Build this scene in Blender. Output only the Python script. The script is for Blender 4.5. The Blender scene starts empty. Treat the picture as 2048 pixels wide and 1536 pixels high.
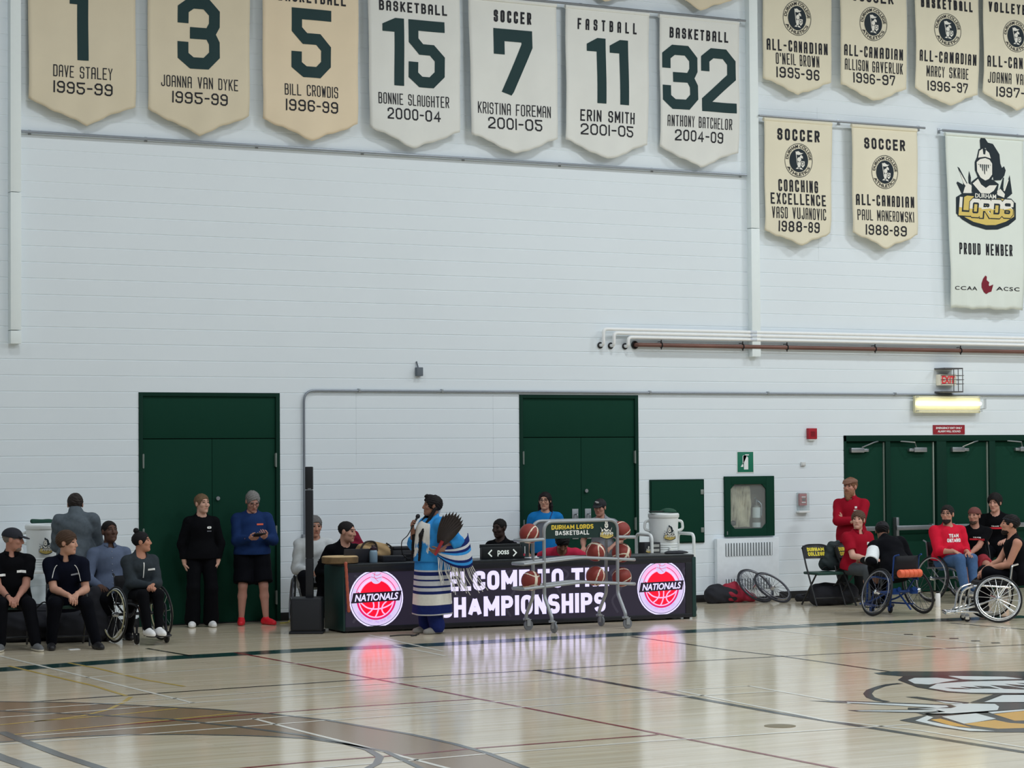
import bpy, bmesh, math, random
import numpy as np
from mathutils import Vector, Matrix, Euler

S = bpy.context.scene
COL = S.collection
R = math.radians
random.seed(7)

# ---------------------------------------------------------------- camera
EYE = 2.173            # height of the lens above the court floor
WALL = 28.15           # distance to the painted block wall
FPX = 4674.0           # focal length in pixels of the 2048 px frame
YAW, PITCH, ROLL = 0.49785, 0.0289, -0.00704
_cy, _sy, _cp, _sp = math.cos(YAW), math.sin(YAW), math.cos(PITCH), math.sin(PITCH)
_fwd = np.array([_sy * _cp, _cy * _cp, _sp])
_rt = np.array([_cy, -_sy, 0.0])
_up = np.cross(_rt, _fwd)
CR = math.cos(ROLL) * _rt + math.sin(ROLL) * _up
CU = -math.sin(ROLL) * _rt + math.cos(ROLL) * _up
cam = bpy.data.cameras.new('camera')
cam.sensor_width = 36.0
cam.lens = FPX / 2048 * 36.0
cam.clip_end = 200
camo = bpy.data.objects.new('camera', cam)
COL.objects.link(camo)
camo.matrix_world = Matrix(((CR[0], CU[0], -_fwd[0], 0), (CR[1], CU[1], -_fwd[1], 0),
                            (CR[2], CU[2], -_fwd[2], EYE), (0, 0, 0, 1)))
S.camera = camo

# ---------------------------------------------------------------- light of the hall
S.view_settings.view_transform = 'Standard'
S.view_settings.look = 'None'
S.view_settings.gamma = 1
S.view_settings.use_curve_mapping = False
S.view_settings.exposure = 0.0
S.cycles.use_denoising = True
S.cycles.max_bounces = 6
W_ = bpy.data.worlds.new('hall_air')
S.world = W_
W_.use_nodes = True
W_.node_tree.nodes['Background'].inputs[0].default_value = (0.80, 0.90, 1.0, 1)
W_.node_tree.nodes['Background'].inputs[1].default_value = 0.11


def ceiling_lamp(x, y, power, sx=1.8, sy=0.7, z=10.6):
    l = bpy.data.lights.new('ceiling_lamp', 'AREA')
    l.shape = 'RECTANGLE'
    l.size, l.size_y = sx, sy
    l.energy = power
    l.color = (0.93, 0.98, 1.0)
    o = bpy.data.objects.new('ceiling_lamp', l)
    COL.objects.link(o)
    o.location = (x, y, z)
    return o


for _y, _p in ((22.5, 225), (15.0, 348), (7.5, 265)):
    for _x, _k in ((0, .52), (8, .74), (16, 1.0), (24, 1.30), (32, 1.35)):
        ceiling_lamp(_x, _y, _p * _k)

# ---------------------------------------------------------------- from photo pixels to places in the hall


def ray(px, py):
    return (px - 1024) / FPX * CR - (py - 768) / FPX * CU + _fwd


def Pw(px, py, Y=WALL):
    """point on the vertical plane y = Y"""
    d = ray(px, py)
    d = d / d[1] * Y
    return Vector((d[0], Y, d[2] + EYE))


def Fl(px, py, z=0.0):
    """point on the floor"""
    d = ray(px, py)
    d = d * ((z - EYE) / d[2])
    return Vector((d[0], d[1], z))


def Pp(px, py, p0, n):
    """point on any plane"""
    d = ray(px, py)
    e = np.array([0, 0, EYE])
    n = np.array(n)
    k = np.dot(np.array(p0) - e, n) / np.dot(d, n)
    return Vector(e + d * k)


# ---------------------------------------------------------------- materials


def lin(c):
    return tuple((v / 12.92 if v <= .04045 else ((v + .055) / 1.055) ** 2.4) for v in (x / 255 for x in c))


MATS = {}


def mat(name, rgb, rough=.6, metal=0.0, var=.07, scale=14.0, bump=0.0, bscale=60.0, gain=1.5, coat=0.0, spec=.4, emit=None, estr=0.0, alpha=None):
    if name in MATS:
        return MATS[name]
    m = bpy.data.materials.new(name)
    m.use_nodes = True
    nt = m.node_tree
    b = nt.nodes['Principled BSDF']
    c = [min(.92, v * gain) for v in lin(rgb)]
    tc = nt.nodes.new('ShaderNodeTexCoord')
    nz = nt.nodes.new('ShaderNodeTexNoise')
    nz.inputs['Scale'].default_value = scale
    nz.inputs['Detail'].default_value = 3
    nt.links.new(tc.outputs['Object'], nz.inputs['Vector'])
    mx = nt.nodes.new('ShaderNodeMix')
    mx.data_type = 'RGBA'
    mx.inputs[6].default_value = (*[v * (1 - var) for v in c], 1)
    mx.inputs[7].default_value = (*[min(1, v * (1 + var)) for v in c], 1)
    nt.links.new(nz.outputs['Fac'], mx.inputs[0])
    nt.links.new(mx.outputs[2], b.inputs['Base Color'])
    b.inputs['Roughness'].default_value = rough
    b.inputs['Metallic'].default_value = metal
    b.inputs['Specular IOR Level'].default_value = spec
    if coat:
        b.inputs['Coat Weight'].default_value = coat
        b.inputs['Coat Roughness'].default_value = .15
    if bump:
        bn = nt.nodes.new('ShaderNodeTexNoise')
        bn.inputs['Scale'].default_value = bscale
        bn.inputs['Detail'].default_value = 4
        nt.links.new(tc.outputs['Object'], bn.inputs['Vector'])
        bp = nt.nodes.new('ShaderNodeBump')
        bp.inputs['Strength'].default_value = min(1, bump * 10)
        bp.inputs['Distance'].default_value = bump
        nt.links.new(bn.outputs['Fac'], bp.inputs['Height'])
        nt.links.new(bp.outputs['Normal'], b.inputs['Normal'])
    if emit is not None:
        b.inputs['Emission Color'].default_value = (*lin(emit), 1)
        b.inputs['Emission Strength'].default_value = estr
    if alpha is not None:
        b.inputs['Alpha'].default_value = alpha
    MATS[name] = m
    return m


# ---------------------------------------------------------------- mesh building


def catmull(pts, n=6):
    P = [Vector(p) for p in pts]
    if len(P) < 3:
        return P
    out = []
    for i in range(len(P) - 1):
        a, b, c, d = P[max(i - 1, 0)], P[i], P[i + 1], P[min(i + 2, len(P) - 1)]
        for k in range(n):
            t = k / n
            out.append(.5 * ((2 * b) + (c - a) * t + (2 * a - 5 * b + 4 * c - d) * t * t + (3 * b - a - 3 * c + d) * t ** 3))
    out.append(P[-1])
    return out


def fillet(pts, r, n=5):
    P = [Vector(p) for p in pts]
    out = [P[0]]
    for a, b, c in zip(P, P[1:], P[2:]):
        u, v = (a - b), (c - b)
        q = min(r, u.length * .48, v.length * .48)
        s, e = b + u.normalized() * q, b + v.normalized() * q
        for k in range(n + 1):
            t = k / n
            out.append((1 - t) ** 2 * s + 2 * t * (1 - t) * b + t * t * e)
    out.append(P[-1])
    return out


class MB:
    def __init__(self):
        self.v, self.f, self.m, self.slot = [], [], [], 0
        self.M = None

    def add(self, verts, faces, slot=None):
        o = len(self.v)
        for p in verts:
            p = Vector(p)
            self.v.append(self.M @ p if self.M else p)
        for q in faces:
            self.f.append([o + i for i in q])
            self.m.append(self.slot if slot is None else slot)
        return self

    def box(self, x0, x1, y0, y1, z0, z1, c=0.0):
        x0, x1 = min(x0, x1), max(x0, x1)
        y0, y1 = min(y0, y1), max(y0, y1)
        z0, z1 = min(z0, z1), max(z0, z1)
        if c <= 0:
            v = [(x, y, z) for x in (x0, x1) for y in (y0, y1) for z in (z0, z1)]
            f = [(0, 1, 3, 2), (4, 6, 7, 5), (0, 4, 5, 1), (2, 3, 7, 6), (0, 2, 6, 4), (1, 5, 7, 3)]
            return self.add(v, f)
        c = min(c, (x1 - x0) * .45, (y1 - y0) * .45, (z1 - z0) * .45)
        bm = bmesh.new()
        bmesh.ops.create_cube(bm, size=1)
        for w in bm.verts:
            w.co = ((x0 + x1) / 2 + w.co.x * (x1 - x0), (y0 + y1) / 2 + w.co.y * (y1 - y0), (z0 + z1) / 2 + w.co.z * (z1 - z0))
        bmesh.ops.bevel(bm, geom=list(bm.edges), offset=c, segments=2, affect='EDGES', profile=.6)
        return self.bm(bm)

    def bm(self, bm):
        bm.verts.index_update()
        self.add([w.co.copy() for w in bm.verts], [[w.index for w in q.verts] for q in bm.faces])
        bm.free()
        return self

    def tube(self, pts, r, n=8, closed=False, cap=True):
        P = [Vector(p) for p in pts]
        N = len(P)
        rr = r if isinstance(r, (list, tuple)) else [r] * N
        ring0 = None
        vs, fs = [], []
        prev = None
        for i in range(N):
            if closed:
                t = P[(i + 1) % N] - P[i - 1]
            else:
                t = P[min(i + 1, N - 1)] - P[max(i - 1, 0)]
            if t.length < 1e-9:
                t = Vector((0, 0, 1))
            t.normalize()
            if prev is None:
                a = Vector((0, 0, 1)) if abs(t.z) < .9 else Vector((1, 0, 0))
                u = t.cross(a).normalized()
            else:
                u = (prev - t * prev.dot(t))
                u = u.normalized() if u.length > 1e-6 else t.cross(Vector((0, 0, 1))).normalized()
            prev = u
            w = t.cross(u)
            for k in range(n):
                an = 2 * math.pi * k / n
                vs.append(P[i] + (u * math.cos(an) + w * math.sin(an)) * rr[i])
        for i in range(N if closed else N - 1):
            j = (i + 1) % N
            for k in range(n):
                l = (k + 1) % n
                fs.append((i * n + k, i * n + l, j * n + l, j * n + k))
        if cap and not closed:
            fs.append(tuple(range(n - 1, -1, -1)))
            fs.append(tuple((N - 1) * n + k for k in range(n)))
        return self.add(vs, fs)

    def rod(self, a, b, r, n=8):
        return self.tube([a, b], r, n)

    def lathe(self, prof, n=24, c=(0, 0, 0), axis='z'):
        vs, fs = [], []
        for (q, z) in prof:
            for k in range(n):
                a = 2 * math.pi * k / n
                p = (q * math.cos(a), q * math.sin(a), z)
                if axis == 'x':
                    p = (p[2], p[0], p[1])
                elif axis == 'y':
                    p = (p[0], -p[2], p[1])
                vs.append((p[0] + c[0], p[1] + c[1], p[2] + c[2]))
        L = len(prof)
        for i in range(L - 1):
            for k in range(n):
                l = (k + 1) % n
                fs.append((i * n + k, i * n + l, (i + 1) * n + l, (i + 1) * n + k))
        fs.append(tuple(range(n - 1, -1, -1)))
        fs.append(tuple((L - 1) * n + k for k in range(n)))
        return self.add(vs, fs)

    def ball(self, c, r, nu=16, nv=10):
        r = r if isinstance(r, (tuple, list)) else (r, r, r)
        prof = [(max(1e-4, math.sin(math.pi * i / nv)), -math.cos(math.pi * i / nv)) for i in range(nv + 1)]
        vs, fs = [], []
        for (q, z) in prof:
            for k in range(nu):
                a = 2 * math.pi * k / nu
                vs.append((c[0] + r[0] * q * math.cos(a), c[1] + r[1] * q * math.sin(a), c[2] + r[2] * z))
        for i in range(nv):
            for k in range(nu):
                l = (k + 1) % nu
                fs.append((i * nu + k, i * nu + l, (i + 1) * nu + l, (i + 1) * nu + k))
        return self.add(vs, fs)

    def ring(self, c, axis, rad, r, n=40, m=8):
        axis = Vector(axis).normalized()
        u = axis.orthogonal().normalized()
        w = axis.cross(u)
        return self.tube([Vector(c) + (u * math.cos(2 * math.pi * i / n) + w * math.sin(2 * math.pi * i / n)) * rad for i in range(n)], r, m, closed=True)

    def prism(self, poly, a, b, f=lambda x, z, t: (x, t, z)):
        """outline in two coordinates, given depth from a to b"""
        n = len(poly)
        vs = [f(x, z, a) for x, z in poly] + [f(x, z, b) for x, z in poly]
        fs = [tuple(range(n)), tuple(range(2 * n - 1, n - 1, -1))]
        for i in range(n):
            j = (i + 1) % n
            fs.append((i, n + i, n + j, j))
        return self.add(vs, fs)

    def build(self, name, mats, parent=None, smooth=35, kind=None, label=None, fixn=True):
        me = bpy.data.meshes.new(name)
        me.from_pydata([tuple(p) for p in self.v], [], self.f)
        mats = mats if isinstance(mats, (list, tuple)) else [mats]
        for m in mats:
            me.materials.append(m)
        if len(mats) > 1:
            me.polygons.foreach_set('material_index', self.m)
        if fixn:
            bm = bmesh.new()
            bm.from_mesh(me)
            bmesh.ops.recalc_face_normals(bm, faces=bm.faces)
            bm.to_mesh(me)
            bm.free()
        if smooth:
            me.shade_smooth()
            me.set_sharp_from_angle(angle=R(smooth))
        o = bpy.data.objects.new(name, me)
        COL.objects.link(o)
        if parent is not None:
            o.parent = parent
        if kind:
            o['kind'] = kind
        if label:
            o['label'] = label
        return o


def thing(name, label, cat, loc=(0, 0, 0), rot=0.0, group=None):
    o = bpy.data.objects.new(name, None)
    o.empty_display_size = .1
    COL.objects.link(o)
    o.location = loc
    o.rotation_euler = (0, 0, rot) if not isinstance(rot, (tuple, list)) else rot
    o['label'] = label
    o['category'] = cat
    if group:
        o['group'] = group
    return o


def tag(o, label, cat, group=None):
    o['label'] = label
    o['category'] = cat
    if group:
        o['group'] = group
    return o


def copy_tree(o, parent=None):
    c = o.copy()
    COL.objects.link(c)
    if parent is not None:
        c.parent = parent
    for ch in list(o.children):
        copy_tree(ch, c)
    return c


def recentre(o):
    """put a one-mesh thing's origin at its foot"""
    me = o.data
    n = len(me.vertices)
    a = np.empty(n * 3)
    me.vertices.foreach_get('co', a)
    a = a.reshape(-1, 3)
    c = np.array([(a[:, 0].min() + a[:, 0].max()) / 2, (a[:, 1].min() + a[:, 1].max()) / 2, a[:, 2].min()])
    me.vertices.foreach_set('co', (a - c).ravel())
    o.location = Vector(o.location) + Vector(c)
    return o


# ---------------------------------------------------------------- lettering
G = {
    'A': "0,0 0,4c 4,4c 4,0;0,1.8 4,1.8", 'B': "0,0 0,4 3.8,4c 3.8,2.1c .3,2.1;.3,2.1 4,2.1c 4,0c 0,0", 'C': "4,3 4,4c 0,4c 0,0c 4,0c 4,1",
    'D': "0,0 0,4 4,4c 4,0c z", 'E': "4,4 0,4 0,0 4,0;0,2 3.2,2", 'F': "4,4 0,4 0,0;0,2 3.2,2",
    'G': "4,3 4,4c 0,4c 0,0c 4,0c 4,2 2.3,2", 'H': "0,0 0,4;4,0 4,4;0,2 4,2", 'I': "0,0 0,4", 'J': "4,4 4,0c 0,0c 0,1",
    'K': "0,0 0,4;4,4 0,1.5;1.3,2.3 4,0", 'L': "0,4 0,0 4,0", 'M': "0,0 0,4;0,4 2,1.2;2,1.2 4,4;4,0 4,4", 'N': "0,0 0,4;0.1,4 3.9,0;4,0 4,4",
    'O': "0,0c 0,4c 4,4c 4,0c z", 'P': "0,0 0,4 4,4c 4,1.9c 0,1.9", 'R': "0,0 0,4 4,4c 4,1.9c 0,1.9;2,1.9 4,0",
    'S': "4,3 4,4c 0,4c 0,2.1c 4,2.1c 4,0c 0,0c 0,1", 'T': "0,4 4,4;2,4 2,0", 'U': "0,4 0,0c 4,0c 4,4", 'V': "0,4 2,0;2,0 4,4",
    'W': "0,4 .9,0;.9,0 2,3.2;2,3.2 3.1,0;3.1,0 4,4", 'X': "0,0 4,4;0,4 4,0", 'Y': "0,4 2,2 4,4;2,2 2,0", 'Z': "0,4 4,4 0,0 4,0",
    '-': "0,2 4,2", "'": "0,4 0,3", '0': "0,0c 0,4c 4,4c 4,0c z", '1': "0,0 0,4", '2': "0,3 0,4c 4,4c 4,2.3 0,0.4 0,0 4,0",
    '3': "0,3 0,4c 4,4c 4,2.6 3.4,2 4,1.4 4,0c 0,0c 0,1;1.6,2 3.4,2", '4': "3,0 3,4 0,1.1 4,1.1", '5': "4,4 0,4 0,2.3c 4,2.3c 4,0c 0,0c 0,1",
    '6': "4,3.2 4,4c 0,4c 0,0c 4,0c 4,2.1c 0,2.1", '7': "0,3 0,4 4,4 4,3.3 1.4,0", '8': "0.15,2.05c 0.15,4c 3.85,4c 3.85,2.05c z;0,0c 0,2.05c 4,2.05c 4,0c z",
    '9': "4,2 0,2c 0,4c 4,4c 4,0c 0,0c 0,.8",
}
GW = {'I': 0, '1': 0, "'": 0, 'M': 1.2, 'W': 1.25, '-': .55, ' ': .7, 'J': .9, 'T': .95}


def stroke(pts, t, closed, sub, out_v, out_f):
    """ribbon of width t along a 2-D line, mitred"""
    P = [np.array(p, float) for p in pts]
    n = len(P)
    L, Rr = [], []
    for i in range(n):
        a = P[i - 1] if (i > 0 or closed) else None
        b = P[(i + 1) % n] if (i < n - 1 or closed) else None
        d1 = (P[i] - a) / (np.linalg.norm(P[i] - a) + 1e-9) if a is not None else None
        d2 = (b - P[i]) / (np.linalg.norm(b - P[i]) + 1e-9) if b is not None else None
        if d1 is None:
            d1 = d2
        if d2 is None:
            d2 = d1
        n1, n2 = np.array([-d1[1], d1[0]]), np.array([-d2[1], d2[0]])
        m = n1 + n2
        k = np.dot(m, m)
        m = m / (np.linalg.norm(m) + 1e-9)
        s = 1 / max(.45, np.dot(m, n1)) if k > 1e-6 else 1
        L.append(P[i] + m * s * t / 2)
        Rr.append(P[i] - m * s * t / 2)
    for i in range(n if closed else n - 1):
        j = (i + 1) % n
        q = max(1, int(np.linalg.norm(P[j] - P[i]) / sub))
        for s in range(q):
            u, w = s / q, (s + 1) / q
            o = len(out_v)
            out_v += [L[i] * (1 - u) + L[j] * u, Rr[i] * (1 - u) + Rr[j] * u, Rr[i] * (1 - w) + Rr[j] * w, L[i] * (1 - w) + L[j] * w]
            out_f.append((o, o + 1, o + 2, o + 3))


def block_text(s, width, h, t, gap=None, cham=None, sub=.12, big=False, spread=None):
    """octagonal athletic lettering filling width x h, centred on 0,0"""
    gap = t * 1.1 if gap is None else gap
    units = sum(GW.get(c, 1) for c in s)
    fixed = len(s) * t + (len(s) - 1) * gap
    if big:
        units = sum((.45 if c == '1' else 1) for c in s)
    w1 = max(.05 * h, (width - fixed) / max(units, .01))
    if spread:
        w1 = spread
    cham = min(w1, h) * .26 if cham is None else cham
    V, Fc = [], []
    x = -width / 2
    for c in s:
        w = GW.get(c, 1) * w1
        if big and c == '1':
            w = .45 * w1
            o = len(V)
            x0, x1 = x, x + w + t
            V += [np.array(p) for p in ((x1 - t, -h / 2), (x1, -h / 2), (x1, h / 2), (x1 - t * .9, h / 2), (x0, h / 2 - h * .10), (x0, h / 2 - h * .21), (x1 - t, h / 2 - h * .21))]
            Fc += [(o, o + 1, o + 2, o + 6), (o + 6, o + 2, o + 3), (o + 6, o + 3, o + 4, o + 5)]
            x = x1 + gap
            continue
        for st in G.get(c, '').split(';'):
            tk = st.split()
            if not tk:
                continue
            closed = tk[-1] == 'z'
            if closed:
                tk = tk[:-1]
            pts = []
            for q in tk:
                ch = q.endswith('c')
                a, b = q.rstrip('c').split(',')
                pts.append((x + t / 2 + float(a) / 4 * w, -h / 2 + t / 2 + float(b) / 4 * (h - t), ch))
            line = []
            n = len(pts)
            for i, (px, py, ch) in enumerate(pts):
                p = np.array([px, py])
                if ch and (closed or 0 < i < n - 1):
                    a, b = np.array(pts[i - 1][:2]), np.array(pts[(i + 1) % n][:2])
                    for e in (a, b):
                        d = np.linalg.norm(e - p)
                        line.append(p + (e - p) / (d + 1e-9) * min(cham, d * .46))
                else:
                    line.append(p)
            # butt the free ends out to the cell edge
            if not closed:
                for e, f_ in ((0, 1), (-1, -2)):
                    d = line[e] - line[f_]
                    d /= (np.linalg.norm(d) + 1e-9)
                    line[e] = line[e] + d * t / 2
            stroke(line, t, closed, sub, V, Fc)
        x += w + t + gap
    V = [np.array([v[0], min(h / 2, max(-h / 2, v[1]))]) for v in V]
    return V, Fc


GR_ = dict(G)
GR_.update({'A': "0,0 2,4;2,4 4,0;0.8,1.3 3.2,1.3", 'M': "0,0 0,4;0,4 2,1.0;2,1.0 4,4;4,0 4,4", 'S': "3.8,3.3 3.4,4c 0,4c 0,2.05c 4,2.05c 4,0c 0.6,0c 0.1,.7", 'R': "0,0 0,4 4,4c 4,1.7c 0,1.7;2.2,1.7 4,0", 'Y': "0,4 2,1.8 4,4;2,1.8 2,0"})


def bold_text(s, h, t=.24, width=None):
    """heavy rounded grotesque, cap height h, t = stroke share of the height"""
    V, Fc = [], []
    tt = t * h
    x = 0.0
    for c in s:
        w = {'I': 0, ' ': .05, 'M': .62, 'W': .8, 'A': .52, 'L': .33, 'E': .34, 'T': .42, 'F': .34, '-': .2}.get(c, .42) * h
        for st in GR_.get(c, '').split(';'):
            tk = st.split()
            if not tk:
                continue
            closed = tk[-1] == 'z'
            pts = [(x + tt / 2 + float(q.rstrip('c').split(',')[0]) / 4 * w, -h / 2 + tt / 2 + float(q.rstrip('c').split(',')[1]) / 4 * (h - tt), q.endswith('c')) for q in (tk[:-1] if closed else tk)]
            line, n = [], len(pts)
            for i, (px, py, ch) in enumerate(pts):
                p = np.array([px, py])
                if ch and (closed or 0 < i < n - 1):
                    a, b = np.array(pts[i - 1][:2]), np.array(pts[(i + 1) % n][:2])
                    da, db = np.linalg.norm(a - p), np.linalg.norm(b - p)
                    r = .24 * h
                    s_, e_ = p + (a - p) / (da + 1e-9) * min(r, da * .49), p + (b - p) / (db + 1e-9) * min(r, db * .49)
                    line += [(1 - u) ** 2 * s_ + 2 * u * (1 - u) * p + u * u * e_ for u in (0, .25, .5, .75, 1)]
                else:
                    line.append(p)
            if not closed:
                for e, f_ in ((0, 1), (-1, -2)):
                    d = line[e] - line[f_]
                    d /= (np.linalg.norm(d) + 1e-9)
                    if abs(d[0]) < .2 or abs(d[1]) < .2:
                        line[e] = line[e] + d * tt / 2
            stroke(line, tt, closed, 9, V, Fc)
        x += w + tt + (.10 if c != ' ' else .06) * h
    x -= .10 * h
    k = 1 if width is None else width / x
    return [np.array([(v[0] - x / 2) * k, min(h / 2, max(-h / 2, v[1]))]) for v in V], Fc


def font_text(s, h, bold=0.0, shear=0.0, width=None, spacing=1.0):
    """lettering from the built-in typeface: cap height h, centred on 0,0"""
    cu = bpy.data.curves.new('lettering', 'FONT')
    cu.body = s
    cu.size = 1
    cu.shear = shear
    cu.offset = bold
    cu.space_character = spacing
    cu.fill_mode = 'FRONT'
    cu.resolution_u = 4
    ob = bpy.data.objects.new('lettering', cu)
    COL.objects.link(ob)
    dg = bpy.context.evaluated_depsgraph_get()
    me = bpy.data.meshes.new_from_object(ob.evaluated_get(dg))
    V = np.array([v.co[:2] for v in me.vertices])
    Fc = [tuple(p.vertices) for p in me.polygons]
    bpy.data.objects.remove(ob)
    bpy.data.curves.remove(cu)
    bpy.data.meshes.remove(me)
    if not len(V):
        return [], []
    lo, hi = V.min(0), V.max(0)
    V -= (lo + hi) / 2
    k = h / (hi[1] - lo[1])
    kx = k if width is None else width / (hi[0] - lo[0])
    return [np.array([x * kx, y * k]) for x, y in V], Fc


def disc(cx, cy, rx, ry=None, n=40):
    ry = ry or rx
    return [np.array([cx + rx * math.cos(2 * math.pi * i / n), cy + ry * math.sin(2 * math.pi * i / n)]) for i in range(n)], [tuple(range(n))]


def annulus(cx, cy, r0, r1, a0=0, a1=360, n=48):
    V, Fc = [], []
    for i in range(n + 1):
        a = R(a0 + (a1 - a0) * i / n)
        V += [np.array([cx + r0 * math.cos(a), cy + r0 * math.sin(a)]), np.array([cx + r1 * math.cos(a), cy + r1 * math.sin(a)])]
    for i in range(n):
        Fc.append((2 * i, 2 * i + 1, 2 * i + 3, 2 * i + 2))
    return V, Fc


def arc_text(s, h, rad, a_mid, span, bold=0, top=True):
    """lettering bent round a circle; a_mid and span in degrees"""
    V, Fc = font_text(s, h, bold)
    xs = [v[0] for v in V]
    w = max(xs) - min(xs)
    out = []
    for x, y in V:
        if top:
            a = R(a_mid) - x / w * R(span)
            r = rad + y
        else:
            a = R(a_mid) + x / w * R(span)
            r = rad - y
        out.append(np.array([r * math.cos(a), r * math.sin(a)]))
    return out, Fc
# ================================================================ the setting
BLOCK = mat('painted_block', (186, 193, 198), .55, var=.025, scale=1.3, bump=.0015, bscale=35, gain=1.62)
GREEN = mat('green_door_paint', (14, 51, 39), .7, var=.05, scale=3, gain=1.32, spec=.1)
GREEN2 = mat('green_frame_paint', (12, 43, 34), .65, var=.05, scale=3, gain=1.32, spec=.12)
BLACK = mat('black_rubber', (18, 19, 22), .6, gain=1.3)
STEEL = mat('galvanised_steel', (150, 155, 160), .38, .85, var=.12, gain=1.3)
CHROME = mat('polished_steel', (215, 218, 222), .18, .95, var=.04, gain=1.2)
WHITEP = mat('white_pipe_paint', (214, 218, 224), .35, var=.04, gain=1.35)
WHITE = mat('white_plastic', (205, 207, 208), .45, var=.03, gain=1.4)
RED = mat('red_plastic', (140, 22, 36), .4, gain=1.5)
INK = mat('black_ink', (24, 24, 30), .7, var=.03, gain=1.0)


def floor_material():
    m = bpy.data.materials.new('maple_boards')
    m.use_nodes = True
    nt = m.node_tree
    b = nt.nodes['Principled BSDF']
    tc = nt.nodes.new('ShaderNodeTexCoord')

    def noise(sx, sy, sc, det=4):
        mp = nt.nodes.new('ShaderNodeMapping')
        mp.inputs['Scale'].default_value = (sx, sy, 1)
        nt.links.new(tc.outputs['Object'], mp.inputs['Vector'])
        n = nt.nodes.new('ShaderNodeTexNoise')
        n.inputs['Scale'].default_value = sc
        n.inputs['Detail'].default_value = det
        nt.links.new(mp.outputs['Vector'], n.inputs['Vector'])
        return n
    br = nt.nodes.new('ShaderNodeTexBrick')
    br.inputs['Color1'].default_value = (*lin((226, 212, 184)), 1)
    br.inputs['Color2'].default_value = (*lin((236, 225, 202)), 1)
    br.inputs['Mortar'].default_value = (*lin((198, 182, 152)), 1)
    br.inputs['Scale'].default_value = 1
    br.inputs['Mortar Size'].default_value = .0018
    br.inputs['Brick Width'].default_value = 1.6
    br.inputs['Row Height'].default_value = .075
    nt.links.new(tc.outputs['Object'], br.inputs['Vector'])
    st = noise(.55, 9, 1.6)
    rp = nt.nodes.new('ShaderNodeValToRGB')
    rp.color_ramp.elements[0].position = .30
    rp.color_ramp.elements[0].color = (.60, .56, .50, 1)
    rp.color_ramp.elements[1].position = .62
    rp.color_ramp.elements[1].color = (1, 1, 1, 1)
    nt.links.new(st.outputs['Fac'], rp.inputs['Fac'])
    mu = nt.nodes.new('ShaderNodeMix')
    mu.data_type = 'RGBA'
    mu.blend_type = 'MULTIPLY'
    mu.inputs[0].default_value = .5
    nt.links.new(br.outputs['Color'], mu.inputs[6])
    nt.links.new(rp.outputs['Color'], mu.inputs[7])
    nt.links.new(mu.outputs[2], b.inputs['Base Color'])
    rn = noise(.4, 3, 1.0, 2)
    mr = nt.nodes.new('ShaderNodeMapRange')
    mr.inputs['To Min'].default_value = .10
    mr.inputs['To Max'].default_value = .15
    nt.links.new(rn.outputs['Fac'], mr.inputs['Value'])
    nt.links.new(mr.outputs['Result'], b.inputs['Roughness'])
    b.inputs['Specular IOR Level'].default_value = .65
    return m


MAPLE = floor_material()
mb = MB()
mb.box(-8, 36, -4, WALL + .3, -.12, 0)
floor = mb.build('floor', MAPLE, kind='structure')


def paint(name, rgb, gain=1.35):
    return mat(name, rgb, .16, var=.06, scale=5, gain=gain, spec=.5)


P_GREEN = paint('court_green_paint', (24, 56, 54))
P_BLACK = paint('court_black_paint', (22, 22, 24), 1.0)
P_GREY = paint('court_grey_paint', (86, 88, 86))
P_WHITE = paint('court_white_paint', (222, 220, 210), 1.2)
P_RED = paint('court_red_paint', (120, 32, 40))
P_YEL = paint('court_yellow_paint', (186, 160, 84), 1.3)
P_BROWN = paint('court_brown_stain', (136, 114, 88), 1.25)
P_GOLD = paint('court_gold_paint', (206, 158, 62), 1.3)
P_LOGO = paint('court_logo_white', (214, 222, 226), 1.25)
P_INKY = paint('court_logo_black', (34, 38, 44), 1.2)
P_TEAL = paint('court_logo_teal', (50, 64, 64), 1.2)


def floor_line(name, px, w, m, z=.0016, closed=False):
    pts = [Fl(x, y) for x, y in px]
    V, Fc = [], []
    stroke([(p.x, p.y) for p in pts], w, closed, .6, V, Fc)
    b = MB()
    b.add([(v[0], v[1], z) for v in V], Fc)
    return b.build(name, m, floor, smooth=0, kind='structure', fixn=False)


def floor_patch(name, polys, m, z=.0012):
    b = MB()
    for px in polys:
        P = [Fl(x, y) for x, y in px]
        b.add([(p.x, p.y, z) for p in P], [tuple(range(len(P)))])
    o = b.build(name, m, floor, smooth=0, kind='structure', fixn=False)
    bm = bmesh.new()
    bm.from_mesh(o.data)
    bmesh.ops.triangulate(bm, faces=bm.faces)
    for f in bm.faces:
        f.normal_update()
        if f.normal.z < 0:
            f.normal_flip()
    bm.to_mesh(o.data)
    bm.free()
    return o


outer_arc = [(-40, 1402), (0, 1403.6), (137, 1405), (273, 1411), (410, 1418), (543, 1428), (650, 1440), (733, 1454), (822, 1469), (908, 1488), (976, 1507), (1051, 1536), (1130, 1570)]
inner_arc = [(-40, 1487), (0, 1484.6), (137, 1474), (239, 1470), (376, 1469), (513, 1472), (615, 1477), (690, 1488)]
key_arc = [(690, 1488), (771, 1503), (836, 1534), (880, 1560)]
floor_patch('court_stain', [outer_arc + [(880, 1560), (836, 1534), (771, 1503), (690, 1488)] + inner_arc[::-1][1:]], P_BROWN, .0008)
floor_line('boundary_stripe', [(-30, 1341), (0, 1339.5), (300, 1318), (600, 1301), (887, 1288.5), (1200, 1271.5), (1695, 1247.5), (2060, 1233)], .42, P_GREEN, .0012)
floor_line('court_line', [(60, 1404), (400, 1381), (700, 1361), (1071, 1341), (1300, 1327), (1560, 1313), (2060, 1289)], .05, P_BLACK)
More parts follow.
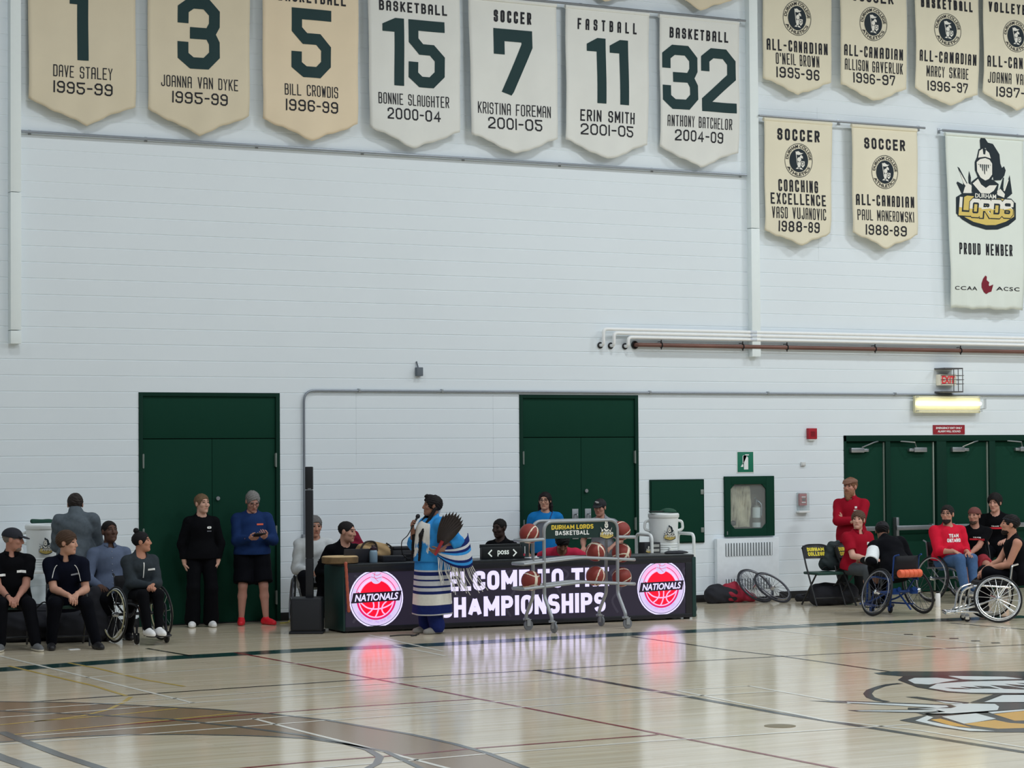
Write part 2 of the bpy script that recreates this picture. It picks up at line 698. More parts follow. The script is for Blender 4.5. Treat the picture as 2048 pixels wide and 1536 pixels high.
floor_line('court_line', [(1071, 1340), (1300, 1380), (1560, 1427), (2070, 1508)], .085, P_BLACK)
floor_line('court_line', [(1262, 1273), (1365, 1287), (1455, 1300), (1560, 1312), (1790, 1345)], .045, P_BLACK)
floor_line('court_line', [(294, 1297), (383, 1312)], .05, P_BLACK)
floor_line('court_line', [(1900, 1246), (2060, 1260)], .05, P_BLACK)
for a in ([(0, 1312), (386, 1406)], [(171, 1355), (700, 1320)], [(12, 1421), (185, 1409), (700, 1372), (1030, 1352)], [(0, 1435), (101, 1428), (289, 1414), (383, 1406), (700, 1384), (1300, 1348)],
          [(44, 1473), (393, 1447), (560, 1434), (700, 1423), (1300, 1384), (1498, 1372)], [(-10, 1490), (297, 1468), (639, 1442), (1300, 1397), (1552, 1383)], [(1498, 1372), (1651, 1399), (1700, 1408)],
          [(1353, 1381), (1655, 1441), (1838, 1461), (2060, 1497)], [(590, 1540), (836, 1520), (967, 1508.5), (1300, 1483), (1697, 1457), (1821, 1449)], [(506, 1437), (600, 1462), (774, 1505), (900, 1538)],
          [(1465, 1238), (1755, 1265), (1966, 1288.5)], [(1370, 1240), (1614, 1268), (1987, 1308), (2060, 1304)], [(1759, 1265), (2060, 1255)], [(737, 1270), (887, 1303)], [(788, 1291), (890, 1312)]):
    floor_line('court_line', a, .042, P_WHITE, .002)
for a in ([(470, 1305), (600, 1329), (850, 1377), (1300, 1464), (1680, 1538)], [(34, 1468), (424, 1435), (543, 1426), (700, 1414), (955, 1398)],
          [(480, 1537), (600, 1525.6), (740, 1515), (836, 1508), (962, 1496), (1300, 1471), (1316, 1469)]):
    floor_line('court_line', a, .042, P_RED, .0018)
for a in ([(-10, 1451), (100, 1440), (164, 1432), (215, 1420), (245, 1406), (262, 1394)], [(68, 1443), (232, 1430), (355, 1417)], [(20, 1470), (180, 1455), (355, 1438), (475, 1426)],
          [(17, 1332), (55, 1341), (188, 1372), (253, 1392)], [(137, 1326), (191, 1336), (290, 1360), (369, 1373)]):
    floor_line('court_line', a, .042, P_YEL, .0019)
floor_line('court_arc', outer_arc, .055, P_GREY, .0021)
floor_line('court_arc', [(-40, 1421), (0, 1422), (171, 1429), (342, 1439), (478, 1454), (608, 1471), (690, 1487), (737, 1500), (760, 1514), (754, 1527), (730, 1540)], .06, P_GREY, .0021)
floor_line('court_arc', inner_arc + key_arc[1:], .05, P_GREY, .0021)
floor_line('court_line', [(3, 1464), (44, 1481), (120, 1510), (215, 1541)], .09, P_GREY, .0022)
floor_line('court_line', [(-30, 1502), (0, 1514), (90, 1545)], .12, P_GREY, .0022)
for x, y in ((1817, 1269), (1862, 1273), (1908, 1277), (1951, 1282), (1991, 1286)):
    floor_line('court_dash', [(x - 9, y), (x + 9, y)], .1, P_BLACK, .002)


# the team crest painted on the boards at centre court, laid out from its own drawing
def lg(p):
    return [(1500 + x / 3.737, 1280 + y / 3.737) for x, y in p]


floor_patch('centre_crest_plume', [lg([(925, 247), (1080, 235), (1400, 237), (1650, 232), (2070, 237), (2070, 292), (1900, 270), (1750, 262), (1580, 270), (1300, 272), (1130, 272), (960, 258)])], P_TEAL, .0024)
floor_patch('centre_crest_black', [
    lg([(1105, 300), (1150, 270), (1560, 262), (2070, 270), (2070, 412), (1640, 402), (1470, 392), (1250, 355), (1190, 332)]),
    lg([(430, 455), (720, 457), (1500, 485), (1540, 505), (1380, 522), (1180, 520), (1180, 508), (1340, 505), (720, 473)]),
    lg([(725, 526), (1180, 522), (1400, 522), (1460, 540), (1300, 562), (1240, 545), (800, 536)]),
    lg([(1160, 427), (1250, 425), (1400, 446), (1640, 468), (1620, 484), (1540, 480), (1380, 458)]),
    lg([(1660, 476), (2070, 465), (2070, 525), (1740, 548), (1330, 566), (1300, 555)]),
    lg([(1115, 602), (1320, 560), (1700, 540), (2070, 516), (2070, 692), (1820, 690), (1640, 686), (1420, 655)]),
    lg([(1820, 408), (1880, 408), (1740, 470), (1640, 470)]),
    lg([(1880, 405), (2070, 405), (2070, 470), (1740, 470)])], P_INKY, .0027)
floor_line('centre_crest_arc', lg([(1125, 326), (1040, 334), (980, 347), (900, 376), (878, 402), (900, 430), (960, 452), (1025, 463)]), .075, P_INKY, .0024)
floor_patch('centre_crest_white', [
    lg([(1180, 302), (1230, 285), (1400, 284), (1560, 300), (1460, 315), (1340, 335), (1230, 328)]),
    lg([(1480, 270), (1600, 272), (1900, 276), (2040, 292), (1700, 300), (1590, 296)]),
    lg([(1335, 360), (1400, 328), (1640, 312), (2070, 304), (2070, 398), (1650, 396), (1480, 384)]),
    lg([(720, 464), (1470, 492), (1485, 503), (1400, 512), (1340, 505), (730, 471)]),
    lg([(1250, 515), (1500, 512), (1545, 500), (1500, 482), (1640, 478), (1830, 480), (1862, 500), (1850, 526), (1500, 552), (1330, 548), (1460, 540), (1400, 526)]),
    lg([(790, 529), (1390, 527), (1410, 536), (1250, 540), (820, 534)]),
    lg([(1890, 414), (2070, 412), (2070, 466), (1750, 466)]),
    lg([(1390, 456), (1580, 474), (1600, 480), (1460, 474)]),
    lg([(1235, 605), (1325, 568), (1370, 580), (1320, 606), (1560, 655), (1830, 682), (1640, 682), (1420, 648)]),
    lg([(1432, 574), (1690, 550), (1840, 590), (1690, 616), (1600, 628)]),
    lg([(1780, 540), (2070, 518), (2070, 528), (1810, 552)])], P_LOGO, .0030)
floor_patch('centre_crest_gold', [
    lg([(1350, 598), (1425, 590), (1660, 658), (1500, 642)]), lg([(1600, 630), (1700, 616), (1830, 600), (1940, 622), (2070, 630), (2070, 660), (1850, 666), (1720, 650)]),
    lg([(1820, 556), (2070, 530), (2070, 604), (1980, 606)])], P_GOLD, .0031)
floor_patch('centre_crest_visor', [lg(q) for q in (
    [(1450, 358), (1590, 361), (1650, 371), (1520, 369)], [(1570, 350), (1680, 355), (1750, 368), (1640, 366)], [(1670, 345), (1790, 349), (1870, 369), (1740, 365)],
    [(1790, 338), (1930, 345), (2070, 366), (2070, 374), (1900, 368)], [(1900, 330), (2070, 342), (2070, 357), (1990, 351)], [(1985, 322), (2070, 326), (2070, 336)])], P_INKY, .0033)
mb = MB()
c = Fl(1560, 1452)
mb.lathe([(.125, 0), (.125, .002), (.11, .004), (.0, .004)], 32, (c.x, c.y, 0))
o = mb.build('floor_socket_cover', mat('dull_brass', (112, 100, 74), .35, .6))
tag(recentre(o), 'small round brass socket cover set in the court floor', 'floor plate')


# ---- block wall with real joints, openings left for doors and the hose cabinet
def XZ(x, y, Y=WALL):
    p = Pw(x, y, Y)
    return p.x, p.z


D1 = (XZ(277, 786)[0], XZ(559.5, 900)[0], 2.955)
D2 = (XZ(1038, 790)[0], XZ(1276.5, 900)[0], 2.955)
D3 = (XZ(1687, 871)[0], XZ(1687, 871)[0] + 4.3, XZ(1687, 871)[1])
hx0, hz1 = XZ(1447, 953)
hx1, hz0 = XZ(1547, 1071)
HOSE = (hx0 + .03, hx1 - .03, hz0 + .03, hz1 - .03)
open_ = [(D1[0], D1[1], -1, D1[2]), (D2[0], D2[1], -1, D2[2]), (D3[0], D3[1], -1, D3[2]), (HOSE[0], HOSE[1], HOSE[2], HOSE[3])]
mb = MB()
xs = sorted({2.0, 34.0, *[v for o in open_ for v in o[:2]]})
ZTOP = 11.2
for x0, x1 in zip(xs, xs[1:]):
    spans = [(0, ZTOP)]
    for o in open_:
        if o[0] - 1e-6 <= x0 and x1 <= o[1] + 1e-6:
            ns = []
            for a, b in spans:
                if o[2] > a:
                    ns.append((a, o[2]))
                if o[3] < b:
                    ns.append((max(a, o[3]), b))
            spans = ns
    for a, b in spans:
        prof = [(0, a)]
        k = math.ceil((a - .155 + .03) / .2)
        while .155 + k * .2 < b - .03:
            z = .155 + k * .2
            dpt = .0055 if z < 5.4 else .0034
            prof += [(0, z - .008), (dpt, z - .004), (dpt, z + .003), (0, z + .007)]
            k += 1
        prof.append((0, b))
        o = len(mb.v)
        for d, z in prof:
            mb.v += [Vector((x0, WALL + d, z)), Vector((x1, WALL + d, z))]
        for i in range(len(prof) - 1):
            mb.f.append([o + 2 * i, o + 2 * i + 1, o + 2 * i + 3, o + 2 * i + 2])
            mb.m.append(0)
        # depth of the wall round an opening
        for z, s in ((a, 1), (b, -1)):
            mb.add([(x0, WALL, z), (x1, WALL, z), (x1, WALL + .26, z), (x0, WALL + .26, z)], [(0, 1, 2, 3)])
for o in open_:
    for x in o[:2]:
        z0 = max(0, o[2])
        mb.add([(x, WALL, z0), (x, WALL + .26, z0), (x, WALL + .26, o[3]), (x, WALL, o[3])], [(0, 1, 2, 3)])
mb.box(2, 34, WALL + .26, WALL + .34, 0, ZTOP)
wall = mb.build('wall_back', BLOCK, kind='structure', smooth=0, fixn=False)
# vertical control joints caulked in the block work
mb = MB()
for x, y0, y1 in ((712, 786, 930), (986, 790, 960), (1634, 215, 520)):
    a, b = Pw(x, y0), Pw(x, y1)
    mb.box(a.x - .002, a.x + .002, WALL - .0008, WALL + .004, b.z, a.z)
mb.build('trim_1', mat('joint_caulk', (176, 183, 188), .8), kind='structure', smooth=0)
# boxed-in risers
for n, (xl, xr, yb) in ((2, (21.5, 43, 687)), (3, (1505, 1522, 713))):
    a, b = Pw(xl, yb, WALL - .11), Pw(xr, yb, WALL - .11)
    mb = MB()
    zb = a.z
    for z0, z1 in ((zb, zb + .16), (zb + .168, zb + 1.86), (zb + 1.868, ZTOP)):
        mb.box(a.x, b.x, WALL - .11, WALL + .02, z0, z1, .006)
    mb.build('trim_%d' % n, mat('riser_paint', (192, 199, 204), .45, var=.02, gain=1.6), kind='structure')
# black rubber base along the foot of the wall
for n, (x0, x1) in enumerate(((2.0, D1[0]), (D1[1], D2[0]), (D2[1], D3[0]))):
    mb = MB()
    mb.box(x0, x1, WALL - .012, WALL + .01, 0, .105, .004)
    mb.build('baseboard_back_%d' % (n + 1), BLACK, kind='structure')


# ---- doors
def door_set(name, d, n, label, knob, pulls):
    x0, x1, zt = d
    root = bpy.data.objects.new(name, None)
    COL.objects.link(root)
    root['kind'] = 'structure'
    root['label'] = label
    root.location = (x0, WALL, 0)
    yf = .0
    w = x1 - x0
    zl = 2.36
    mb = MB()
    mb.box(0, .055, -.012, .16, 0, zt, .004)
    mb.box(w - .055, w, -.012, .16, 0, zt, .004)
    mb.box(.055, w - .055, -.012, .16, zt - .05, zt, .004)
    mb.build('door_frame', GREEN2, root)
    mb = MB()
    mb.box(.055, w - .055, .012, .08, zl + .01, zt - .05, .003)
    mb.build('transom_panel', GREEN, root)
    mid = w / 2 + .03
    for a, b, s in ((.058, mid - .003, 0), (mid + .003, w - .058, 1)):
        mb = MB()
        mb.box(a, b, .016, .07, .012, zl, .003)
        leaf = mb.build('door_leaf', GREEN, root)
        for z in (2.0, 1.06, .22):
            h = MB()
            xx = a if s == 0 else b
            h.box(xx - .012, xx + .012, -.016, .02, z, z + .17, .003)
            h.lathe([(.009, z - .006), (.009, z + .176)], 10, (xx, -.016, 0))
            h.build('hinge', mat('hinge_steel', (128, 136, 132), .4, .6), leaf)
        if pulls:
            h = MB()
            xc = b - .10 if s == 0 else a + .10
            h.box(xc - .05, xc + .05, .008, .018, .95, 1.37, .004)
            h.tube(fillet([(xc, .01, 1.02), (xc, -.05, 1.02), (xc, -.05, 1.30), (xc, .01, 1.30)], .03), .011, 8)
            h.build('pull_handle', STEEL, leaf)
    if knob:
        h = MB()
        h.lathe([(.026, .016), (.026, .004), (.014, -.002), (.012, -.02), (.02, -.03), (.018, -.042), (.003, -.045)], 16, (mid + .07, 0, knob), 'y')
        h.build('knob', STEEL, root)
    mb = MB()
    mb.box(0, w, -.01, .2, -.005, .012, .003)
    mb.build('threshold', BLACK, root)
    mb = MB()
    mb.box(.02, w - .02, .16, .2, 0, zt)
    mb.build('door_backing', GREEN2, root)
    return root


door_set('door_1', D1, 1, 'green double door behind the two people standing at its foot', 1.60, False)
door_set('door_2', D2, 2, 'green double door behind the lit scoring table', 1.62, True)

x0, x1, zt = D3
root = bpy.data.objects.new('door_3', None)
COL.objects.link(root)
root['kind'] = 'structure'
root['label'] = 'bank of green emergency exit doors with push bars'
root.location = (0, WALL, 0)
X = lambda px: Pw(px, 880).x
mb = MB()
mb.box(x0, x1, -.01, .2, zt - .09, zt, .004)
mb.box(x0, x0 + .045, -.01, .2, 0, zt, .004)
mb.box(x1 - .05, x1, -.01, .2, 0, zt, .004)
for a, b in ((1771, 1780), (1873, 1892), (1978, 1990)):
    mb.box(X(a), X(b), -.005, .14, 0, zt - .085, .004)
mb.build('door_frame', GREEN2, root)
mb = MB()
mb.box(x0, x1, .2, .25, 0, zt)
mb.build('door_backing', GREEN2, root)
for i, (a, b, flip) in enumerate(((1690, 1769, 0), (1781, 1868, 1), (1893, 1976, 0), (1991, 2078, 1))):
    xa, xb = X(a), X(b)
    mb = MB()
    mb.box(xa, xb, .05, .1, .012, zt - .1, .003)
    leaf = mb.build('door_leaf', GREEN, root)
    mb = MB()
    mb.box(xb + .002, xb + .022, .03, .1, .02, zt - .1, .002)
    mb.build('edge_strip', mat('aluminium_strip', (138, 150, 140), .4, .5), leaf)
    mb = MB()
    s = -1 if flip else 1
    c0 = xa + .11 if not flip else xb - .14
    mb.box(c0, c0 + s * .24, -.01, .05, zt - .255, zt - .185, .008)
    mb.box(c0 + s * .24, c0 + s * .33, .0, .05, zt - .245, zt - .2, .008)
    mb.tube([(c0 + s * .2, .0, zt - .18), (c0 + s * .32, -.12, zt - .11), (c0 + s * .5, .0, zt - .09)], .010, 6)
    mb.build('door_closer', STEEL, leaf)
    mb = MB()
    zb = .985
    mb.box(xa + .06, xa + .11, -.045, .05, zb - .12, zb + .16 if i % 2 else zb + .05, .006)
    mb.box(xb - .09, xb - .05, -.045, .05, zb - .05, zb + .05, .006)
    mb.box(xa + .06, xb - .05, -.055, -.015, zb - .035, zb + .035, .01)
    mb.build('push_bar', STEEL, leaf)

# ---- pipes and conduits on the wall
for i, (xp, yp) in enumerate(((1207, 658), (1228, 666), (1256.5, 674.5))):
    Y = WALL - .10
    a = Pw(xp, 690 + i, Y)
    b = Pw(xp, yp, Y)
    o = Pw(2200, yp, Y)
    mb = MB()
    mb.tube(fillet([(a.x, WALL - .002, a.z), (a.x, Y, a.z), (b.x, Y, b.z), (o.x + 1.5, Y, b.z)], .055, 6), .0235, 14)
    pipe = mb.build('water_pipe', WHITEP)
    tag(pipe, ['uppermost of three white water pipes turning down into the wall', 'middle of three white water pipes turning down into the wall', 'lowest white water pipe just above the copper pipe'][i], 'pipe', 'white water pipes on the back wall')
    mb = MB()
    mb.ring((a.x, WALL - .0125, a.z), (0, 1, 0), .036, .010, 20, 8)
    mb.build('wall_collar', BLACK, pipe)
    mb = MB()
    xx = Pw(1510, 660, Y).x
    mb.tube([(xx - .09, Y, b.z), (xx + .02, Y, b.z)], .0255, 14)
    mb.build('coupling', mat('grey_coupling', (176, 181, 188), .4), pipe)
Y = WALL - .10
a = Pw(1276, 689.5, Y)
mb = MB()
mb.tube(fillet([(a.x, WALL - .002, a.z), (a.x, Y, a.z), (a.x + 9, Y, a.z)], .05, 6), .03, 16)
cop = mb.build('copper_pipe', mat('dull_copper', (104, 74, 66), .45, .35, var=.45, scale=1.6, gain=1.25))
tag(cop, 'dull copper pipe running below the white water pipes', 'pipe')
mb = MB()
mb.ring((a.x, WALL - .0165, a.z), (0, 1, 0), .045, .014, 20, 8)
mb.build('wall_collar', BLACK, cop)
for px in (1322.6, 1485.5, 1574, 1750, 1921):
    x = Pw(px, 690, Y).x
    mb = MB()
    mb.ring((x, Y, a.z), (1, 0, 0), .034, .009, 18, 6)
    mb.rod((x, Y, a.z + .03), (x, Y, a.z + .075), .008)
    mb.rod((x, Y, a.z - .03), (x, Y, a.z - .06), .008)
    mb.rod((x, Y, a.z + .05), (x, WALL - .008, a.z + .05), .006)
    mb.build('pipe_clamp', BLACK, cop)

Y = WALL - .03
p = [Pw(609, 1072, Y), Pw(609, 781, Y)]
z = Pw(1080, 783.8, Y).z
mb = MB()
mb.tube(fillet([(p[0].x, Y, p[0].z), (p[0].x, Y, z), (p[0].x + 12.6, Y, z)], .16, 8), .0155, 10)
con = mb.build('electrical_conduit', mat('conduit_grey', (120, 126, 134), .4, .5))
tag(con, 'long thin grey conduit bending over from the column loudspeaker across the wall', 'conduit')
for px in (718, 884, 1300, 1536, 1790):
    x = Pw(px, 784, Y).x
    mb = MB()
    mb.box(x - .014, x + .014, Y - .02, WALL - .003, z - .02, z + .028, .004)
    mb.build('conduit_strap', STEEL, con)
mb = MB()
mb.box(p[0].x - .035, p[0].x + .035, Y - .03, WALL - .003, p[0].z - .14, p[0].z + .02, .006)
mb.build('junction_box', mat('box_grey', (110, 114, 120), .5), con)

Y = WALL - .05
a, b = Pw(42, 256, Y), Pw(1493, 348.5, Y)
mb = MB()
mb.tube([(a.x, Y, a.z - .04), (b.x, Y, a.z - .04)], .019, 10)
o = mb.build('hanging_rail', mat('rail_grey', (126, 132, 140), .4, .4))
tag(o, 'long bare grey rail fixed to the wall below the numbered pennants', 'rail')
for k in range(8):
    x = a.x + .12 + k * (b.x - a.x - .2) / 7
    mb = MB()
    mb.rod((x, Y, a.z - .04), (x, WALL - .006, a.z - .04), .012)
    mb.box(x - .02, x + .02, WALL - .010, WALL - .002, a.z - .075, a.z - .01, .003)
    mb.build('rail_bracket', STEEL, o)

# ---- small fittings on the wall
a, b = Pw(834.5, 734.5, WALL - .07), Pw(846.5, 752, WALL - .07)
t = thing('wall_outlet', 'small grey double outlet box high on the bare wall', 'outlet', (a.x, WALL, b.z))
w, h = b.x - a.x, a.z - b.z
mb = MB()
mb.box(0, w, -.07, 0, 0, h, .006)
mb.rod((w * .35, -.03, h), (w * .2, -.01, h + .08), .010)
mb.build('box', mat('outlet_grey', (82, 90, 98), .5), t)
for k in (.3, .7):
    mb = MB()
    mb.lathe([(.018, -.071), (.018, -.074), (.003, -.075)], 14, (w * .55, 0, h * k), 'y')
    mb.build('socket', INK, t)

# exit sign in its guard, emergency light, warning sign
YS = WALL - .10
a, b = Pw(1880, 748.5, YS), Pw(1913, 771, YS)
t = thing('exit_sign', 'red lettered exit sign in a wire guard above the emergency light', 'sign', (a.x, WALL, b.z))
w, h = b.x - a.x, a.z - b.z
mb = MB()
mb.box(0, w, -.10, 0, 0, h, .006)
mb.build('sign_box', mat('sign_cream', (205, 200, 186), .5), t)
V, Fc = font_text('EXIT', h * .74, .035, width=w * .80)
mb = MB()
mb.add([(w / 2 + v[0], -.102, h / 2 + v[1]) for v in V], Fc)
mb.build('lettering', mat('exit_red', (190, 50, 56), .5, emit=(200, 40, 48), estr=.35), t, smooth=0)
mb = MB()
for zz in (h + .075, -.11):
    mb.box(-.03, w, -.26, 0, zz, zz + .02, .004)
for k in range(3):
    x = w * (.45 + .27 * k)
    mb.rod((x, -.25, -.1), (x, -.25, h + .08), .006)
for k in range(3):
    zz = h * (.12 + .38 * k)
    mb.tube(fillet([(.02, 0, zz), (.02, -.25, zz), (w + .03, -.25, zz), (w + .03, 0, zz)], .02), .005, 6)
mb.build('wire_guard', mat('guard_grey', (76, 76, 78), .5, .4), t)

YS = WALL - .09
a, b = Pw(1829, 790, YS), Pw(1960, 826, YS)
t = thing('emergency_light', 'lit fluorescent wall light above the emergency exit doors', 'light', (a.x, WALL, b.z))
w, h = b.x - a.x, a.z - b.z
mb = MB()
mb.box(0, w, -.10, -.05, 0, h - .012, .008)
mb.box(.1, w - .1, -.06, -.004, .02, h - .05, .004)
mb.build('housing', mat('fixture_cream', (206, 202, 168), .5, gain=1.2), t)
mb = MB()
mb.tube([(.03, -.145, h * .52), (w - .03, -.145, h * .52)], .026, 12)
mb.rod((.03, -.145, h * .52), (.03, -.09, h * .52), .02)
mb.rod((w - .03, -.145, h * .52), (w - .03, -.09, h * .52), .02)
mb.build('tube', mat('lit_tube', (255, 250, 235), .4, emit=(255, 248, 215), estr=5.0), t)
mb = MB()
for x in (.02, w - .02):
    for zz in (.03, h - .03):
        mb.rod((x, -.06, zz), (x, -.17, zz), .007)
for zz in (.03, h - .03):
    mb.rod((.02, -.17, zz), (w - .02, -.17, zz), .004)
for k in range(3):
    mb.tube([(w + .02 + .02 * k, -.02, h * .2), (w + .02 + .02 * k, -.16, h * .25), (w + .02 + .02 * k, -.16, h * .8)], .004, 6)
mb.build('wire_guard', STEEL, t)

a, b = Pw(1867, 850, WALL - .02), Pw(1930.5, 868.5, WALL - .02)
t = thing('warning_sign', 'small red plate with white warning lettering over the emergency doors', 'sign', (a.x, WALL, b.z))
w, h = b.x - a.x, a.z - b.z
mb = MB()
mb.box(0, w, -.012, 0, 0, h, .003)
mb.build('plate', mat('sign_red', (126, 24, 36), .5), t)
mb = MB()
for s, k, ww in (('EMERGENCY EXIT ONLY', .68, .82), ('ALARM WILL SOUND', .32, .72)):
    V, Fc = font_text(s, h * .22, .03, width=w * ww)
    mb.add([(w / 2 + v[0], -.0135, h * k + v[1]) for v in V], Fc)
mb.build('lettering', WHITE, t, smooth=0)

# fire fittings
a, b = Pw(1617.5, 856.5, WALL - .06), Pw(1634.5, 878, WALL - .06)
t = thing('fire_alarm', 'dark red fire alarm sounder on the wall left of the exit doors', 'alarm', (a.x, WALL, b.z))
w, h = b.x - a.x, a.z - b.z
mb = MB()
mb.box(0, w, -.06, 0, 0, h, .006)
mb.build('housing', RED, t)
mb = MB()
for k in range(5):
    mb.box(w * .25, w * .75, -.064, -.06, h * (.25 + .1 * k), h * (.30 + .1 * k))
mb.lathe([(.012, -.06), (.012, -.066), (.002, -.067)], 10, (w * .22, 0, h * .5), 'y')
mb.build('grille', mat('grille_red', (104, 16, 30), .5), t)
mb = MB()
mb.box(.01, w - .01, -.05, 0, -.02, 0, .004)
mb.build('back_plate', WHITE, t)

a, b = Pw(1475, 904, WALL - .01), Pw(1507, 944, WALL - .01)
t = thing('extinguisher_sign', 'green square sign with a white extinguisher picture', 'sign', (a.x, WALL, b.z))
w, h = b.x - a.x, a.z - b.z
mb = MB()
mb.box(-.012, w + .012, -.006, 0, -.012, h + .012, .002)
mb.build('backing_plate', WHITE, t)
mb = MB()
mb.box(0, w, -.009, 0, 0, h, .001)
mb.build('face', mat('sign_green', (12, 96, 74), .5), t)
mb = MB()


def sg(poly, m=mb):
    m.prism([(x * w, z * h) for x, z in poly], -.0105, -.008)


sg([(.40, .13), (.67, .13), (.67, .72), (.60, .77), (.47, .77), (.40, .72)])
sg([(.48, .77), (.60, .77), (.60, .83), (.72, .83), (.72, .88), (.50, .88), (.36, .80), (.36, .40), (.32, .36), (.32, .78), (.36, .84), (.48, .82)])
sg([(.33, .45), (.36, .45), (.35, .26), (.20, .26)])
mb.build('pictogram', WHITE, t, smooth=0)

a, b = Pw(1603, 924, WALL - .03), Pw(1612, 932, WALL - .03)
mb = MB()
mb.box(a.x, b.x, WALL - .03, WALL, b.z, a.z, .008)
mb.box(a.x + .01, b.x - .01, WALL - .034, WALL - .03, b.z + .01, a.z - .012, .002)
tag(recentre(mb.build('wall_sensor', mat('sensor_grey', (176, 178, 178), .5))), 'tiny pale sensor on the wall above the alarm pull station', 'sensor')

a, b = Pw(1598, 985, WALL - .07), Pw(1619, 1021, WALL - .07)
t = thing('alarm_pull_station', 'red alarm pull station under a clear cover beside the exit doors', 'alarm', (a.x, WALL, b.z))
w, h = b.x - a.x, a.z - b.z
mb = MB()
mb.box(w * .18, w * .84, -.05, 0, h * .28, h * .93, .006)
pull = mb.build('pull_box', RED, t)
mb = MB()
mb.box(w * .32, w * .70, -.056, -.05, h * .72, h * .78)
mb.box(w * .32, w * .70, -.06, -.05, h * .42, h * .48, .002)
mb.lathe([(.014, -.05), (.014, -.058), (.002, -.058)], 12, (w * .55, 0, h * .45), 'y')
mb.build('handle', WHITE, pull)
mb = MB()
mb.box(w * .38, w * .68, -.056, -.05, h * .54, h * .66, .002)
mb.build('window', INK, pull)


def glass(name, tint=(.92, .96, .96), mixf=.82):
    m = bpy.data.materials.new(name)
    m.use_nodes = True
    nt = m.node_tree
    for n in list(nt.nodes):
        nt.nodes.remove(n)
    o = nt.nodes.new('ShaderNodeOutputMaterial')
    tr = nt.nodes.new('ShaderNodeBsdfTransparent')
    tr.inputs[0].default_value = (*tint, 1)
    gl = nt.nodes.new('ShaderNodeBsdfPrincipled')
    gl.inputs['Base Color'].default_value = (.75, .78, .78, 1)
    gl.inputs['Roughness'].default_value = .12
    mx = nt.nodes.new('ShaderNodeMixShader')
    mx.inputs[0].default_value = 1 - mixf
    nt.links.new(tr.outputs[0], mx.inputs[1])
    nt.links.new(gl.outputs[0], mx.inputs[2])
    nt.links.new(mx.outputs[0], o.inputs['Surface'])
    return m


CLEAR = glass('clear_cover', mixf=.72)
GLASS = glass('cabinet_glass', mixf=.88)
mb = MB()
mb.box(0, w, -.075, 0, 0, h, .012)
mb.build('clear_cover', CLEAR, t)
mb = MB()
mb.box(-.005, w + .005, -.08, 0, -.03, 0, .004)
mb.build('cover_base', WHITE, t)

# hose cabinet, hose and extinguisher
x0, x1, z0, z1 = HOSE
t = thing('hose_cabinet', 'green framed fire hose cabinet with a glass front', 'cabinet', ((x0 + x1) / 2, WALL, z0))
hw, hh = (x1 - x0) / 2, z1 - z0
wa, wb = Pw(1461, 969, WALL - .03), Pw(1533, 1056, WALL - .03)
cxm = (x0 + x1) / 2
wx0, wx1, wz0, wz1 = wa.x - cxm, wb.x - cxm, wb.z - z0, wa.z - z0
mb = MB()
E_ = .03
mb.box(-hw - E_, wx0, -.035, .01, -E_, hh + E_, .006)
mb.box(wx1, hw + E_, -.035, .01, -E_, hh + E_, .006)
mb.box(wx0, wx1, -.035, .01, -E_, wz0, .006)
mb.box(wx0, wx1, -.035, .01, wz1, hh + E_, .006)
for sx, x in ((1, wx0), (-1, wx1)):
    for sz, zz in ((1, wz0), (-1, wz1)):
        mb.prism([(x, zz), (x + sx * .07, zz), (x, zz + sz * .07)], -.03, .005)
mb.build('door_frame', GREEN, t)
mb = MB()
mb.box(-hw, hw, .19, .2, 0, hh)
mb.box(-hw, -hw + .01, .01, .2, 0, hh)
mb.box(hw - .01, hw, .01, .2, 0, hh)
mb.box(-hw, hw, .01, .2, 0, .01)
mb.box(-hw, hw, .01, .2, hh - .01, hh)
mb.build('box', mat('cabinet_beige', (134, 120, 104), .6), t)
mb = MB()
mb.box(wx0 - .01, wx1 + .01, -.012, -.006, wz0 - .01, wz1 + .01)
mb.build('glass_pane', GLASS, t)
mb = MB()
mb.lathe([(.014, -.035), (.014, -.05), (.002, -.052)], 12, (hw * .62, 0, hh + .005), 'y')
mb.box(-hw - .005, -hw + .01, -.04, -.034, .0, .05)
mb.build('latch', STEEL, t)
mb = MB()
for k in range(9):
    xx = wx0 + .06 + k * .042
    pts = [(xx + .004 * math.sin(k * 2.1 + j), .10 + .02 * math.sin(k + j * .6), wz0 + .02 + j * (wz1 - wz0 - .05) / 8) for j in range(9)]
    mb.tube(catmull(pts, 3), [.026 + .004 * math.sin(i * .9 + k) for i in range(25)], 8)
o = mb.build('fire_hose', mat('canvas_hose', (178, 164, 142), .85, var=.35, scale=9, bump=.004, gain=1.5))
o.location = t.location
o = tag(o, 'folded pale canvas fire hose hanging inside the glazed cabinet', 'hose')
mb = MB()
mb.tube([(wx0 + .03, .05, wz0 + .09), (wx0 + .11, .04, wz0 + .07)], [.02, .03], 10)
mb.ring((wx0 + .09, .04, wz0 + .08), (.4, 1, 0), .03, .012, 16, 6)
mb.build('nozzle', mat('dark_brass', (48, 42, 38), .4, .5), o)
ext = thing('fire_extinguisher', 'white labelled extinguisher standing inside the hose cabinet', 'extinguisher', (t.location.x + wx1 - .085, WALL + .10, z0 + wz0 - .12))
mb = MB()
mb.lathe([(.05, .12), (.062, .13), (.062, .40), (.05, .44), (.02, .46), (.018, .5)], 18)
mb.build('cylinder', mat('extinguisher_grey', (116, 112, 106), .35, .3), ext)
mb = MB()
mb.lathe([(.0635, .27), (.0635, .42)], 18)
mb.lathe([(.0635, .13), (.0635, .2)], 18)
mb.build('label_sleeve', WHITE, ext)
mb = MB()
mb.box(-.02, .02, -.02, .02, .49, .53, .004)
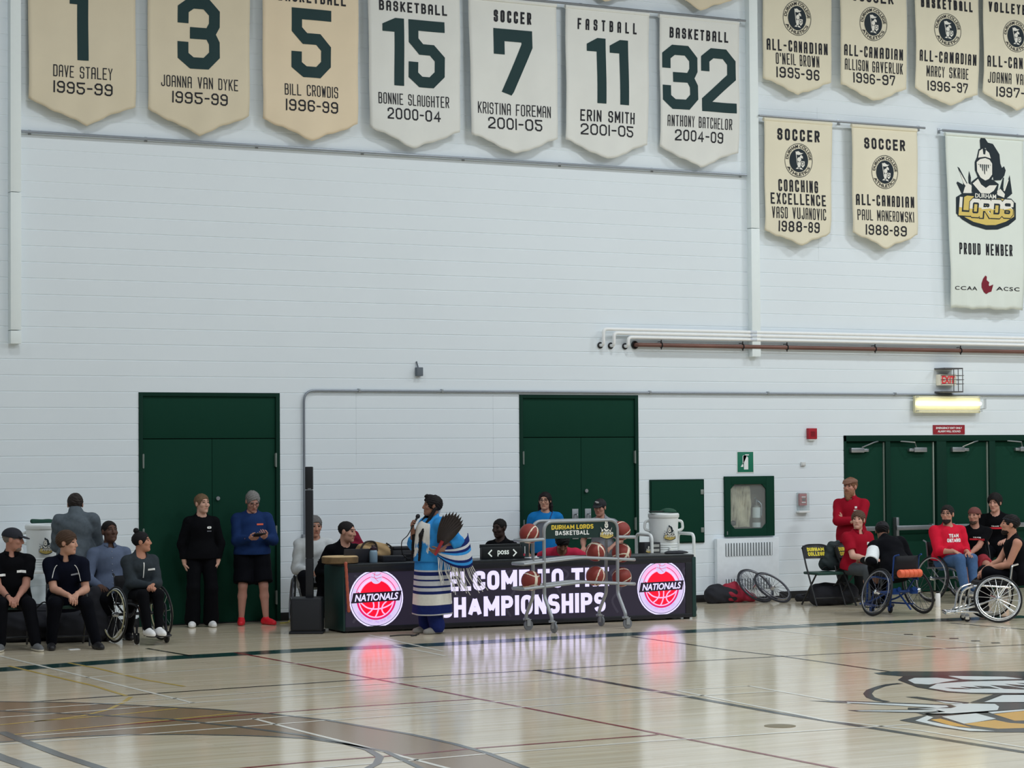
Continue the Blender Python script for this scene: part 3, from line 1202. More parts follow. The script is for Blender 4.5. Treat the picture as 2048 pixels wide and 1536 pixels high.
mb.tube([(0, 0, .53), (-.03, -.02, .56), (-.06, -.03, .55)], .007, 6)
mb.tube(catmull([(.02, -.02, .51), (.05, -.06, .45), (.04, -.07, .3)]), .008, 6)
mb.build('valve', STEEL, ext)

# green electrical cabinet
a, b = Pw(1300.5, 960, WALL - .03), Pw(1410, 1085, WALL - .03)
t = thing('electrical_cabinet', 'plain green wall cabinet door behind the white water cooler', 'cabinet', (a.x, WALL, b.z))
w, h = b.x - a.x, a.z - b.z
mb = MB()
mb.box(0, w, -.02, 0, 0, h, .003)
mb.build('frame', GREEN2, t)
mb = MB()
mb.box(.02, w - .02, -.032, -.02, .02, h - .02, .003)
mb.build('door', GREEN, t)
for k in (.2, .8):
    mb = MB()
    mb.box(w - .07, w - .02, -.042, -.03, h * k - .035, h * k + .035, .003)
    mb.build('hinge', mat('hinge_steel', (128, 136, 132), .4, .6), t)
mb = MB()
mb.lathe([(.016, -.03), (.016, -.045), (.002, -.046)], 12, (w - .07, 0, h * .48), 'y')
mb.build('latch', STEEL, t)

# white heater cover with grilles
a, b = Pw(1434, 1073, WALL - .09), Pw(1559, 1196, WALL - .09)
t = thing('heater_cover', 'white metal heater cover with slotted grilles under the hose cabinet', 'heater', (a.x, WALL, 0))
w, h = b.x - a.x, a.z
mb = MB()
mb.box(0, w, -.09, -.013, .05, h - .035, .008)
mb.build('casing', mat('heater_white', (188, 194, 199), .5, gain=1.6), t)
mb = MB()
mb.box(.02, w - .02, -.07, -.013, 0, .06)
mb.build('kick_plate', BLACK, t)
for xa, xb, za, zb_ in ((1451, 1544.5, 1113, 1084), (1452, 1543, 1181, 1155)):
    q, r_ = Pw(xa, za, WALL - .09), Pw(xb, zb_, WALL - .09)
    g0, g1 = q.x - a.x, r_.x - a.x
    mb = MB()
    mb.box(g0, g1, -.0915, -.088, q.z, r_.z)
    gr = mb.build('grille_recess', mat('grille_dark', (92, 98, 102), .7), t)
    mb = MB()
    n = 17
    for k in range(n):
        xx = g0 + (k + .5) * (g1 - g0) / n
        mb.box(xx - .012, xx + .012, -.1, -.09, q.z, r_.z, .002)
    mb.build('grille', mat('heater_white', (188, 194, 199)), t)
# ================================================================ banners
TAN = mat('tan_canvas', (190, 180, 158), .85, var=.05, scale=2.5, bump=.002, bscale=9, gain=1.45)
PEACH = mat('peach_canvas', (200, 185, 160), .85, var=.05, scale=2.5, bump=.002, bscale=9, gain=1.45)
IVORY = mat('ivory_canvas', (192, 193, 189), .85, var=.05, scale=2.5, bump=.003, bscale=7, gain=1.5)
BONE = mat('bone_canvas', (198, 192, 172), .85, var=.05, scale=2.5, bump=.002, bscale=9, gain=1.45)
PALE = mat('pale_canvas', (190, 196, 190), .8, var=.03, scale=2.0, bump=.002, bscale=5, gain=1.5)
NUMG = mat('number_green', (20, 48, 50), .7, var=.05, scale=6, gain=1.3)
LETB = mat('letter_black', (24, 25, 32), .7, var=.03, gain=1.2)
CRESTK = mat('crest_black', (26, 38, 46), .7, var=.03, gain=1.2)
CRESTW = mat('crest_white', (206, 204, 196), .8, var=.03, gain=1.4)
CRESTG = mat('crest_gold', (190, 168, 92), .7, var=.05, gain=1.4)
CRESTR = mat('crest_red', (112, 22, 40), .7, gain=1.3)
CRESTE = mat('crest_grey', (110, 116, 118), .7, gain=1.3)


class Banner:
    def __init__(s, label, cloth, tl, tr, bl, br, tip, ztop=None, group=None, Y=WALL - .13, seed=0, square=False):
        s.Y = Y
        s.tl, s.tr, s.bl, s.br = (Pw(*p, Y) for p in (tl, tr, bl, br))
        s.tip = Pw(*tip, Y)
        if ztop:
            s.tl.z = s.tr.z = ztop
        else:
            s.tl.z = s.tr.z = (s.tl.z + s.tr.z) / 2
        zb = (s.bl.z + s.br.z) / 2
        s.bl.z = s.br.z = zb
        s.seed = seed
        s.square = square
        s.root = thing('pennant_banner' if not square else 'hanging_banner', label, 'banner', ((s.bl.x + s.br.x) / 2, Y, s.tl.z), group=group)
        s.o = s.root.location.copy()
        mb = MB()
        nu, nv = 26, 44
        for j in range(nv + 1):
            for i in range(nu + 1):
                u, v = i / nu, j / nv
                xl, xr = s.tl.x + (s.bl.x - s.tl.x) * v, s.tr.x + (s.br.x - s.tr.x) * v
                x = xl + (xr - xl) * u
                tu = (s.tip.x - s.bl.x) / (s.br.x - s.bl.x)
                d = u / tu if u < tu else (1 - u) / (1 - tu)
                zb_ = s.bl.z + (s.tip.z - s.bl.z) * d
                zb_ += .010 * math.sin(u * 17 + s.seed) + .006 * math.sin(u * 41 + s.seed * 2)
                z = s.tl.z + (zb_ - s.tl.z) * v
                mb.v.append(Vector((x, s.depth(x, z), z)) - s.o)
        for j in range(nv):
            for i in range(nu):
                a = j * (nu + 1) + i
                mb.f.append([a, a + nu + 1, a + nu + 2, a + 1])
                mb.m.append(0)
        c = mb.build('cloth', cloth, s.root, smooth=60, fixn=False)
        sm = c.modifiers.new('thickness', 'SOLIDIFY')
        sm.thickness = .004
        sm.offset = -1
        mb = MB()
        mb.tube([(s.tl.x - s.o.x, 0, .0), (s.tr.x - s.o.x, 0, .0)], .03, 10)
        mb.build('hem_sleeve', cloth, s.root)

    def depth(s, x, z):
        v = max(0, (s.tl.z - z) / max(.1, s.tl.z - s.tip.z))
        w = s.br.x - s.bl.x
        u = (x - s.bl.x) / w * 2 - 1
        k = s.seed
        d = .016 * v * math.sin(u * 4.2 + k * 1.7) + .010 * v * math.sin(u * 9 + k + v * 2) + .008 * math.sin(z * 5 + k)
        if s.square:
            d = .5 * d + .02 * v ** 6 * math.sin(u * 14)
        d += .045 * max(0, v - .78) / .22 * abs(u) ** 3     # lower corners curl back a little
        return s.Y - .012 + d

    def put(s, name, V, Fc, cx, cz, m, lift=.007, sub=None):
        if not Fc:
            return
        bm = bmesh.new()
        vs = [bm.verts.new((cx + v[0], 0, cz + v[1])) for v in V]
        for f in Fc:
            try:
                bm.faces.new([vs[i] for i in f])
            except ValueError:
                pass
        bmesh.ops.triangulate(bm, faces=bm.faces)
        for _ in range(4):
            es = [e for e in bm.edges if e.calc_length() > .09]
            if not es:
                break
            bmesh.ops.subdivide_edges(bm, edges=es, cuts=1)
            bmesh.ops.triangulate(bm, faces=bm.faces)
        for v in bm.verts:
            v.co = (v.co.x - s.o.x, s.depth(v.co.x, v.co.z) - lift * .65 - s.Y, v.co.z - s.o.z)
        mb = MB()
        mb.bm(bm)
        return mb.build(name, m, s.root, smooth=0, fixn=False)

    def lines(s, rows):
        """rows of lettering: (text, x left, x right, y middle, cap height in px, stroke share)"""
        for i, row in enumerate(rows):
            t, xl, xr, ym, hp = row[:5]
            k = row[5] if len(row) > 5 else .17
            a, b = Pw(xl, ym, s.Y), Pw(xr, ym, s.Y)
            c = Pw((xl + xr) / 2, ym, s.Y)
            h = (Pw((xl + xr) / 2, ym - hp / 2, s.Y).z - Pw((xl + xr) / 2, ym + hp / 2, s.Y).z)
            k *= .80
            V, Fc = block_text(t, b.x - a.x, h, h * k, gap=h * k * (row[6] if len(row) > 6 else 1.35))
            nm = 'years_lettering' if t[0].isdigit() else 'sport_lettering' if t in ('SOCCER', 'BASKETBALL', 'FASTBALL', 'VOLLEYBALL') else 'award_lettering' if t in ('ALL-CANADIAN', 'COACHING', 'EXCELLENCE', 'PROUD MEMBER') else 'name_lettering'
            s.put(nm, V, Fc, c.x, c.z, LETB)

    def number(s, t, xl, xr, ym, hp, k=.26):
        a, b, c = Pw(xl, ym, s.Y), Pw(xr, ym, s.Y), Pw((xl + xr) / 2, ym, s.Y)
        h = Pw((xl + xr) / 2, ym - hp / 2, s.Y).z - Pw((xl + xr) / 2, ym + hp / 2, s.Y).z
        w = b.x - a.x
        tt = k * h * .62
        V, Fc = block_text(t, w, h, tt, gap=tt * .45, cham=.16 * h * .8, sub=.08, big=True)
        s.put('number', V, Fc, c.x, c.z, NUMG, .006)

    def crest(s, px, py, ry):
        """round college crest: lettered ring, dark disc, small flag and shield"""
        c = Pw(px, py, s.Y)
        r = Pw(px, py - ry, s.Y).z - c.z
        s.put('crest_ring', *annulus(0, 0, r * .97, r), c.x, c.z, CRESTK, .008)
        s.put('crest_disc', *disc(0, 0, r * .66, r * .69), c.x, c.z, CRESTK, .008)
        V, Fc = arc_text('DURHAM COLLEGE', r * .19, r * .83, 90, 172, .02)
        W2, F2 = arc_text('ATHLETICS', r * .19, r * .83, 270, 128, .02, top=False)
        o = len(V)
        s.put('crest_lettering', V + W2, list(Fc) + [tuple(i + o for i in f) for f in F2], c.x, c.z, LETB, .009)
        V, Fc = [], []

        def poly(p):
            o = len(V)
            V.extend([np.array([x * r, z * r]) for x, z in p])
            Fc.append(tuple(range(o, o + len(p))))

        poly([(-.24, .52), (-.20, .53), (-.07, -.28), (-.11, -.28)])
        poly([(-.22, .50), (-.05, .55), (.12, .45), (.30, .44), (.16, .36), (-.02, .32), (-.17, .34)])
        poly([(.06, .25), (.16, .33), (.27, .24), (.28, .117), (.08, .17)])
        V2, F2 = disc(.03 * r, .06 * r, .13 * r, .14 * r, 14)
        o = len(V)
        V.extend(V2)
        Fc.extend([tuple(i + o for i in f) for f in F2])
        poly([(-.06, -.10), (.12, -.10), (.10, -.40), (-.08, -.40)])
        poly([(.14, -.04), (.40, -.04), (.40, -.28), (.27, -.42), (.14, -.28)])
        poly([(-.22, -.50), (-.02, -.50), (-.02, -.43), (-.12, -.42)])
        poly([(.04, -.50), (.28, -.54), (.18, -.43), (.04, -.43)])
        s.put('crest_charge', V, Fc, c.x, c.z, CRESTW, .0095)
        V, Fc = font_text('D', r * .2, .02)
        s.put('crest_letter', V, Fc, c.x + .27 * r, c.z - .18 * r, CRESTK, .0105)


zrod = Pw(1234, 23.2, WALL - .13).z
GR = 'numbered pennants in the upper row'
sq = lambda b: None
B = Banner('tan pennant with a big green number 1, leftmost of the row', TAN, (55, 0), (270, 0), (57, 200), (271, 211), (173, 250.5), zrod, GR, seed=1)
B.number('1', 139, 176.5, 50, 141)
B.lines([('DAVE STALEY', 105.4, 224, 145.3, 23.5, .112), ('1995-99', 106, 224.7, 177.2, 23.5, .165)])
B = Banner('tan pennant with the green number 3 hanging from the rail', TAN, (294, 0), (499, 0), (296, 219), (499, 232.5), (399, 271), zrod, GR, seed=2)
B.number('3', 355, 438.8, 67, 143)
B.lines([('JOANNA VAN DYKE', 322, 475.4, 166.3, 22.8, .112), ('1995-99', 344, 454.5, 197.3, 23, .165)])
B = Banner('peach tan pennant with the single green number 5', PEACH, (524, 0), (716, 0), (527, 238), (716, 248), (623, 282.3), zrod, GR, seed=3)
B.number('5', 582.5, 661.8, 87.2, 137)
B.lines([('BASKETBALL', 556, 691, -3, 20.5, .22), ('BILL CROWDIS', 569, 676, 182, 22.5, .112), ('1996-99', 571, 675.7, 212.8, 23, .165)])
B = Banner('off white pennant with the green number 15', IVORY, (735, 0), (919, 0), (740, 254), (919.5, 264), (827, 298.2), zrod, GR, seed=4)
B.number('15', 764, 888.5, 106.5, 134)
B.lines([('BASKETBALL', 758, 893.6, 16, 20.5, .22), ('BONNIE SLAUGHTER', 756.5, 897.4, 200.6, 22.5, .112), ('2000-04', 774, 880.4, 229.8, 22.5, .165)])
B = Banner('off white pennant with the green number 7', IVORY, (936, 0), (1112, 11), (942, 268), (1116, 277), (1034, 309), zrod, GR, seed=5)
B.number('7', 986.8, 1064, 125.5, 132, .30)
B.lines([('SOCCER', 987.4, 1062, 34.6, 24, .22), ('KRISTINA FOREMAN', 955, 1101.7, 219.8, 23, .112), ('2001-05', 976.5, 1083, 248.5, 23, .165)])
B = Banner('off white pennant with the green number 11', IVORY, (1130, 11), (1297.4, 28), (1131.5, 275.4), (1296, 291.5), (1216, 320), zrod, GR, seed=6)
B.number('11', 1174, 1256, 143, 130)
B.lines([('FASTBALL', 1155, 1273, 52.7, 22, .2, 2.8), ('ERIN SMITH', 1161.7, 1269.5, 233.5, 22.8, .16), ('2001-05', 1163, 1267, 260.8, 22, .165)])
B = Banner('off white pennant with the green number 32, rightmost of the row', IVORY, (1317.6, 29), (1477, 44), (1321.4, 293), (1477, 304.7), (1400, 335.5), zrod, GR, seed=7)
B.number('32', 1325, 1471.4, 158.2, 127.5, .25)
B.lines([('BASKETBALL', 1338.4, 1455.6, 70.3, 21, .22), ('ANTHONY BATCHELOR', 1335.5, 1463.5, 245, 22, .112), ('2004-09', 1350, 1447.4, 273, 22, .165)])

zt2 = 9.95
GA = 'award pennants in the top right row'
for lab, c, rows, geo, cr, sd in (
    ('cream award pennant with a crest, leftmost of its row beside the white riser', BONE, [('SOCCER', 1551, 1634, -18, 22, .24), ('ALL-CANADIAN', 1533.4, 1655, 93.7, 22.7, .19), ("O'NEIL BROWN", 1551, 1638, 120.4, 22.7, .122), ('1995-96', 1552, 1638, 147.7, 21.4, .18)],
     ((1524.6, 0), (1662, 0), (1526.8, 154.7), (1662, 166), (1594, 191)), (1593, 36.7, 34.8), 1),
    ('cream award pennant with a crest, second from the white riser', BONE, [('SOCCER', 1703, 1785, -5, 21, .24), ('ALL-CANADIAN', 1687, 1805, 105, 22, .19), ('ALLISON GAVERLUK', 1688.7, 1805, 133.3, 22, .122), ('1996-97', 1706, 1789, 158.4, 20.5, .18)],
     ((1678, 0), (1812.6, 0), (1681, 169), (1812.6, 177), (1749, 203.4)), (1744.8, 48.2, 33.6), 2),
    ('cream basketball award pennant with a crest, third from the white riser', BONE, [('BASKETBALL', 1842, 1945, 9.4, 20, .24), ('ALL-CANADIAN', 1838.5, 1952, 115.6, 22, .19), ('MARCY SKRIBE', 1853.8, 1936.7, 145.3, 21.4, .122), ('1996-97', 1856, 1936, 174, 20, .18)],
     ((1828.6, 0), (1957.6, 0), (1830.5, 178), (1957.6, 187), (1897, 212)), (1893.4, 60.2, 32.8), 3),
    ('cream volleyball award pennant with a crest at the right edge of the photo', BONE, [('VOLLEYBALL', 1977.7, 2083, 18.7, 20, .24), ('ALL-CANADIAN', 1975, 2090, 127, 22, .19), ('JOANNA VAN DYKE', 1977.7, 2088, 159, 21.4, .122), ('1997-98', 1993, 2075, 186.5, 20, .18)],
     ((1965.6, 0), (2092, 0), (1968, 186), (2092, 195), (2032, 221)), (2029.8, 72.8, 32), 4)):
    B = Banner(lab, c, *geo, ztop=zt2, group=GA, seed=sd + 10)
    B.lines(rows)
    B.crest(*cr)

GS = 'soccer award pennants on the short rod'
B = Banner('cream soccer pennant for coaching excellence on the short rod', BONE, (1526.8, 238), (1663, 248.7), (1530.6, 461), (1662, 466), (1602, 491), None, GS, seed=21)
zs = B.tl.z
B.lines([('SOCCER', 1553.3, 1637.5, 271, 23.2, .24), ('COACHING', 1556.6, 1636, 372.3, 24, .18), ('EXCELLENCE', 1541.6, 1651, 399, 22.4, .18), ('VASO VUJANOVIC', 1543.8, 1651, 427, 23, .117), ('1988-89', 1556.6, 1638.6, 453.8, 21.3, .18)])
B.crest(1596.3, 321.2, 33.8)
B = Banner('cream soccer pennant, right one of two on the short rod', BONE, (1702.4, 252), (1833, 261), (1707, 464.7), (1835, 470), (1770.7, 498.4), zs, GS, seed=22)
B.lines([('SOCCER', 1727, 1808.5, 289, 22, .24), ('ALL-CANADIAN', 1712.7, 1827.6, 401.8, 22, .19), ('PAUL MANEROWSKI', 1715, 1826.8, 432, 21.3, .117), ('1988-89', 1729.7, 1812.3, 461, 20.5, .18)])
B.crest(1768.5, 344.4, 33.4)

# tips of two higher pennants showing at the top edge
for lab, x0, x1, yb, xt, yt in (('tan pennant tip showing at the top edge above the number 32', 1330, 1490, -18, 1400, 22), ('grey tan pennant tip barely showing above the number 11', 1140, 1290, -26, 1213, 2.5)):
    Banner(lab, TAN, (x0, -40), (x1, -40), (x0, yb), (x1, yb), (xt, yt), 10.4, 'pennants above the frame', seed=x0)

# rods that carry them
YR = WALL - .13


def rod_thing(name, label, xa, xb, z, caps=True, r=.017):
    mb = MB()
    mb.tube([(xa, YR, z), (xb, YR, z)], r, 10)
    o = tag(mb.build(name, mat('rod_grey', (128, 132, 138), .35, .6)), label, 'rod')
    n = max(2, int((xb - xa) / 1.3) + 1)
    for k in range(n):
        x = xa + .03 + k * (xb - xa - .06) / (n - 1)
        mb = MB()
        mb.rod((x, YR, z + .01), (x, WALL - .006, z + .01), .009)
        mb.box(x - .025, x + .025, WALL - .010, WALL - .002, z - .03, z + .05, .002)
        mb.build('rod_bracket', STEEL, o)
    return o


rod_thing('banner_rod', 'long rod carrying the seven numbered pennants', Pw(45, 0, YR).x, Pw(1491, 46, YR).x, zrod + .048)
rod_thing('banner_rod', 'rod above the frame carrying the top right award pennants', Pw(1515, 0, YR).x, Pw(2110, 0, YR).x, zt2 + .048)
rod_thing('banner_rod', 'short rod carrying two soccer pennants', Pw(1518, 238, YR).x, Pw(1850, 261, YR).x, zs + .048)
rod_thing('banner_rod', 'rod above the frame carrying the highest pennants', Pw(1130, 0, YR).x, Pw(1495, 0, YR).x, 10.448)

# tall pale membership banner
B = Banner('tall pale banner with a knight helmet emblem and red leaf mark', PALE, (1889.5, 268.7), (2046, 278.5), (1902, 614), (2050, 622), (1976, 618), None, seed=31, square=True)
rod_thing('banner_rod', 'rod holding the tall pale banner at the right edge', Pw(1885, 268, YR).x, Pw(2050, 276, YR).x, B.tl.z + .052, r=.02)
B.lines([('PROUD MEMBER', 1918, 2023.7, 499, 23, .17, 1.3)])
for s, a, b, y in (('CCAA', 1909.4, 1954, 575.5), ('ACSC', 1990.8, 2038, 577.3)):
    p, q = Pw(a, y, B.Y), Pw(b, y, B.Y)
    V, Fc = font_text(s, .058, .012, width=q.x - p.x, spacing=1.15)
    B.put('lettering', V, Fc, (p.x + q.x) / 2, p.z, LETB)


def emblem(put, s, back=True):
    """helmet and plume over a lettered shield; s = half width. put(name, V, F, material, lift)"""
    def P(pts):
        return [np.array([(x - 690) / 410 * s, -(y - 800) / 410 * s]) for x, y in pts]

    def polys(L):
        V, Fc = [], []
        for p in L:
            o = len(V)
            V += P(p)
            Fc.append(tuple(range(o, o + len(p))))
        return V, Fc
    put('emblem_black', *polys([
        [(640, 305), (680, 315), (730, 370), (800, 380), (850, 440), (890, 490), (900, 590), (920, 635), (950, 615), (972, 660), (950, 720), (900, 770), (800, 780), (790, 600), (700, 430), (625, 440), (618, 350)],
        [(575, 540), (600, 450), (660, 425), (740, 460), (780, 540), (800, 600), (800, 720), (760, 790), (690, 850), (600, 790), (545, 680), (545, 590)],
        [(490, 810), (590, 745), (690, 850), (790, 770), (870, 815), (850, 900), (830, 950), (520, 950), (490, 900)],
        [(275, 985), (350, 945), (520, 925), (840, 925), (960, 965), (1105, 1010), (1105, 1190), (1000, 1260), (850, 1310), (690, 1318), (500, 1280), (360, 1220), (275, 1160)],
        [(305, 655), (330, 665), (440, 830), (440, 860), (500, 860), (490, 960), (360, 950), (390, 905), (285, 830), (300, 815), (380, 845), (380, 800)],
        [(465, 690), (488, 760), (485, 840), (455, 840), (452, 760)],
        [(1025, 710), (1030, 760), (975, 880), (1050, 885), (1055, 910), (975, 965), (880, 960), (840, 900), (885, 860), (930, 740), (945, 740), (930, 860), (950, 870)]]), CRESTK, .008)
    put('emblem_white', *polys([
        [(592, 540), (612, 465), (655, 440), (665, 500), (690, 502), (700, 450), (745, 480), (768, 540), (690, 525)],
        [(572, 590), (620, 555), (690, 540), (750, 555), (785, 595), (782, 715), (735, 765), (685, 785), (620, 755), (575, 690)],
        [(510, 825), (585, 770), (625, 830), (690, 865), (740, 835), (845, 828), (800, 890), (740, 925), (620, 925)],
        [(375, 935), (400, 870), (440, 820), (495, 850), (490, 930)], [(850, 935), (845, 890), (890, 865), (950, 920), (940, 960)],
        [(330, 700), (430, 835), (420, 865), (385, 830)], [(990, 760), (1010, 760), (950, 890), (930, 880)]]), CRESTW, .0092)
    put('emblem_grille', *polys([[(585 + 27 * i, 610), (603 + 27 * i, 610), (603 + 27 * i, 612 + 110 - abs(i - 3) * 34), (590 + 27 * i, 605 + 105 - abs(i - 3) * 34)] for i in range(7)]), CRESTK, .0104)
    put('emblem_gold', *polys([
        [(320, 1005), (430, 960), (930, 975), (1075, 1020), (1080, 1160), (960, 1220), (820, 1262), (690, 1268), (520, 1240), (400, 1195), (325, 1150)]]), CRESTG, .0092)
    # the shield's lettering, two-tone
    for nm, m, l, tk, low in (('emblem_letter_edge', CRESTK, .0100, .36, 0), ('emblem_lettering', CRESTW, .0108, .205, 0), ('emblem_letter_gold', CRESTG, .0114, .205, 1)):
        V, Fc = [], []
        hh = 200 / 410 * s
        for i, c_ in enumerate('LORDS'):
            v, f_ = block_text(c_, (165 if tk < .3 else 185) / 410 * s, hh * (1 if tk < .3 else 1.12), hh * tk, cham=hh * .12, sub=9)
            o = len(V)
            cx_ = (400 + 146 * i - 690) / 410 * s
            cz_ = -(1078 + 14 * math.sin(i * .785) - 800) / 410 * s
            for q in v:
                y = min(q[1], -.02 * hh + .05 * hh * math.sin(q[0] / hh * 6)) if low else q[1]
                V.append(np.array([cx_ + q[0] + .10 * y, cz_ + y]))
            Fc += [tuple(k + o for k in w) for w in f_]
        put(nm, V, Fc, m, l)
    V, Fc = font_text('DURHAM', 48 / 410 * s, .02, width=290 / 410 * s)
    put('emblem_name_plate', *polys([[(525, 925), (850, 930), (840, 985), (520, 978)]]), CRESTK, .0112)
    put('emblem_name', [v + P([(685, 954)])[0] for v in V], Fc, CRESTW, .0122)


c = Pw(1880 + 690 / 7.68, 260 + 800 / 7.68, B.Y)
sx = Pw(1880 + 1100 / 7.68, 364, B.Y).x - c.x
emblem(lambda n, V, Fc, m, l: B.put(n, V, Fc, c.x, c.z, m, l), sx * 1.1)
c = Pw(1973, 570, B.Y)
k = (Pw(1973, 551, B.Y).z - Pw(1973, 588.6, B.Y).z) / 140
leaf = [(1715, 1210), (1695, 1235), (1682, 1270), (1682, 1300), (1700, 1335), (1720, 1348), (1745, 1335), (1770, 1328), (1762, 1310), (1785, 1275), (1752, 1288), (1745, 1280), (1750, 1260), (1728, 1285), (1712, 1285), (1705, 1265), (1712, 1235), (1728, 1218)]
B.put('leaf_mark', [np.array([(x - 1730) * k * 1.12, -(y - 1280) * k]) for x, y in leaf], [tuple(range(len(leaf)))], c.x, c.z, CRESTR, .008)
# ================================================================ people: solid figures grown from distance fields
V3 = lambda *a: np.array(a, float)


def nrm(v):
    v = np.asarray(v, float)
    return v / (np.linalg.norm(v) + 1e-9)


def surface_nets(F, o, h):
    ins = F < 0
    nx, ny, nz = F.shape
    acc = np.zeros((nx - 1, ny - 1, nz - 1, 3), np.float32)
    cnt = np.zeros((nx - 1, ny - 1, nz - 1), np.float32)
    cs = [(i, j, k) for i in (0, 1) for j in (0, 1) for k in (0, 1)]

    def corner(A, c):
        return A[c[0]:nx - 1 + c[0], c[1]:ny - 1 + c[1], c[2]:nz - 1 + c[2]]
    for a in cs:
        for ax in range(3):
            if a[ax]:
                continue
            b = list(a)
            b[ax] = 1
            fa, fb = corner(F, a), corner(F, b)
            m = (fa < 0) != (fb < 0)
            t = np.where(m, fa / np.where(m, fa - fb, 1), 0)
            for q in range(3):
                acc[..., q] += np.where(m, a[q] + (t if q == ax else 0), 0)
            cnt += m
    act = cnt > 0
    idx = np.full(act.shape, -1, np.int64)
    idx[act] = np.arange(act.sum())
    ii = np.argwhere(act)
    verts = (ii + acc[act] / cnt[act][:, None]) * h + o
    quads = []
    for ax in range(3):
        u, v = (ax + 1) % 3, (ax + 2) % 3
        s0 = [slice(1, -1)] * 3
        s0[ax] = slice(0, -1)
        s1 = list(s0)
        s1[ax] = slice(1, None)
        A, B = ins[tuple(s0)], ins[tuple(s1)]
        for m, flip in ((A & ~B, False), (~A & B, True)):
            p = np.argwhere(m)
            if not len(p):
                continue
            off = np.ones(3, int)
            off[ax] = 0
            p = p + off

            def at(du, dv):
                q = p.copy()
                q[:, u] += du
                q[:, v] += dv
                return idx[q[:, 0], q[:, 1], q[:, 2]]
            f = np.stack([at(-1, -1), at(0, -1), at(0, 0), at(-1, 0)], 1)
            quads.append(f[:, ::-1] if flip else f)
    q = np.concatenate(quads) if quads else np.zeros((0, 4), int)
    return verts, q[(q >= 0).all(1)]


class Sdf:
    def __init__(s):
        s.p = []
        s.cuts = []

    def cap(s, a, b, ra, rb=None, k=.02, flat=False, sub=False, sq=None):
        a, b = np.asarray(a, float), np.asarray(b, float)
        rb = ra if rb is None else rb
        r = max(ra, rb)

        def f(P):
            d = b - a
            L = np.dot(d, d) + 1e-9
            t = ((P - a) @ d) / L
            h = np.clip(t, 0, 1)
            e = np.linalg.norm(P - a - h[..., None] * d, axis=-1) if not flat else np.linalg.norm(P - a - t[..., None] * d, axis=-1)
            e = e - (ra + (rb - ra) * h)
            if flat:
                e = np.maximum(e, np.maximum(-t, t - 1) * math.sqrt(L))
            return e
        s.p.append((f, np.minimum(a, b) - r, np.maximum(a, b) + r, k, sub))
        return s

    def ell(s, c, r, M=None, k=.02, sub=False):
        c, r = np.asarray(c, float), np.asarray(r, float)
        M = np.eye(3) if M is None else M
        ext = np.sqrt(((M * r) ** 2).sum(1))

        def f(P):
            q = (P - c) @ M
            k0 = np.linalg.norm(q / r, axis=-1)
            k1 = np.linalg.norm(q / (r * r), axis=-1) + 1e-9
            return np.where(k0 < 1e-6, -r.min(), k0 * (k0 - 1) / k1)
        s.p.append((f, c - ext, c + ext, k, sub))
        return s

    def cut(s, p, n):
        """remove everything on the side n points to"""
        s.cuts.append((np.asarray(p, float), nrm(n)))
        return s

    def mesh(s, h, wr=0.0, seed=0, k2=24.0, rag=0.0):
        add = [q for q in s.p if not q[4]]
        lo = np.min([q[1] for q in add], 0) - .03
        hi = np.max([q[2] for q in add], 0) + .03
        n = np.ceil((hi - lo) / h).astype(int) + 1
        F = np.full(tuple(n), .12, np.float32)
        ax = [lo[i] + np.arange(n[i]) * h for i in range(3)]
        for f, a, b, k, sub in s.p:
            m = k + 2 * h + .012
            i0 = np.clip(np.floor((a - m - lo) / h).astype(int), 0, n)
            i1 = np.clip(np.ceil((b + m - lo) / h).astype(int) + 1, 0, n)
            if (i1 <= i0).any():
                continue
            sl = tuple(slice(p, q) for p, q in zip(i0, i1))
            P = np.stack(np.meshgrid(ax[0][sl[0]], ax[1][sl[1]], ax[2][sl[2]], indexing='ij'), -1)
            d = f(P)
            old = F[sl]
            if sub:
                d = -d
                e = np.maximum(k - np.abs(old - d), 0) / max(k, 1e-6)
                F[sl] = np.maximum(old, d) + e * e * k * .25
            else:
                e = np.maximum(k - np.abs(old - d), 0) / max(k, 1e-6)
                F[sl] = np.minimum(old, d) - e * e * k * .25
        if wr or s.cuts:
            P = np.stack(np.meshgrid(*ax, indexing='ij'), -1)
            if wr:
                x, y, z = P[..., 0], P[..., 1], P[..., 2]
                F += wr * (np.sin(x * k2 + z * k2 * 1.7 + seed) * np.cos(y * k2 * 1.1 - z * k2 * .9 + 2 * seed) + .6 * np.sin(z * k2 * 2.3 + x * k2 * 1.3 + 3 * seed) * np.sin(y * k2 * 1.9 + seed)).astype(np.float32)
            for p, nn in s.cuts:
                F = np.maximum(F, ((P - p) @ nn + (rag * np.sin((P @ V3(61, 17, 43)) * 1.3 + seed) * np.sin(P @ V3(-23, 71, 29) + 2) if rag else 0)).astype(np.float32))
        F[0], F[-1] = .1, .1
        F[:, 0], F[:, -1] = .1, .1
        F[:, :, 0], F[:, :, -1] = .1, .1
        return surface_nets(F, lo, h)


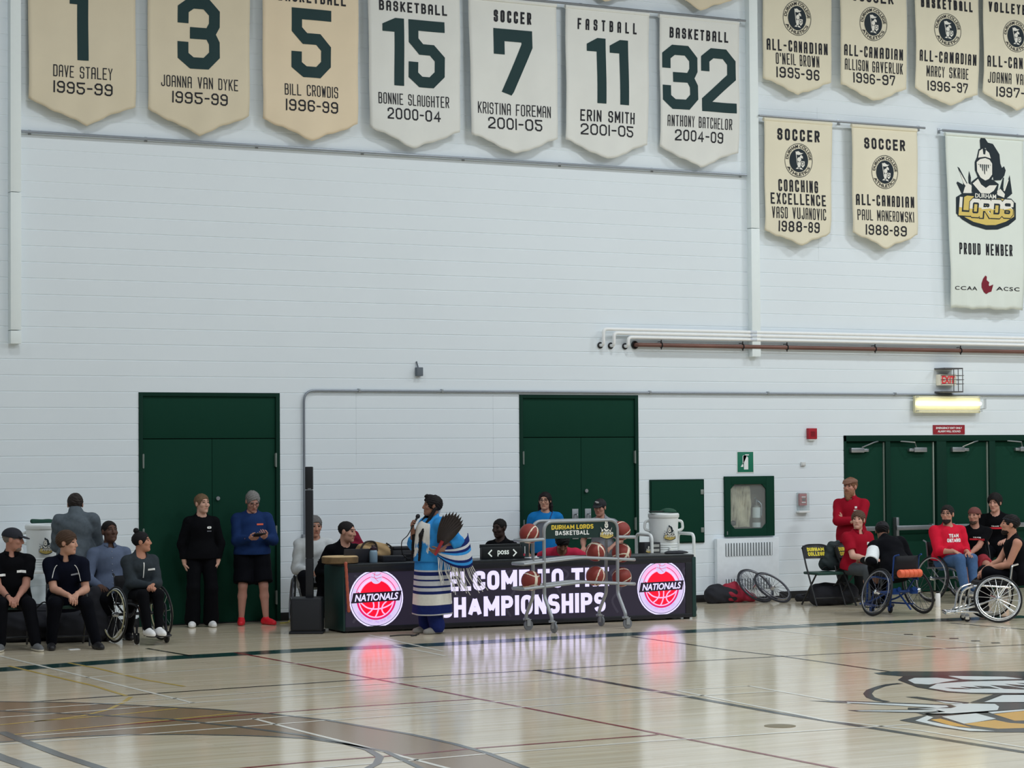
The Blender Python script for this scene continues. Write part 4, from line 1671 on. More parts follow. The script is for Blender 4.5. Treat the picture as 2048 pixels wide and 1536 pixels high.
def np_obj(name, parts, mats, parent, slots=None, label=None):
    """parts: list of (verts, quads, slot array or int)"""
    V, Q, Sl = [], [], []
    o = 0
    for v, q, sl in parts:
        V.append(v)
        Q.append(q + o)
        Sl.append(np.full(len(q), sl) if np.isscalar(sl) else sl)
        o += len(v)
    V, Q, Sl = np.concatenate(V), np.concatenate(Q), np.concatenate(Sl)
    me = bpy.data.meshes.new(name)
    me.vertices.add(len(V))
    me.vertices.foreach_set('co', V.astype(np.float32).ravel())
    me.loops.add(Q.size)
    me.loops.foreach_set('vertex_index', Q.astype(np.int32).ravel())
    me.polygons.add(len(Q))
    me.polygons.foreach_set('loop_start', np.arange(0, Q.size, 4, dtype=np.int32))
    for m in (mats if isinstance(mats, (list, tuple)) else [mats]):
        me.materials.append(m)
    me.polygons.foreach_set('material_index', Sl.astype(np.int32))
    me.polygons.foreach_set('use_smooth', np.ones(len(Q), bool))
    me.update(calc_edges=True)
    me.validate()
    ob = bpy.data.objects.new(name, me)
    COL.objects.link(ob)
    ob.parent = parent
    if label:
        ob['label'] = label
    return ob


def skin_mat(name, rgb):
    m = mat(name, rgb, .6, var=.06, scale=18, gain=1.2, spec=.25)
    b = m.node_tree.nodes['Principled BSDF']
    b.inputs['Subsurface Weight'].default_value = .05
    b.inputs['Subsurface Radius'].default_value = (.02, .008, .005)
    return m


EYE_M = mat('eye_dark', (40, 34, 32), .25, gain=1.0)


def rotz(a):
    c, s_ = math.cos(R(a)), math.sin(R(a))
    return np.array([[c, -s_, 0], [s_, c, 0], [0, 0, 1]])


def rot_axis(ax, a):
    return np.array(Matrix.Rotation(R(a), 3, Vector(ax)))


def two_bone(a, t, l1, l2, pole):
    a, t = np.asarray(a, float), np.asarray(t, float)
    d = np.linalg.norm(t - a)
    d = min(d, (l1 + l2) * .998)
    u = nrm(t - a)
    t = a + u * d
    x = (l1 * l1 - l2 * l2 + d * d) / (2 * d)
    y = math.sqrt(max(0, l1 * l1 - x * x))
    p = np.asarray(pole, float)
    p = nrm(p - u * np.dot(p, u))
    return a + u * x + p * y, t


def hand_field(S_, w, d, n, side, curl, k=1.0, thumb=1.0):
    """palm, four fingers and a thumb. w wrist, d towards the knuckles, n out of the palm, side = thumb side"""
    d = nrm(d)
    n = nrm(n - d * np.dot(n, d))
    s = nrm(side - d * np.dot(side, d) - n * np.dot(side, n))
    L = (.068, .076, .070, .055)
    kn = []
    S_.cap(w - d * .05 * k, w + d * .012 * k, .026 * k, .024 * k, k=.012)
    for i in range(4):
        off = s * (.030 - .0205 * i) * k
        a = w + d * .012 * k + off * .55
        b = w + d * (.092 - .006 * abs(i - 1)) * k + off
        kn.append(b)
        S_.cap(a, b, .0155 * k, .0115 * k, k=.012)
    for i in range(4):
        p, ang = kn[i], curl * (34 + 5 * i)
        for j, (fr, add) in enumerate(((.46, 50), (.30, 46), (.24, 30))):
            dv = d * math.cos(R(ang)) + n * math.sin(R(ang)) + s * (.10 - .07 * i) * (1 - curl * .6)
            q = p + nrm(dv) * L[i] * fr * k * (1.12 if i != 3 else 1)
            S_.cap(p, q, (.0094 - .0008 * j) * k, (.0088 - .0010 * j) * k, k=.0035)
            p = q
            ang += curl * add
    a = w + d * .022 * k + s * .022 * k
    b = a + nrm(d * .62 + s * .72 * thumb + n * .30) * .042 * k
    c = b + nrm(d * .85 + s * (.35 * thumb - .3 * curl) + n * (.25 + .35 * curl)) * .032 * k
    e = c + nrm(d * .9 + s * (.05 - .45 * curl) + n * (.25 + .4 * curl)) * .026 * k
    S_.cap(a, b, .0165 * k, .0125 * k, k=.010)
    S_.cap(b, c, .0115 * k, .0102 * k, k=.004)
    S_.cap(c, e, .0100 * k, .0082 * k, k=.004)


HAIR = {}


def hair_mat(name, rgb):
    return mat('hair_' + name, rgb, .7, var=.4, scale=60, gain=1.0, spec=.2, bump=.003, bscale=120)


def person(label, px, Y, rel, H=1.75, pz=None, lean=0, side=0, twist=0, head=(0, 0, 0), hands=None, feet=None, poles=None, hand_dir=None, palm=None,
           curl=(.45, .45), skin=(170, 125, 105), hair='short', hair_rgb=(45, 36, 32), brow=None, bw=1.0, belly=0.0, fem=False, shirt=None, trousers=None, shoes=None,
           cap=None, beard=None, glasses=False, neck_fwd=.0, neck=.070, group=None, fat=1.0, eyeln=True, px_y=1150, no_legs=False, hands_on=True, knees=None, xy=None, sunk=0.0):
    if xy is None:
        loc = Pw(px, px_y, Y)
        loc = Vector((loc.x, Y, 0))
    else:
        loc = Vector((*xy, 0))
    phi = math.atan2(-loc.y, -loc.x) + R(rel)
    T = thing('person', label, 'person', loc, phi - math.pi / 2, group)
    g = H / 1.75
    gh = g * 1.07
    sit = pz is not None
    pz = .53 * H if pz is None else pz
    P0 = V3(0, 0, pz)
    X, Yv, Z = V3(1, 0, 0), V3(0, 1, 0), V3(0, 0, 1)
    M = rotz(twist) @ rot_axis((0, 1, 0), side) @ rot_axis((1, 0, 0), -lean)
    r, f, s = M[:, 0], M[:, 1], M[:, 2]
    waist = P0 + s * .10 * H
    chest = P0 + s * .195 * H
    nb = P0 + s * .288 * H
    hips = [P0 - X * .052 * H - Z * .01 * H, P0 + X * .052 * H - Z * .01 * H]
    sh = [nb - s * .048 * H - r * .096 * H * bw, nb - s * .048 * H + r * .096 * H * bw]
    hy, hp, ht = head
    HM = rotz(twist) @ rotz(hy) @ rot_axis((1, 0, 0), hp) @ rot_axis((0, 1, 0), ht)
    nk = nrm(s * .75 + Z * .35 + (rotz(twist) @ Yv) * (.10 + neck_fwd))
    hc = nb + nk * neck * H + HM @ V3(0, .018, .034) * g
    LA, LF = .168 * H, .150 * H
    LT, LS = .245 * H, .245 * H
    hands = hands or (nb * [1, 1, 0] + V3(-.25, .05, pz - .12), V3(.25, .05, pz - .12))
    poles = poles or (V3(-.5, -.6, -.6), V3(.5, -.6, -.6))
    el, wr_ = [None] * 2, [None] * 2
    for i in (0, 1):
        el[i], wr_[i] = two_bone(sh[i], np.array(hands[i], float), LA, LF, poles[i])
    if feet is None:
        feet = (V3(-.12, .0, 0), V3(.12, .0, 0)) if not sit else (V3(-.14, .46, 0), V3(.14, .46, 0))
    kn, an = [None] * 2, [None] * 2
    for i in (0, 1):
        ft = np.array(feet[i], float)
        t = V3(ft[0], ft[1], ft[2] + .075 * g)
        kp = knees[i] if knees else V3((-.1, .1)[i], 1, .35 if sit else 0)
        kn[i], an[i] = two_bone(hips[i], t, LT, LS, kp)
    # ---------------- skin
    B = Sdf()
    RT = np.stack([r, f, s], 1)
    B.ell(P0 + s * .02 * H, (.098 * H * fat, .066 * H * fat, .075 * H), RT, k=.04)
    B.ell(waist, (.078 * H * fat, .058 * H * fat, .10 * H), RT, k=.05)
    B.ell(chest, (.092 * H * bw, .066 * H * fat, .105 * H), RT, k=.05)
    for q in sh:
        B.cap(nb - s * .012 * H, q, .028 * H, .030 * H, k=.03)
    B.cap(nb - s * .02 * H, nb + nk * .06 * H, .036 * H, .032 * H, k=.03)
    for i in (0, 1):
        B.cap(sh[i], el[i], .031 * H * fat, .024 * H, k=.02)
        B.cap(el[i], el[i] + (wr_[i] - el[i]) * .35, .0245 * H, .0235 * H, k=.015)
        B.cap(el[i] + (wr_[i] - el[i]) * .3, wr_[i], .0235 * H, .0155 * H, k=.015)
        B.cap(hips[i], kn[i], .046 * H * fat, .034 * H, k=.03)
        cm = kn[i] + (an[i] - kn[i]) * .32 + nrm(np.cross(X, an[i] - kn[i])) * -.012 * H
        B.cap(kn[i], cm, .032 * H, .033 * H, k=.02)
        B.cap(cm, an[i], .033 * H, .020 * H, k=.02)
        fd = V3(0, 1, 0) if len(feet[i]) < 4 else V3(math.sin(R(feet[i][3])), math.cos(R(feet[i][3])), 0)
        B.cap(an[i] - V3(0, 0, .04), an[i] - V3(0, 0, .045) + fd * .12, .028, .022, k=.02)
    parts = [(*B.mesh(.0125), 0)]
    # ---------------- head
    Hd = Sdf()

    def hp_(x, y, z):
        return hc + HM @ (V3(x, y, z) * gh)

    def he(c, rad, k=.012, sub=False):
        Hd.ell(hp_(*c), np.array(rad) * gh, HM, k=k, sub=sub)
    jw = .92 if fem else 1.0
    he((0, -.012, .030), (.073, .093, .082))
    he((0, .026, -.030), (.060 * jw, .068, .085), .03)
    he((0, .030, -.074), (.050 * jw, .053, .040), .025)
    he((0, .071, -.098), (.024, .022, .017), .02)
    for q in (-1, 1):
        he((q * .038, .062, -.020), (.025, .025, .024), .015)
        he((q * .077, -.006, -.002), (.010, .021, .032), .006)
    Hd.cap(hp_(-.036, .076, .030), hp_(.036, .076, .030), .012 * g, k=.012)
    for q in (-1, 1):
        he((q * .031, .101, .010), (.019, .019, .012), .008, True)
        he((q * .031, .071, .010), (.0145, .0145, .0145), .003)
    Hd.cap(hp_(0, .090, .018), hp_(0, .107, -.024), .0075 * g, .012 * g, k=.010)
    he((0, .098, -.030), (.0175, .015, .010), .008)
    Hd.cap(hp_(-.017, .083, -.063), hp_(.017, .083, -.063), .0095 * g, k=.006)
    he((0, .100, -.0635), (.022, .007, .0014), .002, True)
    Hd.cap(nb + nk * .02 * H, nb + nk * .075 * H, .033 * H, .031 * H, k=.02)
    v, q = Hd.mesh(.0056)
    fc = v[q].mean(1)
    l = ((fc - hc) @ HM) / gh
    ax_ = np.abs(l[:, 0])
    sl = np.zeros(len(q), int)
    sl[(ax_ > .010) & (ax_ < .050) & (np.abs(l[:, 2] - .034 + (ax_ - .028) ** 2 * 7) < .0042) & (l[:, 1] > .05)] = 2
    sl[(((ax_ - .031) / .0150) ** 2 + ((l[:, 2] - .010) / .0066) ** 2 < 1) & (l[:, 1] > .06)] = 1
    sl[(ax_ < .024) & (np.abs(l[:, 2] + .063) < .0085) & (l[:, 1] > .07)] = 3
    parts.append((v, q, sl))
    # ---------------- hands
    fore = [nrm(wr_[i] - el[i]) for i in (0, 1)]
    if hands_on:
        for i in (0, 1):
            d = fore[i] if not hand_dir or hand_dir[i] is None else nrm(hand_dir[i])
            pn = V3(0, 0, -1) if not palm or palm[i] is None else np.array(palm[i], float)
            if abs(np.dot(nrm(pn), d)) > .9:
                pn = V3((1, -1)[i], 0, .2)
            # thumb side follows from handedness: index side of a right hand = d x n
            sd = np.cross(pn, d) * (1 if i == 1 else -1) * -1
            A = Sdf()
            hand_field(A, wr_[i], d, pn, sd, curl[i], g * (.93 if fem else 1.0))
            parts.append((*A.mesh(.0048), 0))
    nm = '%d_%d_%d' % tuple(skin)
    sk = skin_mat('skin_' + nm, skin)
    lip = mat('lip_' + nm, tuple(int(c * k) for c, k in zip(skin, (.90, .78, .78))), .5, gain=1.15)
    bm_ = hair_mat('%d_%d_%d' % tuple(brow or hair_rgb), brow or hair_rgb)
    np_obj('body', parts, [sk, EYE_M, bm_, lip], T)
    # ---------------- hair
    hm = hair_mat('%d_%d_%d' % tuple(hair_rgb), hair_rgb)
    if hair:
        A = Sdf()
        t = {'buzz': .004, 'short': .010, 'thick': .017, 'curly': .022, 'bun': .008, 'long': .011, 'pony': .009, 'receding': .007, 'swept': .018}[hair]
        A.ell(hp_(0, -.014, .033), np.array([.075 + t, .096 + t, .083 + t]) * gh, HM, k=.01)
        hl = {'receding': .014, 'buzz': .006, 'thick': -.008, 'swept': .004, 'bun': .004, 'long': .006}.get(hair, .0)
        A.ell(hp_(0, .088, -.022 + hl), np.array([.066, .074, .082]) * gh, HM, k=.008, sub=True)
        for q in (-1, 1):
            A.ell(hp_(q * .088, .004, -.012), np.array([.030, .026, .036]) * gh, HM, k=.006, sub=True)
        A.cut(hp_(0, .030, -.030), HM @ V3(0, .28, -1))
        if hair == 'swept':
            A.ell(hp_(.01, .050, .112), np.array([.050, .050, .024]) * g, HM, k=.02)
        ext = [(*A.mesh(.006, (.0042 if hair in ('short', 'thick', 'swept') else .0022) if hair != 'curly' else .0055, seed=px, k2=80 if hair != 'curly' else 110, rag=.006), 0)]
        if hair == 'bun':
            E_ = Sdf()
            E_.ell(hp_(0, -.055, .135), V3(.036, .036, .034) * g, HM)
            E_.cap(hp_(0, -.05, .09), hp_(0, -.055, .12), .02, k=.01)
            ext.append((*E_.mesh(.006, .002, seed=3, k2=90), 0))
        if hair == 'long':
            E_ = Sdf()
            for q in (-1, 1):
                E_.cap(hp_(q * .066, -.01, .04), hp_(q * .078, -.02, -.07), .028 * g, .027 * g, k=.02)
                E_.cap(hp_(q * .078, -.02, -.07), hp_(q * .088, -.005, -.20), .027 * g, .016 * g, k=.02)
            E_.cap(hp_(0, -.075, .0), hp_(0, -.08, -.17), .06 * g, .045 * g, k=.03)
            ext.append((*E_.mesh(.0075, .002, seed=3, k2=60), 0))
        if hair == 'pony':
            E_ = Sdf()
            E_.cap(hp_(0, -.10, .05), hp_(-.03, -.13, -.03), .022, .022, k=.02)
            E_.cap(hp_(-.03, -.13, -.03), hp_(-.065, -.075, -.15), .022, .010, k=.02)
            ext.append((*E_.mesh(.0065, .002, seed=3, k2=60), 0))
        np_obj('hair', ext, hm, T)
    if beard:
        A = Sdf()
        t, rgb = beard
        A.ell(hp_(0, .030, -.070), np.array([.055 + t * .3, .056 + t * .5, .046 + t]) * gh, HM, k=.01)
        A.ell(hp_(0, .064, -.095 - t * .9), np.array([.032, .027 + t * .4, .024 + t]) * gh, HM, k=.02)
        A.cut(hp_(0, .07, -.036), HM @ V3(0, .25, 1))
        A.ell(hp_(0, .10, -.064), np.array([.024, .020, .008]) * gh, HM, k=.004, sub=True)
        np_obj('beard', [(*A.mesh(.006, .0015, seed=5, k2=100), 0)], hair_mat('%d_%d_%d' % tuple(rgb), rgb), T)
    if glasses:
        mb = MB()
        for q in (-1, 1):
            mb.ring(hp_(q * .032, .102, .008), HM @ V3(0, 1, 0), .022 * g, .0022, 18, 6)
            mb.tube([hp_(q * .054, .098, .012), hp_(q * .078, .0, .014)], .0022, 6)
        mb.tube([hp_(-.010, .104, .012), hp_(.010, .104, .012)], .002, 6)
        mb.build('glasses', mat('glasses_frame', (30, 28, 30), .4), T)
    if cap:
        A = Sdf()
        kind, rgb = cap[:2]
        sg_ = -1 if kind == 'backwards' else 1
        cm_ = mat('cap_%d_%d_%d' % tuple(rgb), rgb, .8, var=.1, scale=40, gain=1.5)
        if kind == 'flat':
            A.ell(hp_(0, .0, .070), np.array([.092, .116, .044]) * gh, HM @ rot_axis((1, 0, 0), -6), k=.01)
            A.ell(hp_(0, .090, .050), np.array([.068, .047, .010]) * gh, HM @ rot_axis((1, 0, 0), -18), k=.012)
            A.cap(hp_(0, -.02, .045), hp_(0, -.02, .07), .084 * gh, k=.01, flat=True)
            np_obj('flat_cap', [(*A.mesh(.006), 0)], cm_, T)
        elif kind == 'band':
            A.ell(hp_(0, -.012, .050), np.array([.086, .106, .026]) * gh, HM @ rot_axis((1, 0, 0), 8), k=.01)
            np_obj('headband', [(*A.mesh(.006), 0)], cm_, T)
        else:
            A.ell(hp_(0, -.012, .036), np.array([.089, .110, .088]) * gh, HM, k=.01)
            A.cut(hp_(0, 0, .022), HM @ V3(0, -.10 * sg_, -1))
            c_ = np_obj('cap_crown', [(*A.mesh(.006), 0)], cm_, T)
            if kind != 'beanie':
                A = Sdf()
                A.ell(hp_(0, .100 * sg_, .034), np.array([.070, .078, .010]) * gh, HM @ rot_axis((1, 0, 0), -14 * sg_), k=.01)
                A.ell(hp_(0, -.005 * sg_, .03), np.array([.07, .085, .06]) * g, HM, k=.004, sub=True)
                np_obj('cap_brim', [(*A.mesh(.006), 0)], cm_, T)
            if len(cap) > 2:
                mb = MB()
                mb.ball((0, 0, 0), (.024, .004, .016), 10, 6)
                mb.ball((.018, 0, .012), (.016, .004, .007), 10, 6)
                e = mb.build('cap_badge', mat('badge_white', (200, 200, 198), .6), T)
                MM = Matrix(HM.tolist())
                e.matrix_local = Matrix.Translation(Vector(hp_(0, .093 * sg_, .082))) @ MM.to_4x4() @ Matrix.Rotation(R(-24), 4, 'X')
    # ---------------- clothes
    J = dict(T=T, P0=P0, s=s, f=f, r=r, RT=RT, nb=nb, nk=nk, sh=sh, el=el, wr=wr_, hips=hips, kn=kn, an=an, hc=hc, HM=HM, H=H, g=g, waist=waist, chest=chest, hp=hp_)
    if shirt:
        A = Sdf()
        t = shirt.get('t', .016)
        lo_ = shirt.get('hem', .065)
        A.ell(P0 + s * .025 * H, (.098 * H * fat + t, .068 * H * fat + t + belly * .5, .085 * H + t), RT, k=.05)
        A.ell(waist + f * belly * .55, (.080 * H * fat + t + belly * .4, .060 * H * fat + t + belly * .6, .105 * H), RT, k=.06)
        A.ell(chest + (f * .012 if fem else 0), (.092 * H * bw + t, .068 * H * fat + t, .105 * H), RT, k=.05)
        if fem:
            for q in (-1, 1):
                A.ell(chest + s * .01 * H + r * q * .04 * H + f * .05 * H, V3(.036, .030, .036) * H, RT, k=.03)
        for q in sh:
            A.cap(nb - s * .014 * H, q, .029 * H + t * .5, .030 * H + t * .7, k=.03)
        hm_ = shirt.get('hang', .016)
        A.ell(P0 - s * .02 * H, (.100 * H * fat + t + hm_, .070 * H * fat + t + hm_ + belly * .5, .13 * H), RT, k=.05)
        A.cap(nb - s * .03 * H, nb + nk * .012 * H, .040 * H + t * .4, .036 * H + t * .3, k=.03)
        sl_ = shirt.get('sleeve', 'short')
        if shirt.get('mock'):
            A.cap(nb - s * .02 * H, nb + nk * shirt['mock'] * H, .047 * H, .044 * H, k=.03)
        for i in (0, 1):
            if sl_ == 'short':
                A.cap(sh[i], sh[i] + (el[i] - sh[i]) * .72, .031 * H * fat + t, .030 * H * fat + t * 1.1, k=.02, flat=True)
                A.cap(sh[i], sh[i] + (el[i] - sh[i]) * .2, .031 * H * fat + t, k=.03)
            elif sl_ == 'long':
                A.cap(sh[i], el[i], .032 * H * fat + t, .027 * H + t * .9, k=.02)
                A.cap(el[i], wr_[i] - fore[i] * .012, .027 * H + t * .9, .0185 * H + t * .4, k=.02)
            elif sl_ == 'push':
                A.cap(sh[i], el[i], .032 * H * fat + t, .027 * H + t * .9, k=.02)
                A.cap(el[i], el[i] + (wr_[i] - el[i]) * .4, .027 * H + t * .9, .024 * H + t * .7, k=.02, flat=True)
        if sl_ == 'none':
            for i in (0, 1):
                q = (-1, 1)[i]
                A.cut(sh[i] - r * q * .012 * H, r * q + s * .25)
        A.cut(P0 - s * lo_ * H, -s)
        A.cap(nb + nk * shirt.get('mock', 0) * H + f * shirt.get('vee', .012) * 2, nb + nk * (.08 + shirt.get('mock', 0)) * H + f * .05, .038 * H, .045 * H, k=.006, sub=True)
        m_ = shirt['m']
        ob = np_obj(shirt.get('name', 'shirt'), [(*A.mesh(.0105, shirt.get('wr', .0035), seed=px, k2=shirt.get('wk', 17)), 0)], m_, T)
        J['shirt'] = ob
        if shirt.get('collar'):
            mb = MB()
            for q in (-1, 1):
                cc = [nb + nk * .020 * H + (r * math.cos(R(a)) * q + f * math.sin(R(a))) * .041 * H for a in (-90, -45, 0, 40, 68)]
                dn = [c - nk * .020 * H + nrm(c - nb - nk * .02 * H) * .024 for c in cc]
                dn[-1] = dn[-1] - nk * .012 * H + f * .01
                n = len(cc)
                mb.add(cc + dn, [(i, i + 1, n + i + 1, n + i) for i in range(n - 1)])
            cb = mb.build('collar', shirt.get('collar_m', m_), T)
            md = cb.modifiers.new('thickness', 'SOLIDIFY')
            md.thickness = .006
    if trousers:
        A = Sdf()
        t = trousers.get('t', .014)
        A.ell(P0 + s * .02 * H, (.096 * H * fat + t, .066 * H * fat + t, .070 * H), RT, k=.04)
        kd = trousers.get('kind', 'long')
        for i in (0, 1):
            if kd == 'long':
                A.cap(hips[i], kn[i], .047 * H * fat + t, .036 * H + t, k=.035)
                w_ = trousers.get('flare', .030)
                A.cap(kn[i], an[i] + (kn[i] - an[i]) * .04, .037 * H + t, w_ * H + t * .6, k=.03, flat=False)
            else:
                A.cap(hips[i], hips[i] + (kn[i] - hips[i]) * trousers.get('len', .85), .053 * H * fat + t, .050 * H * fat + t, k=.03, flat=True)
                A.cap(hips[i], hips[i] + (kn[i] - hips[i]) * .3, .053 * H * fat + t, k=.03)
        if kd == 'long':
            for i in (0, 1):
                A.cut(an[i] - V3(0, 0, .055), V3(0, 0, -1))
        np_obj('trousers' if kd == 'long' else 'shorts', [(*A.mesh(.0115, .003, seed=px + 1, k2=15), 0)], trousers['m'], T)
    if shoes:
        for i in (0, 1):
            fd = V3(0, 1, 0) if len(feet[i]) < 4 else V3(math.sin(R(feet[i][3])), math.cos(R(feet[i][3])), 0)
            z0 = feet[i][2]
            b = V3(an[i][0], an[i][1], z0)
            sd_ = V3(fd[1], -fd[0], 0)
            A = Sdf()
            A.cap(b - fd * .035 + V3(0, 0, .045), b + V3(0, 0, .080), .040, .040, k=.03)
            A.cap(b - fd * .03 + V3(0, 0, .035), b + fd * .10 + V3(0, 0, .030), .041, .040, k=.03)
            A.cap(b + fd * .06 + V3(0, 0, .035), b + fd * .165 * g + V3(0, 0, .026), .044, .036, k=.03)
            A.cut(b + V3(0, 0, .004), V3(0, 0, -1))
            v, q = A.mesh(.0075)
            sl = np.where(v[q].mean(1)[:, 2] < z0 + .024, 1, 0)
            np_obj('shoe', [(v, q, sl)], [shoes[0], shoes[1] if len(shoes) > 1 else shoes[0]], T)
    return T, J


def surf_pts(J, xz, out=.006):
    from mathutils.bvhtree import BVHTree
    me = J['shirt'].data
    if 'bvh' not in J:
        J['bvh'] = BVHTree.FromPolygons([v.co.copy() for v in me.vertices], [tuple(p.vertices) for p in me.polygons])
    f = Vector(J['f'])
    o = []
    for x, z in xz:
        p = Vector(J['nb'] + J['s'] * z - J['r'] * x)
        h = J['bvh'].ray_cast(p + f * .6, -f, 1.0)
        o.append((h[0] if h[0] is not None else p + f * .12) + f * out)
    return o


def chest_patch(J, name, x, z, w, h, m, parent=None, depth=.0, text=None, bold=.03, belly=0.0):
    """a label or lettering following the chest: x right, z up along the spine from the neck base"""
    T = J['T']
    H = J['H']
    sh = J['shirt']
    if text:
        V, Fc = bold_text(text, h, .24, width=w)
    else:
        V, Fc = [np.array(p) for p in ((-w / 2, -h / 2), (w / 2, -h / 2), (w / 2, h / 2), (-w / 2, h / 2))], [(0, 1, 2, 3)]
    base = J['nb'] + J['s'] * z - J['r'] * x
    me = sh.data
    from mathutils.bvhtree import BVHTree
    if 'bvh' not in J:
        n = len(me.vertices)
        J['bvh'] = BVHTree.FromPolygons([v.co.copy() for v in me.vertices], [tuple(p.vertices) for p in me.polygons])
    bm = bmesh.new()
    vs = [bm.verts.new((v[0], v[1], 0)) for v in V]
    for fq in Fc:
        try:
            bm.faces.new([vs[i] for i in fq])
        except ValueError:
            pass
    bmesh.ops.triangulate(bm, faces=bm.faces)
    for _ in range(3):
        es = [e for e in bm.edges if e.calc_length() > .03]
        if not es:
            break
        bmesh.ops.subdivide_edges(bm, edges=es, cuts=1)
        bmesh.ops.triangulate(bm, faces=bm.faces)
    f = Vector(J['f'])
    for v in bm.verts:
        p = Vector(base - J['r'] * v.co.x + J['s'] * v.co.y)
        hit = J['bvh'].ray_cast(p + f * .5, -f, 1.0)
        v.co = (hit[0] if hit[0] is not None else p + f * .12) + f * .005
    mb = MB()
    mb.bm(bm)
    return mb.build(name, m, T, smooth=0, fixn=False)
# ================================================================ scoring table with its lit front
TA, TB = Fl(690, 1266.5), Fl(1384, 1237.5)
TU = (TB - TA).normalized()
TN = Vector((TU.y, -TU.x, 0))          # towards the court
TROT = math.atan2(TU.y, TU.x)
TL_ = (TB - TA).length
TD = .62


def TP(px, py):
    """photo pixel -> along and up on the table front"""
    p = Pp(px, py, TA, TN) - TA
    return p.dot(TU), p.z


TH = (TP(700, 1130)[1] + TP(1300, 1109)[1]) / 2
PANEL = mat('table_black_cloth', (38, 36, 44), .55, var=.10, scale=1.2, gain=1.1)
SCREEN = mat('led_screen', (40, 38, 48), .4, var=.22, scale=2.2, gain=.8, emit=(52, 46, 66), estr=.42)
SWIRL = mat('led_screen_swirl', (50, 48, 58), .4, gain=.8, emit=(70, 66, 84), estr=.42)
TGREEN = mat('table_green_end', (20, 50, 48), .5, gain=1.3)
L_WHITE = mat('led_white', (40, 40, 44), .5, emit=(195, 188, 228), estr=1.6)
L_LILAC = mat('led_lilac', (40, 38, 44), .5, emit=(222, 204, 246), estr=1.0)
L_PINK = mat('led_pink', (40, 36, 40), .5, emit=(250, 184, 232), estr=1.05)
L_RED = mat('led_red', (40, 8, 10), .5, emit=(255, 0, 38), estr=1.7)
L_MAG = mat('led_magenta', (36, 8, 20), .5, emit=(206, 10, 92), estr=1.3)
L_DARK = mat('led_dark', (24, 20, 30), .5, emit=(34, 22, 46), estr=.4)

table = thing('scoring_table', 'long dark scoring table with a lit welcome screen on its front', 'table', TA, TROT)
mb = MB()
mb.box(-.02, TL_ + .03, -.02, TD, TH - .035, TH, .012)
mb.build('table_top', mat('table_top_dark', (34, 38, 42), .35, gain=1.2), table)
mb = MB()
mb.box(0, TL_, .03, TD - .02, .02, TH - .035)
mb.build('cabinet', PANEL, table)
for x0, x1 in ((-.03, .002), (TL_ - .002, TL_ + .06)):
    mb = MB()
    mb.box(x0, x1, -.02, TD + .02, .02, TH - .03, .02)
    mb.build('end_panel', TGREEN, table)
mb = MB()
mb.box(0, TL_, -.018, .03, TH - .105, TH - .03, .01)
mb.box(0, TL_, -.018, .03, .02, .075, .01)
mb.box(TL_ - .10, TL_, -.018, .03, .07, TH - .1, .01)
mb.build('screen_frame', mat('screen_frame_black', (30, 32, 38), .4, gain=1.1), table)
mb = MB()
mb.box(.01, TL_ - .1, -.008, .03, .075, TH - .105)
screen = mb.build('screen', SCREEN, table)
mb = MB()
for x in (.03, 1.7, 3.4, TL_ - .05):
    mb.box(x - .03, x + .03, .02, .09, -.0, .03, .005)
    mb.box(x - .03, x + .03, TD - .12, TD - .05, -.0, .03, .005)
mb.build('foot', BLACK, table)


def led(name, V, Fc, m, d, cx=0, cz=0):
    b = MB()
    b.add([(cx + v[0], -.008 - d, cz + v[1]) for v in V], Fc)
    return b.build(name, m, screen, smooth=0, fixn=False)


V, Fc = [], []
for k, (x, a) in enumerate(((.1, 1), (.42, -1), (1.5, 1), (2.2, -1), (2.9, 1), (3.7, -1), (4.35, 1), (4.75, -1))):
    pts = catmull([(x, .12, 0), (x + .08 * a, .28, 0), (x - .05 * a, .45, 0), (x + .1 * a, .62, 0), (x + .02, TH - .14, 0)], 6)
    stroke([(p.x, p.y) for p in pts], .03, False, .1, V, Fc)
led('swirl_pattern', V, Fc, SWIRL, .001)
for s, xl, xr, yt, yb in (('WELCOME TO THE', 851, 1217, 1139.5, 1178), ('CHAMPIONSHIPS', 879, 1210.5, 1190, 1229.5)):
    a, b = TP(xl, (yt + yb) / 2), TP(xr, (yt + yb) / 2)
    m_ = TP((xl + xr) / 2, yt), TP((xl + xr) / 2, yb)
    h = m_[0][1] - m_[1][1]
    V, Fc = bold_text(s, h, .225, width=b[0] - a[0])
    led('lettering', V, Fc, L_WHITE, .003, (a[0] + b[0]) / 2, (m_[0][1] + m_[1][1]) / 2)
